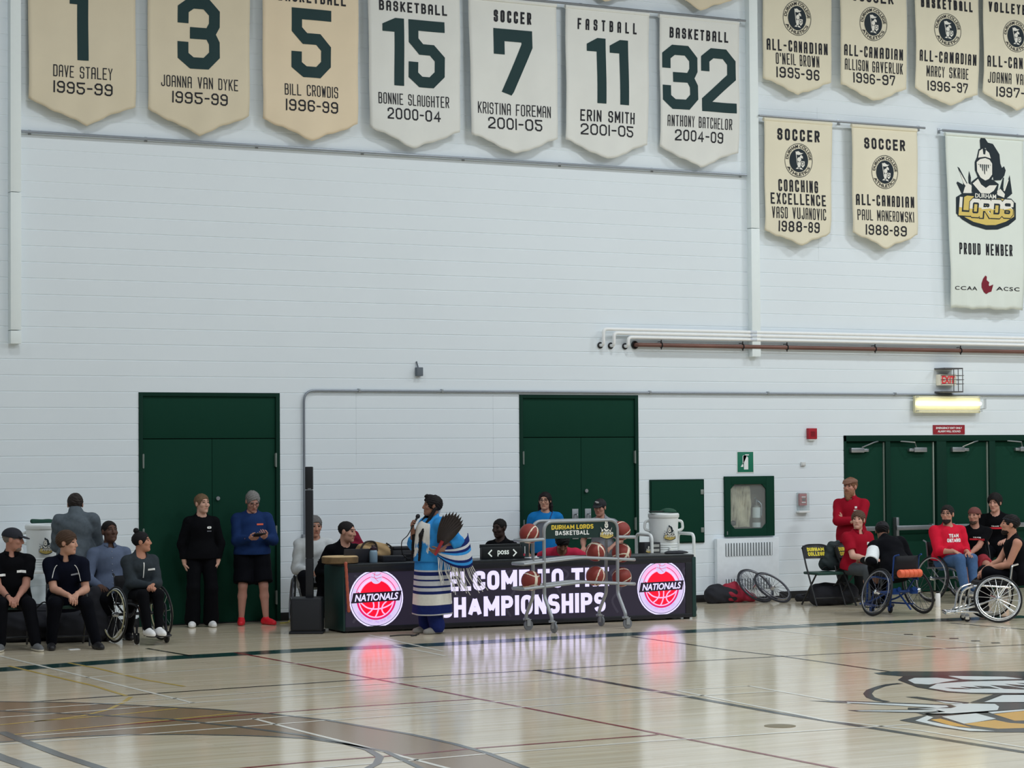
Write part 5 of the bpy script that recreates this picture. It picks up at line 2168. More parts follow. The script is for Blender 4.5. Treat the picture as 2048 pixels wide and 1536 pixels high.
for px, py, ry in ((752, 1197, 58), (1322, 1175.5, 54.5)):
    u, z = TP(px, py)
    r = TP(px, py - ry)[1] - z

    def L(name, VF, m, d):
        led(name, [v * r for v in VF[0]], VF[1], m, d, u, z)
    L('emblem_disc', disc(0, 0, 1), L_WHITE, .0020)
    L('emblem_line', annulus(0, 0, .925, .945), L_DARK, .0030)
    L('emblem_ring', annulus(0, 0, .70, .92), L_LILAC, .0030)
    L('emblem_upper_ring', annulus(0, 0, .70, .92, 25, 155), L_PINK, .0036)
    L('emblem_magenta_ring', annulus(0, 0, .665, .735, -200, 20), L_MAG, .0040)
    L('emblem_thin_ring', annulus(0, 0, .76, .785, 10, 170), L_MAG, .0042)
    L('emblem_ball', disc(0, 0, .625), L_RED, .0040)
    L('emblem_rim', annulus(0, 0, .625, .67), L_PINK, .0042)
    V, Fc = [], []
    for pts in ([(-.58, -.12), (-.35, -.30), (-.05, -.36), (.25, -.33), (.52, -.22), (.6, -.14)], [(-.12, -.1), (-.10, -.28), (-.20, -.42), (-.34, -.52)],
                [(.09, -.1), (.08, -.33), (.03, -.5), (-.04, -.63)], [(.38, -.1), (.25, -.22), (.20, -.36), (.24, -.48), (.32, -.55)]):
        p = catmull([(x, y, 0) for x, y in pts], 5)
        stroke([(q.x, q.y) for q in p], .05, False, .2, V, Fc)
    L('emblem_seams', (V, Fc), L_PINK, .0050)
    L('emblem_small_ball', disc(0, .72, .215), L_LILAC, .0060)
    V, Fc = [], []
    for pts in ([(-.2, .76), (0, .70), (.2, .74)], [(-.04, .93), (-.07, .74), (.08, .58)], [(-.14, .88), (.02, .80), (.17, .86)]):
        p = catmull([(x, y, 0) for x, y in pts], 5)
        stroke([(q.x, q.y) for q in p], .016, False, .2, V, Fc)
    L('emblem_ball_seams', (V, Fc), L_MAG, .0070)
    L('emblem_banner', ([V3(-.93, -.14), V3(.86, -.09), V3(.94, .25), V3(-.86, .21)], [(0, 1, 2, 3)]), L_DARK, .0070)
    V, Fc = font_text('NATIONALS', .245, .028, .22, width=1.62)
    L('emblem_lettering', ([V3(v[0] + .005, v[1] + .055 + v[0] * .025) for v in V], Fc), L_WHITE, .0085)
    L('emblem_date', arc_text('OSHAWA, ONT. | May 23-25, 2025', .095, .81, 262, 100, .0, top=False), mat('led_violet', (150, 120, 190), .5, emit=(140, 104, 190), estr=.9), .0060)

# ================================================================ things on the table


def on_table(px, py, d=.3):
    """point on the table top: px,py is the foot of the thing, d metres behind the front"""
    p0 = TA - TN * d
    p = Pp(px, py, p0, TN)
    return Vector((p.x, p.y, TH))


TW = lambda x, d, z=0: TA + TU * x - TN * d + Vector((0, 0, z))
tx = lambda px, d=.3: (Pp(px, 1120, TA - TN * d, TN) - TA).dot(TU)
HIDE = mat('rawhide', (176, 150, 110), .6, var=.25, scale=9, gain=1.4)
HIDE2 = mat('rawhide_side', (104, 84, 58), .7, var=.6, scale=14, gain=1.3)
t = thing('hand_drum', 'flat round rawhide hand drum lying on the left end of the table', 'drum', TW(tx(680, .22), .22, TH))
mb = MB()
mb.lathe([(.20, .0), (.222, .01), (.225, .075), (.215, .083)], 36)
mb.build('frame', HIDE2, t)
mb = MB()
mb.lathe([(.218, .082), (.205, .090), (.0, .092)], 36)
mb.build('drum_skin', HIDE, t)
a = Pp(691.5, 1127, TA + TN * .05, TN)
b = Pp(697.5, 1222, TA + TN * .05, TN)
mb = MB()
n = 22
mb.tube([a + (b - a) * (i / n) for i in range(n + 1)], [.018 + .003 * (i % 3 == 0) for i in range(n + 1)], 12)
mb.ball(a, .021)
mb.ball(b, .020)
o = tag(mb.build('drum_beater', mat('beater_brown', (146, 74, 58), .5, var=.3, scale=40, gain=1.5)), 'orange brown beaded drum beater hanging down the front of the table', 'drum beater')

x = tx(708, .42)
t = thing('laptop', 'open dark laptop seen from behind on the table near the drum', 'laptop', TW(x, .42, TH), TROT + math.pi)
mb = MB()
mb.box(-.19, .19, -.13, .13, 0, .018, .006)
mb.build('base', mat('laptop_dark', (34, 34, 40), .4, gain=1.2), t)
mb = MB()
mb.M = Matrix.Translation((0, .13, .016)) @ Matrix.Rotation(R(-12), 4, 'X')
mb.box(-.19, .19, -.006, .006, 0, .155, .005)
mb.build('screen_lid', mat('laptop_lid', (42, 42, 48), .35, gain=1.2), t)

t = thing('water_bottle', 'pale blue water bottle with a dark cap on the table', 'bottle', TW(tx(747, .24), .24, TH))
mb = MB()
mb.lathe([(.046, 0), (.050, .01), (.050, .12), (.042, .145), (.03, .155)], 20)
mb.build('body', mat('bottle_blue', (112, 134, 150), .3, gain=1.4), t)
mb = MB()
mb.lathe([(.040, .15), (.040, .178), (.025, .185), (.015, .20)], 18)
mb.tube(fillet([(-.02, 0, .18), (-.02, 0, .21), (.02, 0, .21), (.02, 0, .18)], .01), .006, 6)
mb.build('bottle_cap', mat('bottle_cap_dark', (44, 24, 34), .4, gain=1.3), t)

t = thing('canvas_bag', 'slouched tan canvas bag on the table behind the water bottle', 'bag', TW(tx(746, .5), .5, TH))
A = Sdf()
A.cap((-.14, 0, .10), (.16, 0, .10), .085, .075, k=.05)
A.cap((-.17, 0, .17), (-.05, 0, .21), .045, .04, k=.05)
A.cap((.02, 0, .19), (.16, 0, .17), .045, .05, k=.05)
A.cut((0, 0, .002), (0, 0, -1))
np_obj('bag_body', [(*A.mesh(.011, .007, seed=4, k2=24), 0)], mat('tan_canvas_bag', (142, 118, 84), .85, var=.2, scale=12, bump=.004, gain=1.4), t)
mb = MB()
mb.tube(catmull([(-.2, -.04, .03), (-.19, -.06, .16), (-.12, -.05, .24), (.0, -.05, .235), (.03, -.06, .12), (.0, -.08, .03)], 5), .012, 6)
mb.tube(catmull([(.16, -.05, .22), (.24, -.04, .16), (.25, -.03, .05)], 5), .010, 6)
mb.build('strap', mat('bag_strap', (40, 34, 32), .8), t)

x = tx(783, .3)
mb = MB()
p = TW(x, .3, TH)
mb.M = Matrix.Translation(p) @ Matrix.Rotation(TROT, 4, 'Z')
mb.box(-.15, .15, -.1, .1, 0, .075, .008)
mb.box(-.13, .13, -.102, -.1, .015, .06)
tag(recentre(mb.build('sound_mixer', mat('mixer_black', (34, 35, 40), .45, gain=1.2))), 'flat black equipment box on the table left of the speaking woman', 'equipment')
t = thing('equipment_case', 'rounded black equipment case on the table behind the flat box', 'case', TW(tx(808, .52), .52, TH), TROT)
mb = MB()
mb.box(-.19, .19, -.10, .10, 0, .14, .04)
mb.build('case_body', mat('case_black', (30, 31, 36), .7, gain=1.2), t)
mb = MB()
mb.box(-.17, .17, -.09, .09, .14, .175, .015)
mb.tube(fillet([(-.06, -.1, .08), (-.06, -.13, .08), (.06, -.13, .08), (.06, -.1, .08)], .02), .009, 6)
mb.build('case_lid', mat('case_black', (30, 31, 36)), t)

t = thing('red_cup', 'small red lidded cup on the table right of the speaking woman', 'cup', TW(tx(922, .2), .2, TH))
mb = MB()
mb.lathe([(.036, 0), (.044, .03), (.046, .055)], 18)
mb.build('body', mat('cup_red', (136, 26, 38), .4, gain=1.4), t)
mb = MB()
mb.lathe([(.052, .055), (.052, .066), (.040, .072), (.036, .09), (.03, .092)], 18)
mb.build('lid', mat('cup_red', (136, 26, 38)), t)

# possession sign
a = on_table(964, 1116, .2)
t = thing('possession_sign', 'black possession indicator sign with white arrows on the table', 'sign', TW(tx(1005, .16), .16, TH), TROT)
w = tx(1044, .16) - tx(965, .16)
h = Pp(1005, 1094, TA - TN * .16, TN).z - TH
mb = MB()
mb.box(-w / 2, w / 2, 0, .09, 0, h, .008)
mb.box(-w / 2, w / 2, .06, .10, h - .01, h + .035, .006)
mb.build('case', mat('sign_black', (22, 26, 28), .4, gain=1.2), t)
V, Fc = font_text('poss', h * .50, .02, width=w * .29)
mb = MB()
mb.add([(v[0] + .01, -.003, v[1] + h * .48) for v in V], Fc)
mb.build('lettering', mat('sign_glow', (190, 196, 190), .5, emit=(196, 204, 198), estr=.45), t, smooth=0)
for sx in (-1, 1):
    V, Fc = [], []
    stroke([(sx * (w * .27), h * .78), (sx * (w * .35), h * .5), (sx * (w * .27), h * .22)], .016, False, .2, V, Fc)
    mb = MB()
    mb.add([(v[0], -.003, v[1]) for v in V], Fc)
    mb.build('arrow', mat('sign_glow', (190, 196, 190)), t, smooth=0)
t = thing('display_stand', 'small dark device with a red mark standing right of the possession sign', 'device', TW(tx(1051, .2), .2, TH), TROT)
mb = MB()
mb.box(-.05, .05, 0, .04, 0, .19, .006)
mb.build('case', mat('device_dark', (26, 40, 42), .4, gain=1.2), t)
mb = MB()
mb.box(-.012, -.004, -.003, 0, .05, .15)
mb.build('white_mark', WHITE, t)
mb = MB()
mb.box(-.03, -.005, -.003, 0, .03, .06)
mb.build('red_mark', mat('device_red', (150, 40, 60), .4, gain=1.4), t)
p = TW(tx(1063, .15), .15, TH)
mb = MB()
mb.M = Matrix.Translation(p) @ Matrix.Rotation(TROT + .1, 4, 'Z')
mb.box(-.07, .06, -.09, .1, .0, .012, .003)
mb.box(.03, .05, -.06, -.03, .012, .03, .004)
tag(recentre(mb.build('paper_pad', mat('paper_white', (196, 198, 200), .7))), 'white paper pad lying on the table beside the dark device', 'paper')
mb = MB()
p = TW(tx(1352, .3), .3, TH)
A = Sdf()
A.ell((0, 0, .0), (.19, .09, .042))
A.cut((0, 0, .001), (0, 0, -1))
o = np_obj('cloth_bundle', [(*A.mesh(.012, .003), 0)], mat('bundle_black', (34, 36, 42), .7), None)
o.location = p
tag(o, 'low dark rounded cover lying on the right end of the table', 'cover')

# ================================================================ water coolers on white carts
COOL = mat('cooler_white', (196, 200, 200), .45, var=.03, scale=3, gain=1.45)


def flat_put(parent, ax, n, o0):
    """emblem on a flat or gently curved front: ax across, n out"""
    def put(name, V, Fc, m, l):
        mb = MB()
        mb.add([Vector(o0) + Vector(ax) * float(v[0]) + Vector((0, 0, 1)) * float(v[1]) + Vector(n) * (l * .45) for v in V], Fc)
        mb.build(name, m, parent, smooth=0, fixn=False)
    return put


def cooler(label, loc, rot):
    t = thing('water_cooler', label, 'cooler', loc, rot, 'white water coolers')
    t.scale = (.93, .93, .98)
    mb = MB()
    mb.lathe([(.185, 0), (.195, .02), (.19, .10), (.195, .16), (.20, .2), (.212, .46), (.212, .50)], 36)
    for k in range(4):
        mb.lathe([(.198, .035 + .03 * k), (.203, .043 + .03 * k), (.203, .051 + .03 * k), (.198, .058 + .03 * k)], 36)
    mb.build('body', COOL, t)
    mb = MB()
    mb.lathe([(.22, .50), (.226, .51), (.226, .545), (.215, .56), (.17, .56), (.165, .545), (.0, .545)], 36)
    mb.build('lid', COOL, t)
    for q in (-1, 1):
        mb = MB()
        mb.tube(fillet([(q * .20, 0, .46), (q * .27, 0, .45), (q * .28, 0, .34), (q * .205, 0, .32)], .04), .02, 10)
        mb.build('handle', COOL, t)
    mb = MB()
    mb.lathe([(.04, -.195), (.04, -.215), (.02, -.22)], 16, (.06, 0, .11), 'y')
    mb.box(.045, .075, -.25, -.19, .03, .1, .008)
    mb.build('tap', COOL, t)
    e = bpy.data.objects.new('emblem', None)
    COL.objects.link(e)
    e.parent = t
    emblem(flat_put(e, (1, 0, 0), (0, -1, 0), (.055, -.2215, .30)), .085)
    return t


def cart(label, loc, rot):
    t = thing('cooler_cart', label, 'cart', loc, rot, 'white carts under the coolers')
    mb = MB()
    mb.box(-.34, .34, -.24, .24, .74, .78, .012)
    mb.build('shelf', COOL, t)
    mb = MB()
    mb.box(-.34, .34, -.24, .24, .2, .24, .012)
    mb.build('lower_shelf', COOL, t)
    for q in (-1, 1):
        mb = MB()
        mb.tube(fillet([(q * .32, -.22, .12), (q * .32, -.22, 1.05), (q * .32, .22, 1.05), (q * .32, .22, .12)], .08), .022, 10)
        mb.build('side_rail', COOL, t)
    for x in (-.32, .32):
        for y in (-.22, .22):
            mb = MB()
            mb.lathe([(.05, -.012), (.06, -.008), (.06, .008), (.05, .012)], 18, (x, y, .06), 'x')
            mb.box(x - .02, x + .02, y - .02, y + .02, .06, .14, .005)
            mb.build('caster', mat('caster_grey', (84, 86, 90), .5), t)
    return t


xy = Pw(1330, 1080, 26.72)
cart('white tubular cart behind the right end of the scoring table', (xy.x, 26.72, 0), TROT)
cooler('white water cooler with a green cap on its lid, behind the table end', (xy.x - .02, 26.72, .78), -.42)
t = thing('team_cap', 'dark green cap lying on the lid of the right hand cooler', 'cap', (xy.x - .02, 26.70, 1.342))
A = Sdf()
A.ell((.06, 0, .0), (.12, .11, .055))
A.cut((0, 0, .001), (0, 0, -1))
np_obj('crown', [(*A.mesh(.008, .002), 0)], mat('cap_green', (26, 62, 48), .8), t)
A = Sdf()
A.ell((-.14, -.02, .012), (.12, .09, .010), np.array(rotz(8)))
np_obj('brim', [(*A.mesh(.007), 0)], mat('cap_brim_dark', (26, 32, 32), .7), t)
t = thing('medical_box', 'black box with pale emblem and lettering on the white cart', 'box', (xy.x - .31, 26.62, .78), TROT)
mb = MB()
mb.box(-.12, .12, -.09, .09, 0, .17, .008)
mb.build('box', mat('box_black', (36, 38, 42), .5), t)
e = bpy.data.objects.new('emblem', None)
COL.objects.link(e)
e.parent = t
emblem(flat_put(e, (1, 0, 0), (0, -1, 0), (-.06, -.0915, .085)), .045)
mb = MB()
for z in (.06, .12):
    mb.box(.01, .10, -.0925, -.09, z - .014, z + .022)
mb.build('label', mat('label_grey', (140, 142, 140), .6), t)

xy2 = Pw(88, 1100, 27.74)
cart('white tubular cart by the wall behind the seated men', (xy2.x - .02, 27.74, 0), 0)
cooler('white water cooler standing by the wall behind the seated men', (xy2.x - .02, 27.74, .78), -.36)
mb = MB()
A = Sdf()
A.cap((-.12, 0, .025), (.10, .02, .022), .03, .026, k=.02)
A.cap((.12, .02, .02), (.2, .03, .018), .024, .02, k=.004)
A.cut((0, 0, .001), (0, 0, -1))
o = np_obj('folded_towel', [(*A.mesh(.009, .003), 0)], mat('towel_green', (28, 60, 50), .85), None)
o.location = (xy2.x - .03, 27.71, 1.342)
tag(o, 'rolled dark green cloth lying on the lid of the left hand cooler', 'cloth')

# ================================================================ column loudspeaker
p = Fl(611, 1269)
t = thing('column_loudspeaker', 'tall black column loudspeaker on a box base left of the table', 'speaker', (p.x + .125, p.y + .23, 0), R(-28))
LSB = mat('speaker_black', (22, 24, 30), .5, var=.08, gain=1.2)
mb = MB()
mb.box(-.19, .19, -.20, .20, .02, .43, .03)
mb.box(-.205, .205, -.215, .215, .0, .03, .01)
base = mb.build('base_cabinet', LSB, t)
mb = MB()
mb.box(-.165, .165, -.206, -.198, .05, .40, .004)
mb.build('grille', mat('speaker_grille', (30, 32, 38), .7, bump=.002, bscale=300, gain=1.2), base)
ztop = Pw(620, 933, p.y + .2).z
mb = MB()
zs_ = [.42, ztop * .45, ztop * .86, ztop]
for a, b in zip(zs_, zs_[1:]):
    mb.box(-.012, .080, -.10, -.0, a + .002, b - .002, .01)
mb.build('column', LSB, t)
mb = MB()
mb.box(.02, .06, -.106, -.1, ztop * .86 + .01, ztop * .86 + .018)
mb.build('name_plate', CHROME, t)

# ================================================================ ball cart and basketballs
cx, cy, crot = 14.30, 24.72, R(5)
t = thing('ball_cart', 'grey tubular basketball cart with a green name panel on casters', 'cart', (cx, cy, 0), crot)
TUBE = mat('cart_grey_tube', (140, 144, 148), .38, .35, var=.05, gain=1.35)
zz = lambda py, px=1160: Pw(px, py, cy).z
hl, hd = .545, .12
ztop = zz(1041) + .0
z1, z2, z3 = zz(1077), zz(1123), zz(1172)
for sy in (-1, 1):
    mb = MB()
    y = sy * hd
    mb.tube(fillet([(-hl, y, z3 - .02), (-hl, y, ztop), (hl, y, ztop), (hl, y, z3 - .02)], .13, 8), .021, 12)
    mb.build('end_frame', TUBE, t)
legs = []
for sx in (-1, 1):
    for sy in (-1, 1):
        mb = MB()
        y0, y1 = sy * hd, sy * (hd + .155)
        mb.tube(fillet([(sx * hl, y0, z3), (sx * hl, y0, z3 - .10), (sx * hl, y1, z3 - .34), (sx * hl, y1, .14)], .12, 8), .022, 12)
        leg = mb.build('leg', TUBE, t)
        mb = MB()
        mb.lathe([(.046, -.013), (.062, -.011), (.062, .011), (.046, .013)], 24, (sx * hl + .03, y1, .062), 'x' if sx * sy > 0 else 'y')
        cw = mb.build('caster_wheel', mat('caster_rubber', (92, 95, 100), .5), leg)
        mb = MB()
        mb.box(sx * hl - .03, sx * hl + .03, y1 - .03, y1 + .03, .128, .15, .006)
        if sx * sy > 0:
            mb.box(sx * hl + .008, sx * hl + .016, y1 - .025, y1 + .02, .05, .13, .003)
            mb.box(sx * hl + .044, sx * hl + .052, y1 - .025, y1 + .02, .05, .13, .003)
        else:
            mb.box(sx * hl - .0, sx * hl + .05, y1 - .024, y1 - .016, .05, .13, .003)
            mb.box(sx * hl - .0, sx * hl + .05, y1 + .016, y1 + .024, .05, .13, .003)
        mb.box(sx * hl - .04, sx * hl + .07, y1 - .012, y1 + .012, .124, .134, .004)
        mb.build('caster_fork', TUBE, leg)
hx = hl + .30
for z in (z2, z3):
    mb = MB()
    mb.tube(fillet([(-hx, -hd, z), (0, -hd, z + .055), (hx, -hd, z), (hx, hd, z), (0, hd, z + .055), (-hx, hd, z)], .1, 6) + [Vector((-hx, hd * .2, z)), Vector((-hx, -hd * .6, z))], .020, 10, closed=True)
    mb.build('ball_rail', TUBE, t)
for sx in (-1, 1):
    mb = MB()
    mb.tube(fillet([(sx * hl, -hd, z1 + .01), (sx * hx, -hd, z1), (sx * hx, hd, z1), (sx * hl, hd, z1 + .01)], .09, 6), .021, 10)
    mb.build('ball_rail', TUBE, t)
mb = MB()
r_ = .12
out = [(-hl + .015, z1 + .012), (hl - .015, z1 + .012)] + [(hl - .015 - r_ + r_ * math.cos(R(a)), ztop - .016 - r_ + r_ * math.sin(R(a))) for a in range(0, 91, 15)] + [(-hl + .015 + r_ + r_ * math.cos(R(a)), ztop - .016 - r_ + r_ * math.sin(R(a))) for a in range(90, 181, 15)]
mb.prism(out, -hd - .008, -hd + .008)
pan = mb.build('name_panel', mat('panel_green', (22, 46, 44), .4, gain=1.3), t)
mb = MB()
mb.prism(out, hd - .008, hd + .008)
mb.build('rear_panel', mat('panel_grey', (84, 88, 98), .5), t)
hp2 = ztop - z1
YEL = mat('panel_yellow', (206, 178, 60), .5, gain=1.5)
PWH = mat('panel_white', (214, 216, 216), .5, gain=1.4)
for s, k, w, m in (('DURHAM LORDS', .68, .57, YEL), ('BASKETBALL', .36, .46, PWH)):
    V, Fc = bold_text(s, hp2 * .25, .20, width=2 * hl * w)
    mb = MB()
    mb.add([(v[0] - .13 + (0 if k > .5 else -.005), -hd - .0095, v[1] + z1 + hp2 * k) for v in V], Fc)
    mb.build('lettering', m, pan, smooth=0)
e = bpy.data.objects.new('emblem', None)
COL.objects.link(e)
e.parent = t
emblem(flat_put(e, (1, 0, 0), (0, -1, 0), (hl - .17, -hd - .0085, z1 + hp2 * .53)), .105)

BALL = mat('ball_maroon', (116, 44, 38), .55, var=.10, scale=30, bump=.0012, bscale=420, gain=1.5)
BALLW = mat('ball_cream', (200, 188, 170), .55, bump=.001, bscale=420, gain=1.4)


def make_ball(label, loc, rot):
    r0 = .121
    mb = MB()
    mb.ball((0, 0, 0), r0, 128, 80)
    V = np.array([tuple(v) for v in mb.v]) / r0
    fm = []
    for q in mb.f:
        c = V[q].mean(0)
        x, y, z = c / np.linalg.norm(c)
        band = abs(x) < .10 + .06 * abs(z) ** 3 or abs(abs(y) - .42 - .5 * x * x) < .065 or (abs(z) < .012)
        fm.append(1 if band else 0)
    mb.m = fm
    o = mb.build('basketball', [BALL, BALLW], None, smooth=80, fixn=False)
    o.location = loc
    o.rotation_euler = rot
    return tag(o, label, 'ball', 'basketballs on the cart')


MAT5 = Matrix.Translation((cx, cy, 0)) @ Matrix.Rotation(crot, 4, 'Z')
first = None
for lab, x, y, z, rot in (
        ('basketball on the top left arm of the cart', -hl - .13, 0, z1, (.3, .5, .4)),
        ('basketball behind the top right corner of the cart panel', hl + .14, 0, z1, (1.0, .3, 1.2)),
        ('basketball in front on the middle right rail with a white band', hl - .26, -.02, z2, (.2, -.5, .6)),
        ('basketball at the right end of the middle rail', hl + .15, 0, z2, (1.3, .5, .2)),
        ('basketball on the left end of the lowest rail', -hl - .11, 0, z3, (1.55, .1, .05)),
        ('basketball with curved white band on the right of the lowest rail', hl - .26, -.02, z3, (.3, .2, .5)),
        ('basketball at the right end of the lowest rail', hl + .15, .0, z3, (1.2, .2, .9))):
    rail = z + .055 * max(0, 1 - abs(x) / hx) if z != z1 else z
    P = MAT5 @ Vector((x, y, rail + .078))
    if first is None:
        first = o = make_ball(lab, P, rot)
    else:
        o = first.copy()
        COL.objects.link(o)
        o.location = P
        o.rotation_euler = rot
        o['label'] = lab

# ================================================================ folding chairs
CH_BLK = mat('chair_black', (24, 26, 30), .45, var=.05, gain=1.2)
CH_GRN = mat('chair_green_vinyl', (22, 56, 48), .45, var=.05, gain=1.3)
CH_YEL = mat('chair_yellow', (206, 190, 52), .5, gain=1.5)


def folding_chair(label, x, y, rel=None, rot=None, cat='chair'):
    """front towards local +Y"""
    if rot is None:
        rot = math.atan2(-y, -x) + R(rel) - math.pi / 2
    t = thing('folding_chair', label, cat, (x, y, 0), rot, 'folding chairs')
    for q in (-1, 1):
        mb = MB()
        mb.tube(fillet([(q * .225, .22, .015), (q * .225, -.10, .62), (q * .20, -.19, .83)], .1), .0125, 8)
        mb.build('front_leg', CH_BLK, t)
        mb = MB()
        mb.tube([(q * .20, -.24, .015), (q * .20, .16, .44)], .0125, 8)
        mb.build('rear_leg', CH_BLK, t)
    mb = MB()
    mb.tube([(-.225, .165, .12), (.225, .165, .12)], .009, 8)
    mb.tube([(-.2, -.17, .10), (.2, -.17, .10)], .009, 8)
    mb.build('stretcher', CH_BLK, t)
    mb = MB()
    mb.box(-.205, .205, -.19, .22, .435, .475, .018)
    mb.build('seat', CH_GRN, t)
    mb = MB()
    th = R(23)
    n = 10
    fr, bk = [], []
    Y0, Z0 = -.135, .655
    for i in range(n + 1):
        u = i / n * 2 - 1
        for v in (0, 1):
            zz_ = .0 if v == 0 else .20 - .05 * u ** 4
            yy = -.022 * (1 - u * u)
            fr.append((u * .215, Y0 + yy - zz_ * math.sin(th), Z0 + zz_ * math.cos(th)))
    for p_ in fr:
        bk.append((p_[0], p_[1] - .014, p_[2] - .005))
    L_ = len(fr)
    fs = []
    for i in range(n):
        a = 2 * i
        fs += [(a, a + 2, a + 3, a + 1), (L_ + a, L_ + a + 1, L_ + a + 3, L_ + a + 2), (a, L_ + a, L_ + a + 2, a + 2), (a + 1, a + 3, L_ + a + 3, L_ + a + 1)]
    fs += [(0, 1, L_ + 1, L_), (2 * n, L_ + 2 * n, L_ + 2 * n + 1, 2 * n + 1)]
    mb.add(fr + bk, fs)
    mb.tube(catmull([(q_[0], q_[1] - .006, q_[2]) for q_ in fr[1::2]], 3), .0125, 8)
    bkr = mb.build('backrest', CH_BLK, t)
    for s, zc in (('DURHAM', .130), ('COLLEGE', .062)):
        V, Fc = bold_text(s, .056, .25, width=.27)
        mb = MB()
        pv = []
        for v in V:
            u = -v[0] / .215
            yy = -.022 * (1 - u * u)
            zz_ = zc + v[1]
            pv.append((-v[0], Y0 + yy + .003 - zz_ * math.sin(th), Z0 + zz_ * math.cos(th) + .001))
        mb.add(pv, Fc)
        mb.build('lettering', CH_YEL, bkr, smooth=0)
    return t


def dup_chair(src, label, x, y, rel):
    c = copy_tree(src)
    c.location = (x, y, 0)
    c.rotation_euler = (0, 0, math.atan2(-y, -x) + R(rel) - math.pi / 2)
    c['label'] = label
    return c


# ================================================================ wheelchairs


def wheel_parts(parent, c, axis, r, tyre_m, rim_m, push=True, spokes=18, sr=.0028, name='wheel', hub_m=None, spoke_m=None):
    """a spoked wheel: centre c, axis pointing outwards"""
    axis = Vector(axis).normalized()
    c = Vector(c)
    u = axis.orthogonal().normalized()
    w = axis.cross(u)
    mb = MB()
    mb.ring(c, axis, r - .013, .013, 56, 10)
    ty = mb.build(name, tyre_m, parent)
    mb = MB()
    mb.ring(c, axis, r - .031, .0095, 56, 8)
    mb.build('rim', rim_m, ty)
    mb = MB()
    for k in range(spokes):
        a = 2 * math.pi * k / spokes
        d = u * math.cos(a) + w * math.sin(a)
        e = u * math.cos(a + .22 * (-1) ** k) + w * math.sin(a + .22 * (-1) ** k)
        mb.tube([c + e * .022 + axis * (.022 if k % 2 else -.022), c + d * (r - .034)], sr, 5, cap=False)
    mb.build('spokes', spoke_m or rim_m, ty)
    mb = MB()
    mb.tube([c - axis * .034, c - axis * .03, c + axis * .03, c + axis * .042], [.014, .028, .028, .012], 14)
    mb.build('hub', hub_m or CHROME, ty)
    if push:
        mb = MB()
        mb.ring(c + axis * .024, axis, r - .048, .0085, 56, 8)
        for k in range(5):
            a = 2 * math.pi * k / 5
            d = u * math.cos(a) + w * math.sin(a)
            mb.tube([c + d * (r - .034), c + d * (r - .048) + axis * .022], .005, 5)
        mb.build('push_rim', push if push is not True else rim_m, ty)
    return ty


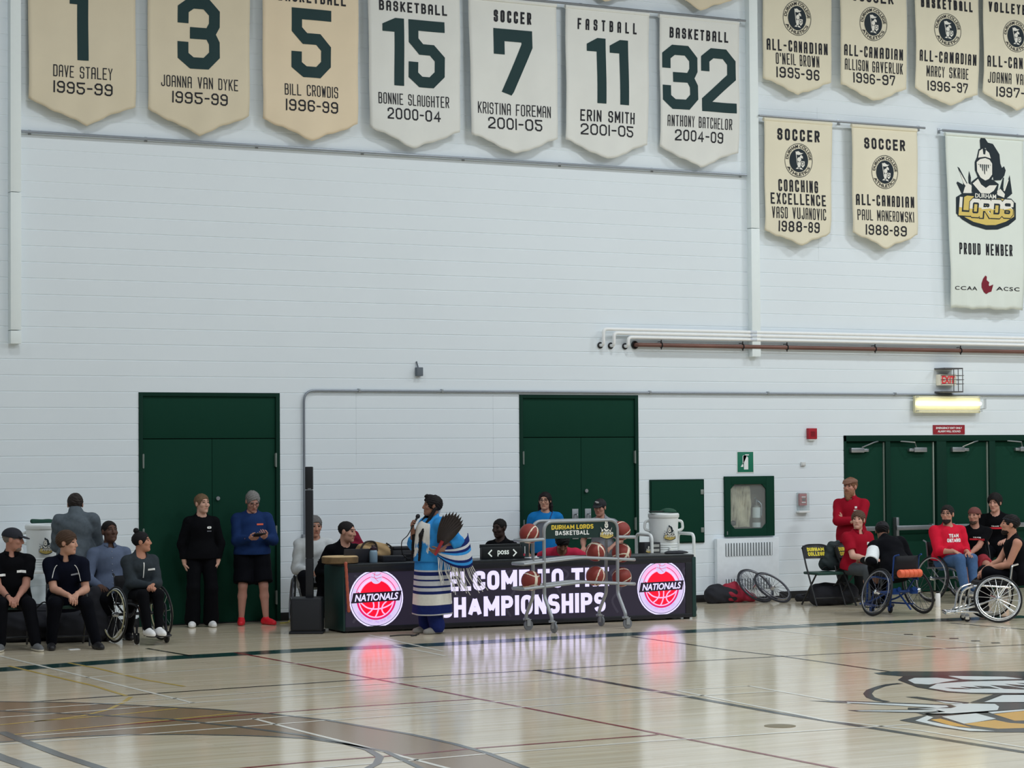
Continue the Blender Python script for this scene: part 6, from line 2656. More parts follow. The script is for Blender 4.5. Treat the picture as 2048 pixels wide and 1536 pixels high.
def wheelchair(label, x, y, rel, frame_m, r=.31, camber=4, track=.58, sport=False, tyre=None, rim=None, push=True, spokes=18, sr=.0028, seat=.47, fabric=None, backh=.36, bumper=False, caster_m=None, name='wheelchair', feet_y=.46):
    tyre = tyre or BLACK
    rim = rim or CHROME
    fabric = fabric or mat('seat_fabric', (20, 21, 26), .8, gain=1.2)
    t = thing(name, label, 'wheelchair', (x, y, 0), math.atan2(-y, -x) + R(rel) - math.pi / 2, 'wheelchairs')
    ca, sa = math.cos(R(camber)), math.sin(R(camber))
    hw = .20
    for q in (-1, 1):
        wheel_parts(t, (q * (track / 2 - r * sa), -.02, r * ca + .002), (q * ca, 0, sa), r, tyre, rim, push, spokes, sr)
    mb = MB()
    mb.tube([(-track / 2 + r * sa + .03, -.02, r * ca), (track / 2 - r * sa - .03, -.02, r * ca)], .018, 10)
    for q in (-1, 1):
        if sport:
            mb.tube(fillet([(q * hw, -.20, seat - .03), (q * hw, .24, seat), (q * .17, .40, seat - .06), (q * .15, .44, .16), (q * .15, .50, .10)], .09), .0135, 10)
            mb.tube(fillet([(q * .16, -.02, r * ca), (q * .17, .22, .20), (q * .15, .44, .15)], .08), .0125, 8)
            mb.tube([(q * hw, -.12, seat - .025), (q * .15, -.02, r * ca)], .0125, 8)
        else:
            mb.tube(fillet([(q * hw, -.22, seat - .03), (q * hw, .22, seat), (q * .17, .36, seat - .03), (q * .13, .43, .10)], .10), .0125, 10)
            mb.tube(fillet([(q * hw, -.02, r * ca), (q * hw, .20, .30), (q * .185, .30, .40)], .05), .011, 8)
            mb.tube([(q * hw, -.16, seat - .025), (q * .17, -.02, r * ca)], .011, 8)
        mb.tube(fillet([(q * hw, -.18, seat - .03), (q * hw, -.22, seat + backh), (q * (hw - .02), -.30, seat + backh + .02)], .03), .0115, 8)
    mb.tube([(-hw, .14, seat), (hw, .14, seat)], .011, 8)
    mb.tube([(-hw, -.19, seat + .06), (hw, -.19, seat + .06)], .011, 8)
    if bumper:
        mb.tube(fillet([(-.15, .50, .12), (-.17, .60, .12), (.17, .60, .12), (.15, .50, .12)], .08), .014, 10)
        mb.tube(fillet([(-.30, .05, .13), (-.24, .46, .13), (-.15, .5, .12)], .1), .012, 8)
        mb.tube(fillet([(.30, .05, .13), (.24, .46, .13), (.15, .5, .12)], .1), .012, 8)
        mb.tube([(0, -.02, r * ca), (0, -.30, .09)], .012, 8)
    mb.build('frame', frame_m, t)
    mb = MB()
    mb.box(-hw, hw, -.20, .22, seat - .01, seat + .045, .02)
    mb.build('seat_cushion', fabric, t)
    mb = MB()
    n = 8
    fr = []
    for i in range(n + 1):
        u = i / n * 2 - 1
        for v in range(4):
            z = seat + .05 + v / 3 * (backh - .05)
            fr.append((u * hw, -.205 - (v / 3) * .015 - .045 * (1 - u * u), z))
    fs = [(i * 4 + v, (i + 1) * 4 + v, (i + 1) * 4 + v + 1, i * 4 + v + 1) for i in range(n) for v in range(3)]
    mb.add(fr, fs)
    b = mb.build('backrest', fabric, t, fixn=False)
    md = b.modifiers.new('thickness', 'SOLIDIFY')
    md.thickness = .02
    mb = MB()
    zf = .10
    mb.tube(fillet([(-.13, .43, zf + .02), (-.13, feet_y + .14, zf), (.13, feet_y + .14, zf), (.13, .43, zf + .02)], .05), .011, 8)
    mb.box(-.125, .125, feet_y - .01, feet_y + .12, zf - .012, zf + .0, .004)
    mb.build('footrest', frame_m if not bumper else CHROME, t)
    cr = .038 if sport else .055
    for q in (-1, 1):
        cx_ = q * (.19 if not sport else .15)
        mb = MB()
        mb.lathe([(cr * .75, -.014), (cr, -.010), (cr, .010), (cr * .75, .014)], 20, (cx_, .34, cr), 'x')
        cwheel = mb.build('caster', caster_m or BLACK, t)
        mb = MB()
        mb.box(cx_ - .024, cx_ - .017, .315, .365, cr * .8, cr * 2 + .02, .003)
        mb.box(cx_ + .017, cx_ + .024, .315, .365, cr * .8, cr * 2 + .02, .003)
        mb.tube([(cx_, .34, cr * 2 + .012), (cx_ * .96, .33, .22)], .014, 8)
        mb.tube([(cx_, .34, cr * 2 + .012), (q * .15, .30, .30)], .010, 8)
        mb.lathe([(cr * .3, -.018), (cr * .3, .018)], 12, (cx_, .34, cr), 'x')
        mb.build('caster_fork', frame_m, cwheel)
    return t


# two spare wheels leaning on each other against the heater cover
for lab, px, py, tilt, spin in (('spare wheelchair wheel leaning on the heater cover, left of the pair', 1511, 1167, (.55, .83, 37), 0), ('spare wheelchair wheel lying over the other spare wheel, right of the pair', 1545, 1171, (.47, .88, 33), 0)):
    Y = 27.74 if px < 1530 else 27.56
    c = Pw(px, py, Y)
    t = thing('spare_wheel', lab, 'wheel', (c.x, Y, 0), 0, 'spare wheels by the heater')
    r_ = .305
    fr_, im_, ang = tilt
    vw, ri = Vector((-.52, -.855, 0)), Vector((.855, -.52, 0))
    ax = (vw * fr_ + (ri * math.sin(R(ang)) + Vector((0, 0, math.cos(R(ang))))) * im_).normalized()
    hz = r_ * math.sqrt(1 - ax.z ** 2)
    wheel_parts(t, (0, 0, hz + .006), ax, r_, mat('grey_tyre', (36, 37, 43), .6), mat('dark_rim', (70, 72, 80), .35, .6), mat('grey_rim', (110, 112, 120), .35, .6), 22, .0022)

# red and black kit bag by the wall
p = Fl(1438, 1203)
t = thing('kit_bag', 'red and black kit bag slumped on the floor beyond the table end', 'bag', (p.x, 27.84, 0))
A = Sdf()
A.cap((-.30, 0, .11), (.0, 0, .12), .13, .12, k=.06)
A.cap((-.34, .0, .16), (-.22, 0, .22), .07, .06, k=.06)
A.cut((0, 0, .002), (0, 0, -1))
A2 = Sdf()
A2.cap((-.05, -.02, .12), (.36, -.02, .06), .11, .055, k=.05)
A2.cap((-.10, .0, .20), (.06, 0, .24), .06, .055, k=.06)
A2.cap((.05, 0, .22), (.30, 0, .07), .05, .05, k=.06)
A2.cut((0, 0, .002), (0, 0, -1))
np_obj('black_half', [(*A.mesh(.012, .008, seed=2, k2=22), 0)], mat('bag_black', (26, 27, 34), .8), t)
np_obj('red_half', [(*A2.mesh(.011, .009, seed=5, k2=24), 0)], mat('bag_red', (128, 24, 44), .75, var=.15), t)

# yellow floor cable behind the loudspeaker
p, q = Fl(560, 1247), Fl(588, 1243)
mb = MB()
mb.tube(catmull([p, p + Vector((.12, .03, 0)), q + Vector((0, .1, 0)), q + Vector((.3, .15, 0))], 5), .008, 6)
o = mb.build('floor_cable', mat('cable_yellow', (160, 150, 70), .5))
o.location.z = .008
tag(o, 'short yellow cable on the floor behind the column loudspeaker', 'cable')
# ================================================================ people
def cl(name, rgb, **k):
    return mat('cloth_' + name, rgb, k.pop('rough', .85), var=k.pop('var', .10), scale=30, bump=.0012, bscale=180, gain=k.pop('gain', 1.5), spec=.10, **k)


C_BLACK = cl('black', (11, 12, 17), gain=.85)
C_BLACK2 = cl('soft_black', (13, 14, 20), gain=.9)
C_NAVY = cl('navy', (13, 17, 32), gain=1.05)
C_NAVYP = cl('navy_trousers', (10, 12, 20), gain=.9)
C_FLEECE = cl('grey_fleece', (78, 86, 93), var=.25, gain=1.35)
C_BLUEG = cl('blue_grey_shirt', (78, 88, 108))
C_CHAR = cl('charcoal_hoodie', (46, 52, 57), var=.25, gain=1.3)
C_ROYAL = cl('dark_blue_sweatshirt', (24, 44, 84), gain=1.4)
C_HOOD = cl('pale_grey_hoodie', (166, 170, 172))
C_CYAN = cl('bright_blue_tee', (22, 100, 160), gain=1.4)
C_RED = cl('red_polo', (134, 16, 34), gain=1.4)
C_RED2 = cl('red_sweatshirt', (176, 24, 46))
C_CORAL = cl('coral_red_tee', (160, 38, 62))
C_JEAN = cl('blue_jeans', (58, 82, 116), var=.2)
C_GREYT = cl('grey_trousers', (62, 66, 70))
C_GREYS = cl('grey_shirt', (112, 116, 122))
C_SHORT = cl('black_shorts', (11, 12, 19), gain=.9)
C_WHITE = cl('white_cloth', (196, 200, 202))
C_BROWNG = cl('dark_slacks', (22, 24, 26), gain=1.2)
SH_BLK = mat('shoe_black', (22, 22, 25), .5)
SH_GRY = mat('shoe_grey', (86, 88, 90), .7)
SH_WHT = mat('shoe_white', (206, 206, 206), .5, gain=1.4)
SH_RED = mat('shoe_red', (186, 26, 40), .5, gain=1.5)
SOLE = mat('sole_pale', (190, 188, 180), .6, gain=1.4)
FAIR, TAN_, DARK, DEEP = (178, 136, 118), (160, 116, 94), (84, 60, 50), (56, 42, 38)
BADGE = mat('badge_white', (200, 200, 198), .6)
lap = lambda z=.62, y=.34, w=.04: (V3(-w, y, z), V3(w, y, z))
clasp = (V3(.35, .9, -.3), V3(-.35, .9, -.3))

# -- seated group at the left edge
ch = folding_chair('folding chair under the seated man in the black cap', *Pw(21, 1200, 25.98).xy, 4)
T, J = person('seated man in a black cap and black polo with clasped hands, leftmost in the photo', 21, 25.95, 4, H=1.80, pz=.555, lean=10, head=(72, -4, 0), hands=lap(.585, .42, .045), hand_dir=clasp, curl=(.75, .75),
              feet=(V3(-.24, .50, 0, -14), V3(.14, .44, 0, 10)), skin=(168, 122, 106), hair='buzz', hair_rgb=(120, 112, 106), fat=1.14, belly=.05, bw=1.08, cap=('cap', (26, 28, 36)), beard=(.002, (128, 112, 104)),
              shirt=dict(m=C_BLACK, sleeve='short', collar=True, name='polo_shirt'), trousers=dict(m=C_BLACK2), shoes=(SH_GRY, SOLE))
chest_patch(J, 'sponsor_badge', .105, -.175, .10, .026, BADGE)
chest_patch(J, 'sponsor_badge', -.105, -.21, .07, .026, BADGE)
mb = MB()
mb.ring(J['wr'][1] - nrm(J['wr'][1] - J['el'][1]) * .03, J['wr'][1] - J['el'][1], .031, .006, 20, 6)
mb.build('wristband', BLACK, T)
dup_chair(ch, 'folding chair under the seated man in the navy polo', *Pw(135, 1200, 25.80).xy, 6)
T, J = person('seated brown haired man in a navy polo with white piping and clasped hands', 130, 25.75, 6, H=1.80, pz=.55, lean=22, twist=-4, head=(62, -2, 0), hands=(V3(-.075, .45, .61), V3(-.0, .46, .60)), hand_dir=clasp, curl=(.7, .7),
              feet=(V3(-.30, .44, 0, -12), V3(.19, .36, 0, 4)), skin=(186, 142, 122), hair='thick', hair_rgb=(74, 56, 44), bw=1.06, shirt=dict(m=C_NAVY, sleeve='short', collar=True, name='polo_shirt'), trousers=dict(m=C_NAVYP), shoes=(SH_BLK,))
chest_patch(J, 'sponsor_badge', .10, -.17, .085, .02, mat('badge_grey', (130, 134, 144), .6))
from mathutils.bvhtree import BVHTree
for q in (-1, 1):
    mb = MB()
    pts = []
    for k in range(7):
        u = k / 6
        p = Vector(J['nb'] + (J['sh'][0 if q < 0 else 1] - J['nb']) * (.52 + .45 * u) + J['f'] * .3 - J['s'] * (.02 + .20 * u * u))
        h_ = J['bvh'].ray_cast(p, -Vector(J['f']), .6)
        if h_[0] is not None:
            pts.append(h_[0] + Vector(J['f']) * .004)
    if len(pts) > 2:
        mb.tube(pts, .0045, 6)
        mb.build('white_piping', BADGE, T)
mb = MB()
mb.box(-.06, .06, -.04, .04, 0, .006, .002)
o = mb.build('paper_scrap', mat('paper_white', (196, 198, 200)))
o.location = Fl(148, 1299) + Vector((0, 0, .0))
tag(o, 'small white paper lying on the floor under the seated men', 'paper')
T, J = person('standing person in a grey fleece seen from behind by the cooler', 155, 26.92, 176, H=1.80, lean=5, side=-3, head=(8, -24, 0), neck_fwd=.45, neck=.050, hands=(V3(-.12, .34, 1.02), V3(.14, .34, 1.02)), hair='short', hair_rgb=(52, 46, 44), fat=1.12, bw=1.12,
              skin=(150, 112, 96), shirt=dict(m=C_FLEECE, sleeve='long', t=.028, wr=.006, hem=.045, name='fleece', hang=.02, mock=.018), trousers=dict(m=C_NAVYP), shoes=(SH_BLK,))
dup_chair(ch, 'folding chair under the seated person in the blue grey shirt', *Pw(222, 1200, 26.66).xy, 14)
T, J = person('seated person in a blue grey button shirt behind the woman with the bun', 220, 26.62, 14, H=1.84, pz=.56, lean=-4, head=(10, 10, 0), hands=(V3(-.20, .30, .64), V3(.20, .30, .64)), feet=(V3(-.14, .26, 0), V3(.14, .26, 0)), skin=DARK, hair='buzz', hair_rgb=(28, 25, 25), bw=1.06,
              shirt=dict(m=C_BLUEG, sleeve='long', collar=True, name='button_shirt', hem=.02), trousers=dict(m=C_BLACK2), shoes=(SH_BLK,))
mb = MB()
for k in range(6):
    p = Vector(J['nb'] - J['s'] * (.07 + .075 * k) + J['f'] * .4)
    n_ = len(J['shirt'].data.vertices)
    J.setdefault('bvh', BVHTree.FromPolygons([v.co.copy() for v in J['shirt'].data.vertices], [tuple(p_.vertices) for p_ in J['shirt'].data.polygons]))
    h_ = J['bvh'].ray_cast(p, -Vector(J['f']), .8)
    if h_[0] is not None:
        mb.ball(h_[0], .007, 8, 6)
mb.build('shirt_buttons', mat('button_grey', (120, 126, 138), .4), T)
t = thing('backpack', 'black backpack with a round red and white badge beside the navy polo man', 'bag', Pw(193, 1172, 26.3) * 1.0)
t.location.z = 0
A = Sdf()
A.cap((0, 0, .12), (0, .02, .52), .16, .12, k=.05)
A.cap((0, -.08, .12), (0, -.08, .26), .10, .09, k=.04)
A.cut((0, 0, .003), (0, 0, -1))
np_obj('bag_body', [(*A.mesh(.012, .006, seed=9, k2=20), 0)], mat('bag_black', (26, 27, 34)), t)
mb = MB()
mb.lathe([(.036, -.145), (.036, -.165), (.002, -.166)], 20, (-.02, 0, .50), 'y')
mb.build('badge_white_ring', BADGE, t)
mb = MB()
mb.lathe([(.016, -.166), (.016, -.169), (.002, -.169)], 16, (-.02, 0, .50), 'y')
mb.build('badge_centre', mat('badge_red', (150, 50, 60), .6), t)
mb = MB()
mb.tube(catmull([(.1, -.11, .56), (.17, -.12, .35), (.12, -.14, .12)], 5), .014, 6)
mb.build('strap', BLACK, t)
p = Fl(32, 1262)
mb = MB()
mb.box(-.17, .17, -.12, .12, 0, .13, .01)
o = mb.build('white_box', mat('white_carton', (190, 194, 196), .6))
o.location = (p.x, p.y + .15, 0)
tag(o, 'low white box on the floor behind the legs of the man in the cap', 'box')

LIME = mat('pale_push_rim', (150, 146, 118), .4, gain=1.4)
wx = Pw(277, 1200, 25.95)
wheelchair('black wheelchair with pale push rims under the woman with the bun', wx.x, 25.95, 26, mat('chair_frame_black', (34, 35, 40), .35, .4), r=.325, camber=3, track=.60, push=LIME, spokes=10, seat=.46, backh=.30, caster_m=BLACK)
T, J = person('woman with a black hair bun and charcoal zip hoodie seated in a wheelchair', 277, 25.93, 20, H=1.62, pz=.55, lean=6, head=(62, 4, 0), hands=(V3(-.055, .33, .685), V3(.0, .34, .67)), hand_dir=(V3(.6, .7, -.3), V3(-.5, .7, -.4)), curl=(.6, .6),
              feet=(V3(-.06, .50, .105), V3(.07, .50, .105)), knees=(V3(-.05, 1, .4), V3(.05, 1, .4)), skin=(176, 126, 104), hair='bun', hair_rgb=(26, 24, 27), fem=True, bw=.98, shirt=dict(m=C_CHAR, sleeve='long', t=.024, wr=.005, name='zip_hoodie', vee=.03), trousers=dict(m=C_BLACK, t=.008, flare=.026), shoes=(SH_WHT, SH_WHT))
chest_patch(J, 'sponsor_badge', .10, -.16, .095, .022, BADGE)
chest_patch(J, 'zip', .0, -.165, .012, .18, BADGE)

# -- two people in front of the left door
T, J = person('standing woman in black sweatshirt and trousers with a silver pendant', 403, 27.80, 6, H=1.70, head=(28, 3, 0), hands=(V3(-.20, .03, .79), V3(.215, .03, .79)), hand_dir=(V3(.4, .25, -1), V3(-.3, .25, -1)), poles=(V3(-.8, -.6, 0), V3(.8, -.6, 0)), skin=(190, 150, 132), hair='pony', hair_rgb=(110, 88, 66), brow=(86, 66, 52), fem=True, bw=.94,
              feet=(V3(-.11, .06, 0, -8), V3(.12, .06, 0, 10)), shirt=dict(m=C_BLACK, sleeve='long', t=.022, wr=.004, name='sweatshirt', hem=.03), trousers=dict(m=C_BLACK, t=.020, flare=.052), shoes=(SH_WHT, SH_WHT))
chest_patch(J, 'chest_emblem', .085, -.145, .055, .03, BADGE, text='G', bold=.05)
chest_patch(J, 'chest_lettering', .085, -.19, .055, .012, mat('badge_grey', (130, 134, 144), .6), text='DURHAM')
mb = MB()
mb.ball(Vector(J['nb'] + J['f'] * .092 - J['s'] * .045), .008, 8, 6)
mb.build('pendant', CHROME, T)
T, J = person('standing grey haired man in a blue sweatshirt and black shorts reading a phone', 504, 27.78, 4, H=1.74, head=(12, -26, 0), neck_fwd=.25, hands=(V3(-.15, .30, 1.11), V3(.05, .30, 1.10)), hand_dir=(V3(.35, .8, .35), V3(-.8, .6, .1)), palm=(V3(.5, -.3, .8), V3(-.2, -.6, .8)), curl=(.7, .7),
              feet=(V3(-.17, .08, 0, -32), V3(.14, .05, 0, 6)), skin=(176, 130, 116), hair='short', hair_rgb=(128, 126, 124), fat=1.12, belly=.05, bw=1.08, glasses=True, shirt=dict(m=C_ROYAL, sleeve='long', t=.026, wr=.005, name='sweatshirt', hem=.02), trousers=dict(m=C_SHORT, kind='shorts', len=.92, t=.028), shoes=(SH_RED, SH_RED))
chest_patch(J, 'chest_emblem', .095, -.15, .085, .022, mat('emblem_orange', (190, 84, 60), .6))
ph = thing('mobile_phone', 'dark mobile phone held by the man in red shoes', 'phone', (0, 0, 0))
mb = MB()
mb.box(-.038, .038, -.078, .078, -.005, .005, .004)
mb.build('case', mat('phone_black', (20, 20, 24), .3), ph)
mb = MB()
mb.box(-.034, .034, -.072, .072, .005, .006)
mb.build('screen', mat('phone_screen', (120, 124, 132), .2), ph)
bpy.context.view_layer.update()
ph.matrix_world = T.matrix_world @ Matrix.Translation((-.07, .40, 1.15)) @ Matrix.Rotation(R(-70), 4, 'Z') @ Matrix.Rotation(R(35), 4, 'Y')

# -- behind the table
wx = Pw(630, 1200, 27.47)
wheelchair('grey wheelchair half hidden behind the column loudspeaker', wx.x, 27.47, 4, mat('chair_frame_silver', (150, 152, 156), .3, .7), r=.31, camber=4, track=.6, rim=mat('grey_rim', (110, 112, 120), .35, .6), seat=.48)
T, J = person('grey haired person in a pale hoodie seated behind the column loudspeaker', 629, 27.46, 0, H=1.80, pz=.57, lean=6, head=(14, -8, 0), hands=(V3(-.06, .30, .68), V3(.08, .30, .68)), feet=(V3(-.07, .5, .11), V3(.07, .5, .11)), skin=(168, 124, 106), hair='short', hair_rgb=(104, 102, 102), fat=1.08, bw=1.05,
              shirt=dict(m=C_HOOD, sleeve='long', t=.026, wr=.006, name='hoodie'), trousers=dict(m=C_BLACK2), shoes=(SH_BLK,))
dup_chair(ch, 'folding chair of the dark haired man behind the laptop', *Pw(682, 1150, 26.98).xy, 30)
T, J = person('dark haired man in a black top seated behind the laptop', 674, 26.92, 30, H=1.78, pz=.555, lean=20, head=(34, -6, 0), hands=(V3(-.12, .26, .66), V3(.12, .26, .66)), feet=(V3(-.13, .28, 0), V3(.13, .28, 0)), skin=(182, 138, 120), hair='buzz', hair_rgb=(32, 29, 30), bw=1.05,
              shirt=dict(m=C_BLACK, sleeve='long', t=.018, name='top'), trousers=dict(m=C_BLACK2), shoes=(SH_BLK,))
t = thing('red_jacket', 'dark red jacket hung up behind the man at the laptop', 'jacket', (Pw(711, 1100, 27.72).x, 27.72, 0))
A = Sdf()
A.cap((-.02, 0, 1.10), (-.13, 0, .86), .05, .12, k=.06)
A.cap((-.02, 0, 1.10), (.12, 0, .82), .05, .10, k=.06)
A.cap((0, 0, .85), (0, 0, .55), .16, .17, k=.05)
np_obj('jacket_body', [(*A.mesh(.012, .008, seed=3, k2=25), 0)], cl('dark_red_jacket', (104, 26, 44)), t)
mb = MB()
mb.box(-.2, .2, -.14, .14, 0, .56, .02)
mb.build('hanging_stand', BLACK, t)
dup_chair(ch, 'folding chair of the person behind the possession sign', *Pw(1010, 1150, 27.08).xy, -20)
T, J = person('dark skinned person in black seated behind the possession sign', 1006, 27.04, -26, H=1.70, pz=.535, lean=6, head=(-10, -4, 0), hands=(V3(-.14, .34, .68), V3(.14, .34, .68)), skin=DEEP, hair='buzz', hair_rgb=(22, 20, 21), bw=.98, shirt=dict(m=C_BLACK, sleeve='long', name='top'), trousers=dict(m=C_BLACK2), shoes=(SH_BLK,))
T, J = person('standing woman with glasses and long dark hair in a bright blue tee', 1092, 27.78, -6, H=1.65, head=(-8, 0, 0), hands=(V3(-.24, .10, .80), V3(.24, .10, .80)), skin=(182, 140, 120), hair='long', hair_rgb=(30, 26, 28), fem=True, glasses=True, bw=1.0, shirt=dict(m=C_CYAN, sleeve='short', t=.022, name='tee_shirt', hem=.05), trousers=dict(m=C_NAVYP), shoes=(SH_BLK,))
mb = MB()
pts = []
for k in range(8):
    p = Vector(J['nb'] + J['r'] * (.10 - .018 * k) * -1 - J['s'] * (-.0 + .06 * k) + J['f'] * .4)
    J.setdefault('bvh', BVHTree.FromPolygons([v.co.copy() for v in J['shirt'].data.vertices], [tuple(p_.vertices) for p_ in J['shirt'].data.polygons]))
    h_ = J['bvh'].ray_cast(p, -Vector(J['f']), .8)
    if h_[0] is not None:
        pts.append(h_[0] + Vector(J['f']) * .006)
if len(pts) > 2:
    mb.tube(pts, .007, 6)
    mb.build('lanyard', mat('lanyard_blue', (20, 44, 96), .7), T)
dup_chair(ch, 'folding chair of the bowed person in the coral red tee', *Pw(1128, 1150, 27.10).xy, -4)
T, J = person('bowed dark haired person in a coral red tee seated behind the ball cart', 1124, 27.02, 0, H=1.70, pz=.54, lean=46, head=(10, -48, 0), hands=(V3(-.22, .28, .66), V3(.22, .28, .66)), skin=(150, 108, 90), hair='thick', hair_rgb=(26, 24, 26), bw=1.04, shirt=dict(m=C_CORAL, sleeve='short', t=.022, name='tee_shirt'), trousers=dict(m=C_BLACK2), shoes=(SH_BLK,))
T, J = person('standing man in a black cap and grey shirt behind the ball cart', 1206, 27.1, -16, lean=10, H=1.57, head=(-4, -6, 0), hands=(V3(-.18, .24, .88), V3(.20, .24, .88)), skin=(172, 128, 112), hair='short', hair_rgb=(36, 32, 32), bw=1.05, cap=('cap', (22, 24, 28), 1), shirt=dict(m=C_GREYS, sleeve='short', name='tee_shirt'), trousers=dict(m=C_BLACK2), shoes=(SH_BLK,))

# -- the speaker in regalia, standing before the table
C_REGB = cl('regalia_blue', (44, 118, 176))
C_NAVYB = cl('regalia_navy', (24, 34, 82), var=.25)
C_PALEB = cl('regalia_silver', (166, 168, 172))
SPY = 25.18
T, J = person('woman in blue and silver fringed regalia speaking into a microphone', 866, SPY, -62, H=1.68, head=(-14, 4, 0), lean=-2, hands=(V3(-.31, .07, 1.0), V3(.06, .24, 1.25)), hand_dir=(V3(.35, .85, -.1), V3(-.3, .35, .85)), palm=(V3(.6, -.1, .5), V3(-.6, -.6, .1)), curl=(.75, 1.0), poles=(V3(-.5, -1, -.3), V3(.5, -.2, -.8)),
              feet=(V3(-.10, .0, 0, -4), V3(.11, .02, 0, 6)), skin=(136, 98, 82), hair='swept', hair_rgb=(26, 23, 25), fem=True, fat=1.25, bw=1.12, belly=.05, shirt=dict(m=C_REGB, sleeve='push', t=.040, wr=.006, hem=.02, name='blouse'), trousers=dict(m=C_NAVYB, t=.02, flare=.05), shoes=(mat('moccasin_grey', (120, 118, 114), .8), mat('moccasin_grey', (120, 118, 114), .8)))
H_ = J['H']
# banded skirt-length dress with fringe
zb = [(.98, C_REGB), (.80, C_REGB), (.765, C_PALEB), (.745, C_NAVYB), (.70, C_PALEB), (.655, C_NAVYB), (.635, C_PALEB), (.58, C_NAVYB), (.555, C_PALEB), (.515, C_NAVYB), (.48, cl('fringe_white', (190, 188, 180))), (.35, C_NAVYB), (.245, C_PALEB), (.23, None)]
mats_ = [C_REGB, C_NAVYB, C_PALEB, MATS['cloth_fringe_white']]
mb = MB()
n = 40
for i, (z, m) in enumerate(zb):
    for k in range(n):
        a = 2 * math.pi * k / n
        w = 1 + .035 * math.sin(a * 7 + 1) * (1 - z) + .02 * math.sin(a * 3)
        rx, ry = .225 + .045 * (1 - z), .195 + .055 * (1 - z)
        mb.v.append(Vector((rx * w * math.cos(a), ry * w * math.sin(a) + .01, z + .008 * math.sin(a * 2 + .5) * (1 - z))))
    if i:
        for k in range(n):
            l = (k + 1) % n
            mb.f.append([(i - 1) * n + k, i * n + k, i * n + l, (i - 1) * n + l])
            mb.m.append(mats_.index(zb[i - 1][1]))
sk_ = mb.build('dress_skirt', mats_, T, smooth=50, fixn=False)
md = sk_.modifiers.new('thickness', 'SOLIDIFY')
md.thickness = .012
# shawl over the shoulders, banded, fringed at its ends
BANDS = [C_PALEB, C_NAVYB, C_PALEB, C_NAVYB, C_PALEB]
mb = MB()
nn, mm = 18, 10
grid = []
for i in range(nn + 1):
    u = i / nn                                 # from the left forearm up across the back of the right arm
    c0 = catmull([(.30, .09, 1.03), (.345, .0, 1.05), (.375, -.12, 1.08), (.375, -.22, 1.12), (.33, -.30, 1.17), (.28, -.33, 1.20)], 8)
    c1 = catmull([(.30, .09, .93), (.36, .02, .86), (.41, -.10, .80), (.42, -.24, .79), (.37, -.34, .82), (.30, -.37, .86)], 8)
    a, b = c0[int(u * (len(c0) - 1))], c1[int(u * (len(c1) - 1))]
    a, b = Vector((-a.x, a.y, a.z)), Vector((-b.x, b.y, b.z))
    for j in range(mm + 1):
        v = j / mm
        p = a.lerp(b, v)
        p += Vector((.35 * p.x, .35 * p.y, 0)) * .05 * math.sin(v * 3.1)
        grid.append(p)
mb.v = grid
for i in range(nn):
    for j in range(mm):
        a = i * (mm + 1) + j
        mb.f.append([a, a + 1, a + mm + 2, a + mm + 1])
        mb.m.append([0, 0, 1, 0, 2, 1, 1, 0, 2, 0][j])
shw = mb.build('shawl', [C_NAVYB, C_PALEB, C_REGB], T, smooth=60, fixn=False)
md = shw.modifiers.new('thickness', 'SOLIDIFY')
md.thickness = .01
mb = MB()
rnd = random.Random(5)
for k in range(26):
    u = k / 25
    p = Vector((-.30, .10, .93)).lerp(Vector((-.41, -.10, .80)), u) if k % 2 else Vector((-.40, -.06, .81)).lerp(Vector((-.37, -.34, .82)), u)
    L = .24 + .1 * rnd.random()
    q = p + Vector((.05 - .1 * rnd.random() + .06 * u, -.04 - .20 * u + .06 * rnd.random(), -L))
    mb.tube([p, p.lerp(q, .5) + Vector((.015 * rnd.random(), .02, 0)), q], .0045, 5)
mb.build('shawl_fringe', mat('fringe_thread', (196, 194, 190), .8, gain=1.4), T)
# fringed yoke and dark braids
mb = MB()
for k in range(30):
    u = k / 29 * 2 - 1
    L = .20 + .14 * rnd.random()
    q = surf_pts(J, [(u * .13, -.035 - .03 * abs(u)), (u * .15, -.10), (u * .16, -.16)], .012)
    q.append(q[-1] + Vector((0, .012, -L * .6)) + Vector(J['r']) * u * -.02)
    q.append(q[-1] + Vector((0, .004, -L * .4)))
    mb.tube(q, .009, 5)
mb.build('yoke_fringe', mat('fringe_thread', (196, 194, 190)), T)
A = Sdf()
for q in (-1, 1):
    A.cap(J['hp'](q * .075, -.02, -.03), J['nb'] + J['r'] * q * .07 + J['f'] * .13 - J['s'] * .06, .024, .022, k=.02)
    A.cap(J['nb'] + J['r'] * q * .07 + J['f'] * .13 - J['s'] * .06, J['nb'] + J['r'] * q * .09 + J['f'] * .22 - J['s'] * .20, .022, .020, k=.02)
    A.cap(J['nb'] + J['r'] * q * .09 + J['f'] * .22 - J['s'] * .20, J['nb'] + J['r'] * q * .09 + J['f'] * .235 - J['s'] * .50, .022, .014, k=.02)
np_obj('braids', [(*A.mesh(.008, .003, seed=1, k2=80), 0)], hair_mat('26_23_25', (26, 23, 25)), T)
mb = MB()
mb.tube(catmull([J['hp'](.02, -.09, .06), J['hp'](.05, -.115, .0), J['hp'](.07, -.10, -.09), J['hp'](.09, -.06, -.18)], 5), [.006, .016, .02, .022, .022, .022, .022, .02, .02, .02, .018, .015, .012, .01, .008, .006][:16], 8)
mb.build('hair_ribbon', mat('ribbon_white', (206, 206, 204), .7, gain=1.4), T)
for q in (-1, 1):
    mb = MB()
    x = q * .1
    mb.tube([(x + .02, -.08, .30), (x + .02, -.085, .02)], .016, 8)
    mb.build('legging_ribbon', mat('ribbon_grey', (170, 170, 172), .7), T)
M_ = T.matrix_basis.copy()
bpy.context.view_layer.update()
M_ = T.matrix_world.copy()
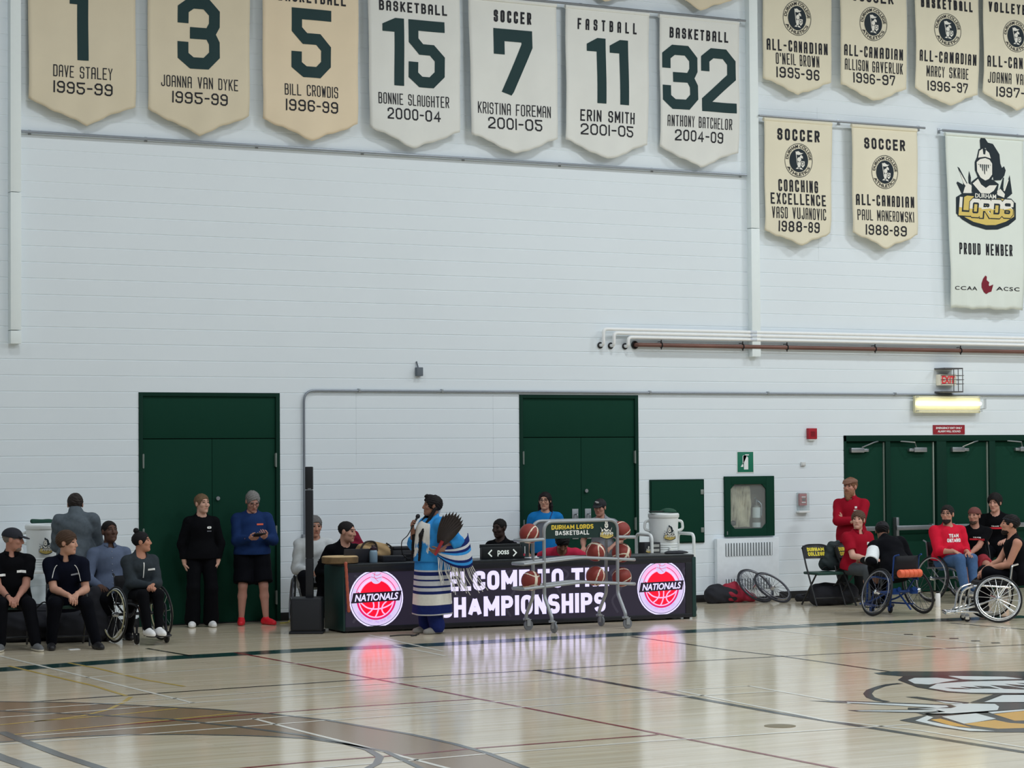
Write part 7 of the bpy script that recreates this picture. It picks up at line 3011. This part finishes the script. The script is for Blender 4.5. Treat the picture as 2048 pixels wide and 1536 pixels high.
mic = thing('microphone', 'black handheld microphone raised to the mouth of the woman in regalia', 'microphone', (0, 0, 0))
mb = MB()
mb.tube([(0, 0, -.16), (0, 0, 0)], [.010, .014], 12)
mb.build('handle', BLACK, mic)
mb = MB()
mb.ball((0, 0, .022), (.027, .027, .03), 16, 10)
mb.build('microphone_head', mat('mic_head', (30, 30, 34), .5, .4), mic)
w_ = Vector(J['wr'][1])
gd_ = Vector((-.3, .35, .85)).normalized()
gp_ = w_ + gd_ * .082 + Vector((-.6, -.6, .1)).normalized() * .036
ma_ = (Vector(J['hp'](0, .128, -.055)) - gp_).normalized()
mic.matrix_world = M_ @ Matrix.Translation(gp_ + ma_ * .075) @ Vector((0, 0, 1)).rotation_difference(ma_).to_matrix().to_4x4()
bpy.context.view_layer.update()
mw = mic.matrix_world @ Vector((0, 0, -.16))
mb = MB()
fl_ = Fl(812, 1272)
e_ = TW(tx(815, .25), .25, TH + .03)
mb.tube(catmull([mw, mw + Vector((-.04, .02, -.08)), mw.lerp(e_, .5) + Vector((-.10, 0, .03)), mw.lerp(e_, .8) + Vector((-.08, 0, 0)), e_], 8), .006, 6)
tag(mb.build('microphone_cable', BLACK), 'black microphone cable hanging from the microphone to the equipment on the table', 'cable')
mb = MB()
mb.tube(catmull([Vector((fl_.x - .2, fl_.y + .02, .008)), Vector((fl_.x - .02, fl_.y + .06, .008)), Vector((fl_.x + .12, fl_.y - .04, .008)), Vector((fl_.x + .02, fl_.y - .10, .008)), Vector((fl_.x + .22, fl_.y + .1, .008))], 8), .007, 6)
tag(mb.build('floor_cable', BLACK), 'thin black cable coiled on the floor at the feet of the speaking woman', 'cable')
# feather fan
fan = thing('feather_fan', 'dark eagle feather fan held across the speaking woman\'s chest', 'fan', (0, 0, 0))
FD = mat('feather_dark', (38, 31, 29), .7, var=.3, scale=40)
FL_ = mat('feather_white', (196, 196, 194), .7)
for k in range(9):
    a = -20 + k * 5
    L = .33 + .09 * math.sin((k + 1) * .33)
    mb = MB()
    nb_ = 8
    vs, fs = [], []
    for i in range(nb_ + 1):
        u = i / nb_
        w = .046 * math.sin(math.pi * min(1, u * .92 + .08)) ** .6 * (1 - .25 * u)
        z = .05 + u * L
        for sx in (-1, 0, 1):
            p = Vector((sx * w, .006 * abs(sx) - .004 * k, z))
            vs.append(Matrix.Rotation(R(a), 4, 'Y') @ p)
    for i in range(nb_):
        for j in (0, 1):
            fs.append((3 * i + j, 3 * i + j + 1, 3 * i + j + 4, 3 * i + j + 3))
    mb.add(vs, fs)
    o = mb.build('feather', FD, fan, fixn=False)
    md = o.modifiers.new('thickness', 'SOLIDIFY')
    md.thickness = .004
mb = MB()
mb.tube([(0, 0, -.10), (0, 0, .09)], [.016, .022], 10)
mb.build('fan_handle', mat('fan_handle_red', (130, 34, 40), .6), fan)
fu = Vector((-.24, -.40, .88)).normalized()
fn = Vector((-1, 0, 0))
fn = (fn - fu * fn.dot(fu)).normalized()
fs_ = fn.cross(fu)
FANM = Matrix((fs_, fn, fu)).transposed().to_4x4()
w_ = Vector(J['wr'][0])
fan.matrix_world = M_ @ Matrix.Translation(w_ + Vector((-.06, .045, .04))) @ FANM

# -- group at the right
c0 = Pw(1646, 1180, 26.55)
dup_chair(ch, 'empty folding chair with yellow college lettering on its back', c0.x, 26.55, 30)
T, J = person('bearded man in a red quarter zip and brown flat cap standing with folded arms', 1704, 27.15, -14, H=1.80, head=(-14, 2, 0), hands=(V3(.09, .19, 1.17), V3(-.11, .22, 1.15)), hand_dir=(V3(.85, -.1, .5), V3(-.85, -.35, .2)), palm=(V3(0, -1, 0), V3(0, -1, 0)), poles=(V3(-.9, .25, -.5), V3(.9, .25, -.5)), curl=(.4, .4),
              skin=(178, 128, 112), hair='short', hair_rgb=(120, 84, 62), beard=(.034, (146, 104, 80)), cap=('flat', (106, 76, 62)), fat=1.06, bw=1.08, shirt=dict(m=C_RED, sleeve='long', t=.02, collar=True, name='quarter_zip'), trousers=dict(m=C_BROWNG), shoes=(SH_BLK,))
chest_patch(J, 'chest_emblem', .10, -.13, .03, .03, BADGE)
chest_patch(J, 'chest_lettering', .10, -.17, .06, .016, BADGE, text='ONT', bold=.04)
c1 = Pw(1716, 1180, 26.35)
dup_chair(ch, 'folding chair under the young man in the red polo', c1.x + .02, 26.42, 46)
T, J = person('seated young man in a red polo with short brown hair looking back left', 1710, 26.36, 42, H=1.74, pz=.54, lean=9, twist=-8, head=(-46, 4, 0), hands=(V3(-.02, .42, .66), V3(.10, .42, .66)), feet=(V3(-.16, .40, 0), V3(.14, .44, 0)), skin=(196, 152, 136), hair='thick', hair_rgb=(88, 66, 54), fat=1.06, belly=.03, bw=1.02,
              shirt=dict(m=C_RED, sleeve='short', t=.02, collar=True, hem=.02, name='polo_shirt'), trousers=dict(m=C_GREYT), shoes=(SH_BLK,))
chest_patch(J, 'chest_emblem', .10, -.15, .045, .04, BADGE)
t = thing('gym_bag', 'dark green black bag propped on the chair beside the young man in red', 'bag', (c0.x + .20, 26.72, .475))
A = Sdf()
A.cap((.0, 0, .10), (.08, 0, .34), .12, .07, k=.05)
A.cap((.02, -.05, .08), (.16, -.05, .10), .09, .08, k=.05)
A.cap((.06, 0, .30), (.18, .0, .38), .05, .04, k=.05)
A.cut((0, 0, .003), (0, 0, -1))
np_obj('bag_body', [(*A.mesh(.011, .007, seed=8, k2=24), 0)], mat('bag_dark_green', (30, 40, 42), .75, var=.2), t)
mb = MB()
mb.tube(catmull([(-.10, -.08, .05), (-.16, -.1, .02), (-.12, -.12, .06), (-.04, -.12, .03)], 5), .008, 6)
mb.tube(catmull([(.1, -.06, .36), (.17, -.08, .2), (.12, -.1, .08)], 5), .012, 6)
mb.build('strap', BLACK, t)
for lab, px, w_, h_, yy in (('added bag darkening the gap behind the chair of the man in the black cap', 78, .50, .42, 26.75), ('added bag darkening the gap behind the legs of the man in the navy polo', 168, .40, .36, 26.35), ('black sports bag on the floor under the empty folding chair', 1668, .40, .30, 26.62), ('low dark bag on the floor behind the empty folding chair', 1612, .22, .10, 27.5)):  # first two bags are added to darken the shaded, cluttered gaps behind the chairs
    t = thing('sports_bag', lab, 'bag', (Pw(px, 1200, yy).x, yy, 0), 0, 'black bags on the floor')
    A = Sdf()
    A.cap((-w_ * .6, 0, h_ * .5), (w_ * .6, 0, h_ * .5), h_ * .55, h_ * .5, k=.05)
    A.cut((0, 0, .002), (0, 0, -1))
    np_obj('bag_body', [(*A.mesh(.013, .008, seed=px, k2=20), 0)], mat('bag_black', (26, 27, 34)), t)
    mb = MB()
    mb.tube(catmull([(-.1, -h_ * .4, h_ * .9), (0, -h_ * .5, h_ * 1.1), (.1, -h_ * .4, h_ * .9)], 5), .010, 6)
    mb.build('handle', BLACK, t)

BLUEF = mat('chair_frame_blue', (22, 54, 112), .35, .3, gain=1.4)
wx = Fl(1800, 1222)
bx, by = Pw(1793, 1180, 24.55).x, 24.55
bc = wheelchair('blue framed sports wheelchair with an orange roll, seen from behind', bx, by, -143, BLUEF, r=.32, camber=16, track=.84, sport=True, rim=mat('dark_rim', (70, 72, 80), .35, .6), push=mat('grey_rim', (110, 112, 120), .35, .6), spokes=20, seat=.50, backh=.28, bumper=True)
mb = MB()
for k in range(5):
    mb.lathe([(.048, -.17 + .07 * k), (.053, -.16 + .07 * k), (.053, -.115 + .07 * k), (.048, -.105 + .07 * k)], 18, (-.0, -.285, .555), 'x')
mb.build('orange_roll', mat('foam_orange', (214, 92, 62), .6, var=.2, scale=12, gain=1.5), bc)
for q in (-1, 1):
    mb = MB()
    mb.lathe([(.03, -.06), (.03, -.066), (.002, -.066)], 14, (q * .12, -.28, .35), 'y')
    mb.box(q * .15 - .05, q * .15 + .05, -.20, -.14, .28, .36, .01)
    mb.build('side_fitting', BLUEF, bc)
T, J = person('person in black with a white sleeve leaning forward in the blue wheelchair, seen from behind', 1796, 24.62, -150, H=1.74, pz=.60, lean=42, twist=-10, side=-8, head=(-20, -20, 0), neck_fwd=.4, hands=(V3(-.30, .40, .70), V3(.18, .42, .62)), feet=(V3(-.07, .47, .11), V3(.07, .47, .11)), skin=(120, 86, 72), hair='short', hair_rgb=(20, 19, 22), bw=1.06, fat=1.08,
              cap=('beanie', (20, 20, 25)), shirt=dict(m=C_BLACK2, sleeve='long', t=.028, wr=.005, name='jacket'), trousers=dict(m=C_NAVYP), shoes=(SH_BLK,))
A = Sdf()
i = 0
A.cap(J['sh'][i] + (J['el'][i] - J['sh'][i]) * .25, J['el'][i], .032 * 1.74 + .034, .030 * 1.74 + .034, k=.02, flat=True)
A.cap(J['el'][i], J['el'][i] + (J['wr'][i] - J['el'][i]) * .25, .060, .06, k=.02)
np_obj('white_sleeve', [(*A.mesh(.010, .0015, seed=2), 0)], C_WHITE, T)
t = thing('white_bottle', 'tall white bottle on the floor behind the blue wheelchair', 'bottle', Fl(1876, 1214))
mb = MB()
mb.lathe([(.032, 0), (.035, .01), (.035, .17), (.026, .19)], 16)
mb.build('body', SH_WHT, t)
mb = MB()
mb.lathe([(.022, .19), (.022, .215), (.01, .22)], 14)
mb.build('bottle_cap', BLACK, t)

SILV = mat('chair_frame_silver', (150, 152, 156), .3, .7)
fx, fy = Pw(1896, 1170, 26.35).x, 26.35
wheelchair('wheelchair with a curved grey frame under the man in the red sweatshirt', fx, fy, 44, mat('chair_frame_grey', (104, 106, 112), .3, .6), r=.335, camber=8, track=.66, sport=True, push=SILV, rim=mat('dark_rim', (70, 72, 80), .35, .6), spokes=8, seat=.50, backh=.34)
T, J = person('man in glasses and a red sweatshirt with white lettering seated in a wheelchair', 1895, 26.33, 36, H=1.78, pz=.565, lean=2, twist=-14, head=(-38, 4, 0), hands=(V3(-.10, .36, .70), V3(.12, .34, .72)), hand_dir=(V3(.3, .9, -.2), V3(-.2, .9, -.3)), curl=(.25, .25), feet=(V3(-.08, .52, .11), V3(.08, .52, .11)), knees=(V3(-.05, 1, .4), V3(.05, 1, .4)), skin=(176, 130, 112), hair='short', hair_rgb=(34, 30, 30), beard=(.008, (40, 34, 34)), glasses=True, fat=1.16, belly=.06, bw=1.10,
              shirt=dict(m=C_RED2, sleeve='push', t=.026, wr=.005, hem=-.012, name='sweatshirt'), trousers=dict(m=C_JEAN), shoes=(SH_GRY, SOLE))
chest_patch(J, 'lettering', .035, -.135, .155, .052, PWH, text='TEAM', bold=.03)
chest_patch(J, 'lettering', .035, -.20, .215, .052, PWH, text='ONTARIO', bold=.03)
dup_chair(ch, 'folding chair under the man in the backwards cap', *Pw(1950, 1150, 26.95).xy, 6)
T, J = person('seated man in a backwards cap and black tee with a red stripe', 1950, 26.9, 4, H=1.72, pz=.545, lean=8, head=(-26, 2, 0), hands=(V3(.10, .40, .64), V3(.22, .40, .62)), skin=(166, 120, 104), hair='buzz', hair_rgb=(50, 40, 38), beard=(.005, (70, 54, 48)), cap=('backwards', (92, 52, 48)), bw=1.06, shirt=dict(m=C_BLACK, sleeve='short', t=.02, name='tee_shirt'), trousers=dict(m=cl('red_shorts', (128, 44, 52)), kind='shorts', len=.98), shoes=(SH_BLK,))
STR = mat('stripe_red', (186, 32, 48), .6, gain=1.5)
chest_patch(J, 'red_stripe', .02, -.17, .21, .026, STR)
chest_patch(J, 'chest_lettering', .02, -.142, .11, .016, BADGE, text='TEAM', bold=.03)
dup_chair(ch, 'folding chair behind the dark haired man in a black tee', *Pw(1996, 1150, 27.45).xy, -6)
T, J = person('dark haired man in a black tee with a red stripe, half standing behind the others', 1994, 27.35, -6, H=1.82, pz=.68, lean=8, head=(-14, -6, 0), hands=(V3(-.16, .36, .80), V3(.16, .36, .80)), feet=(V3(-.16, .34, 0), V3(.16, .34, 0)), skin=(188, 142, 126), hair='curly', hair_rgb=(30, 27, 28), bw=1.06, shirt=dict(m=C_BLACK, sleeve='short', t=.02, name='tee_shirt'), trousers=dict(m=C_SHORT, kind='shorts', len=.9), shoes=(SH_BLK,))
chest_patch(J, 'red_stripe', .0, -.20, .21, .028, STR)
chest_patch(J, 'chest_lettering', .0, -.17, .11, .018, BADGE, text='TEAM', bold=.03)
ax_, ay_ = Pw(1984, 1200, 23.05).x, 23.05
wheelchair('silver sports wheelchair with bright spokes at the right edge', ax_, ay_, -80, CHROME, r=.305, camber=16, track=.78, sport=True, rim=mat('bright_rim', (196, 198, 200), .25, .8), push=CHROME, spokes=18, sr=.0038, seat=.46, backh=.24, bumper=True)
T, J = person('athlete in a black tank top leaning forward in the silver sports wheelchair', 2038, 23.06, -76, H=1.74, pz=.55, lean=8, head=(-6, 6, 0), hands=(V3(-.10, .42, .66), V3(.0, .44, .64)), hand_dir=(V3(.1, .8, -.6), V3(-.1, .8, -.6)), curl=(.6, .6), poles=(V3(-.4, -.6, -.6), V3(.4, -.6, -.6)), feet=(V3(-.07, .48, .11), V3(.07, .48, .11)), skin=(172, 124, 104), hair='short', hair_rgb=(26, 24, 26), beard=(.006, (36, 30, 30)), cap=('band', (20, 22, 30)), bw=1.08, fat=1.04,
              shirt=dict(m=C_BLACK, sleeve='none', t=.014, name='tank_top'), trousers=dict(m=C_BLACK2), shoes=(SH_BLK,))
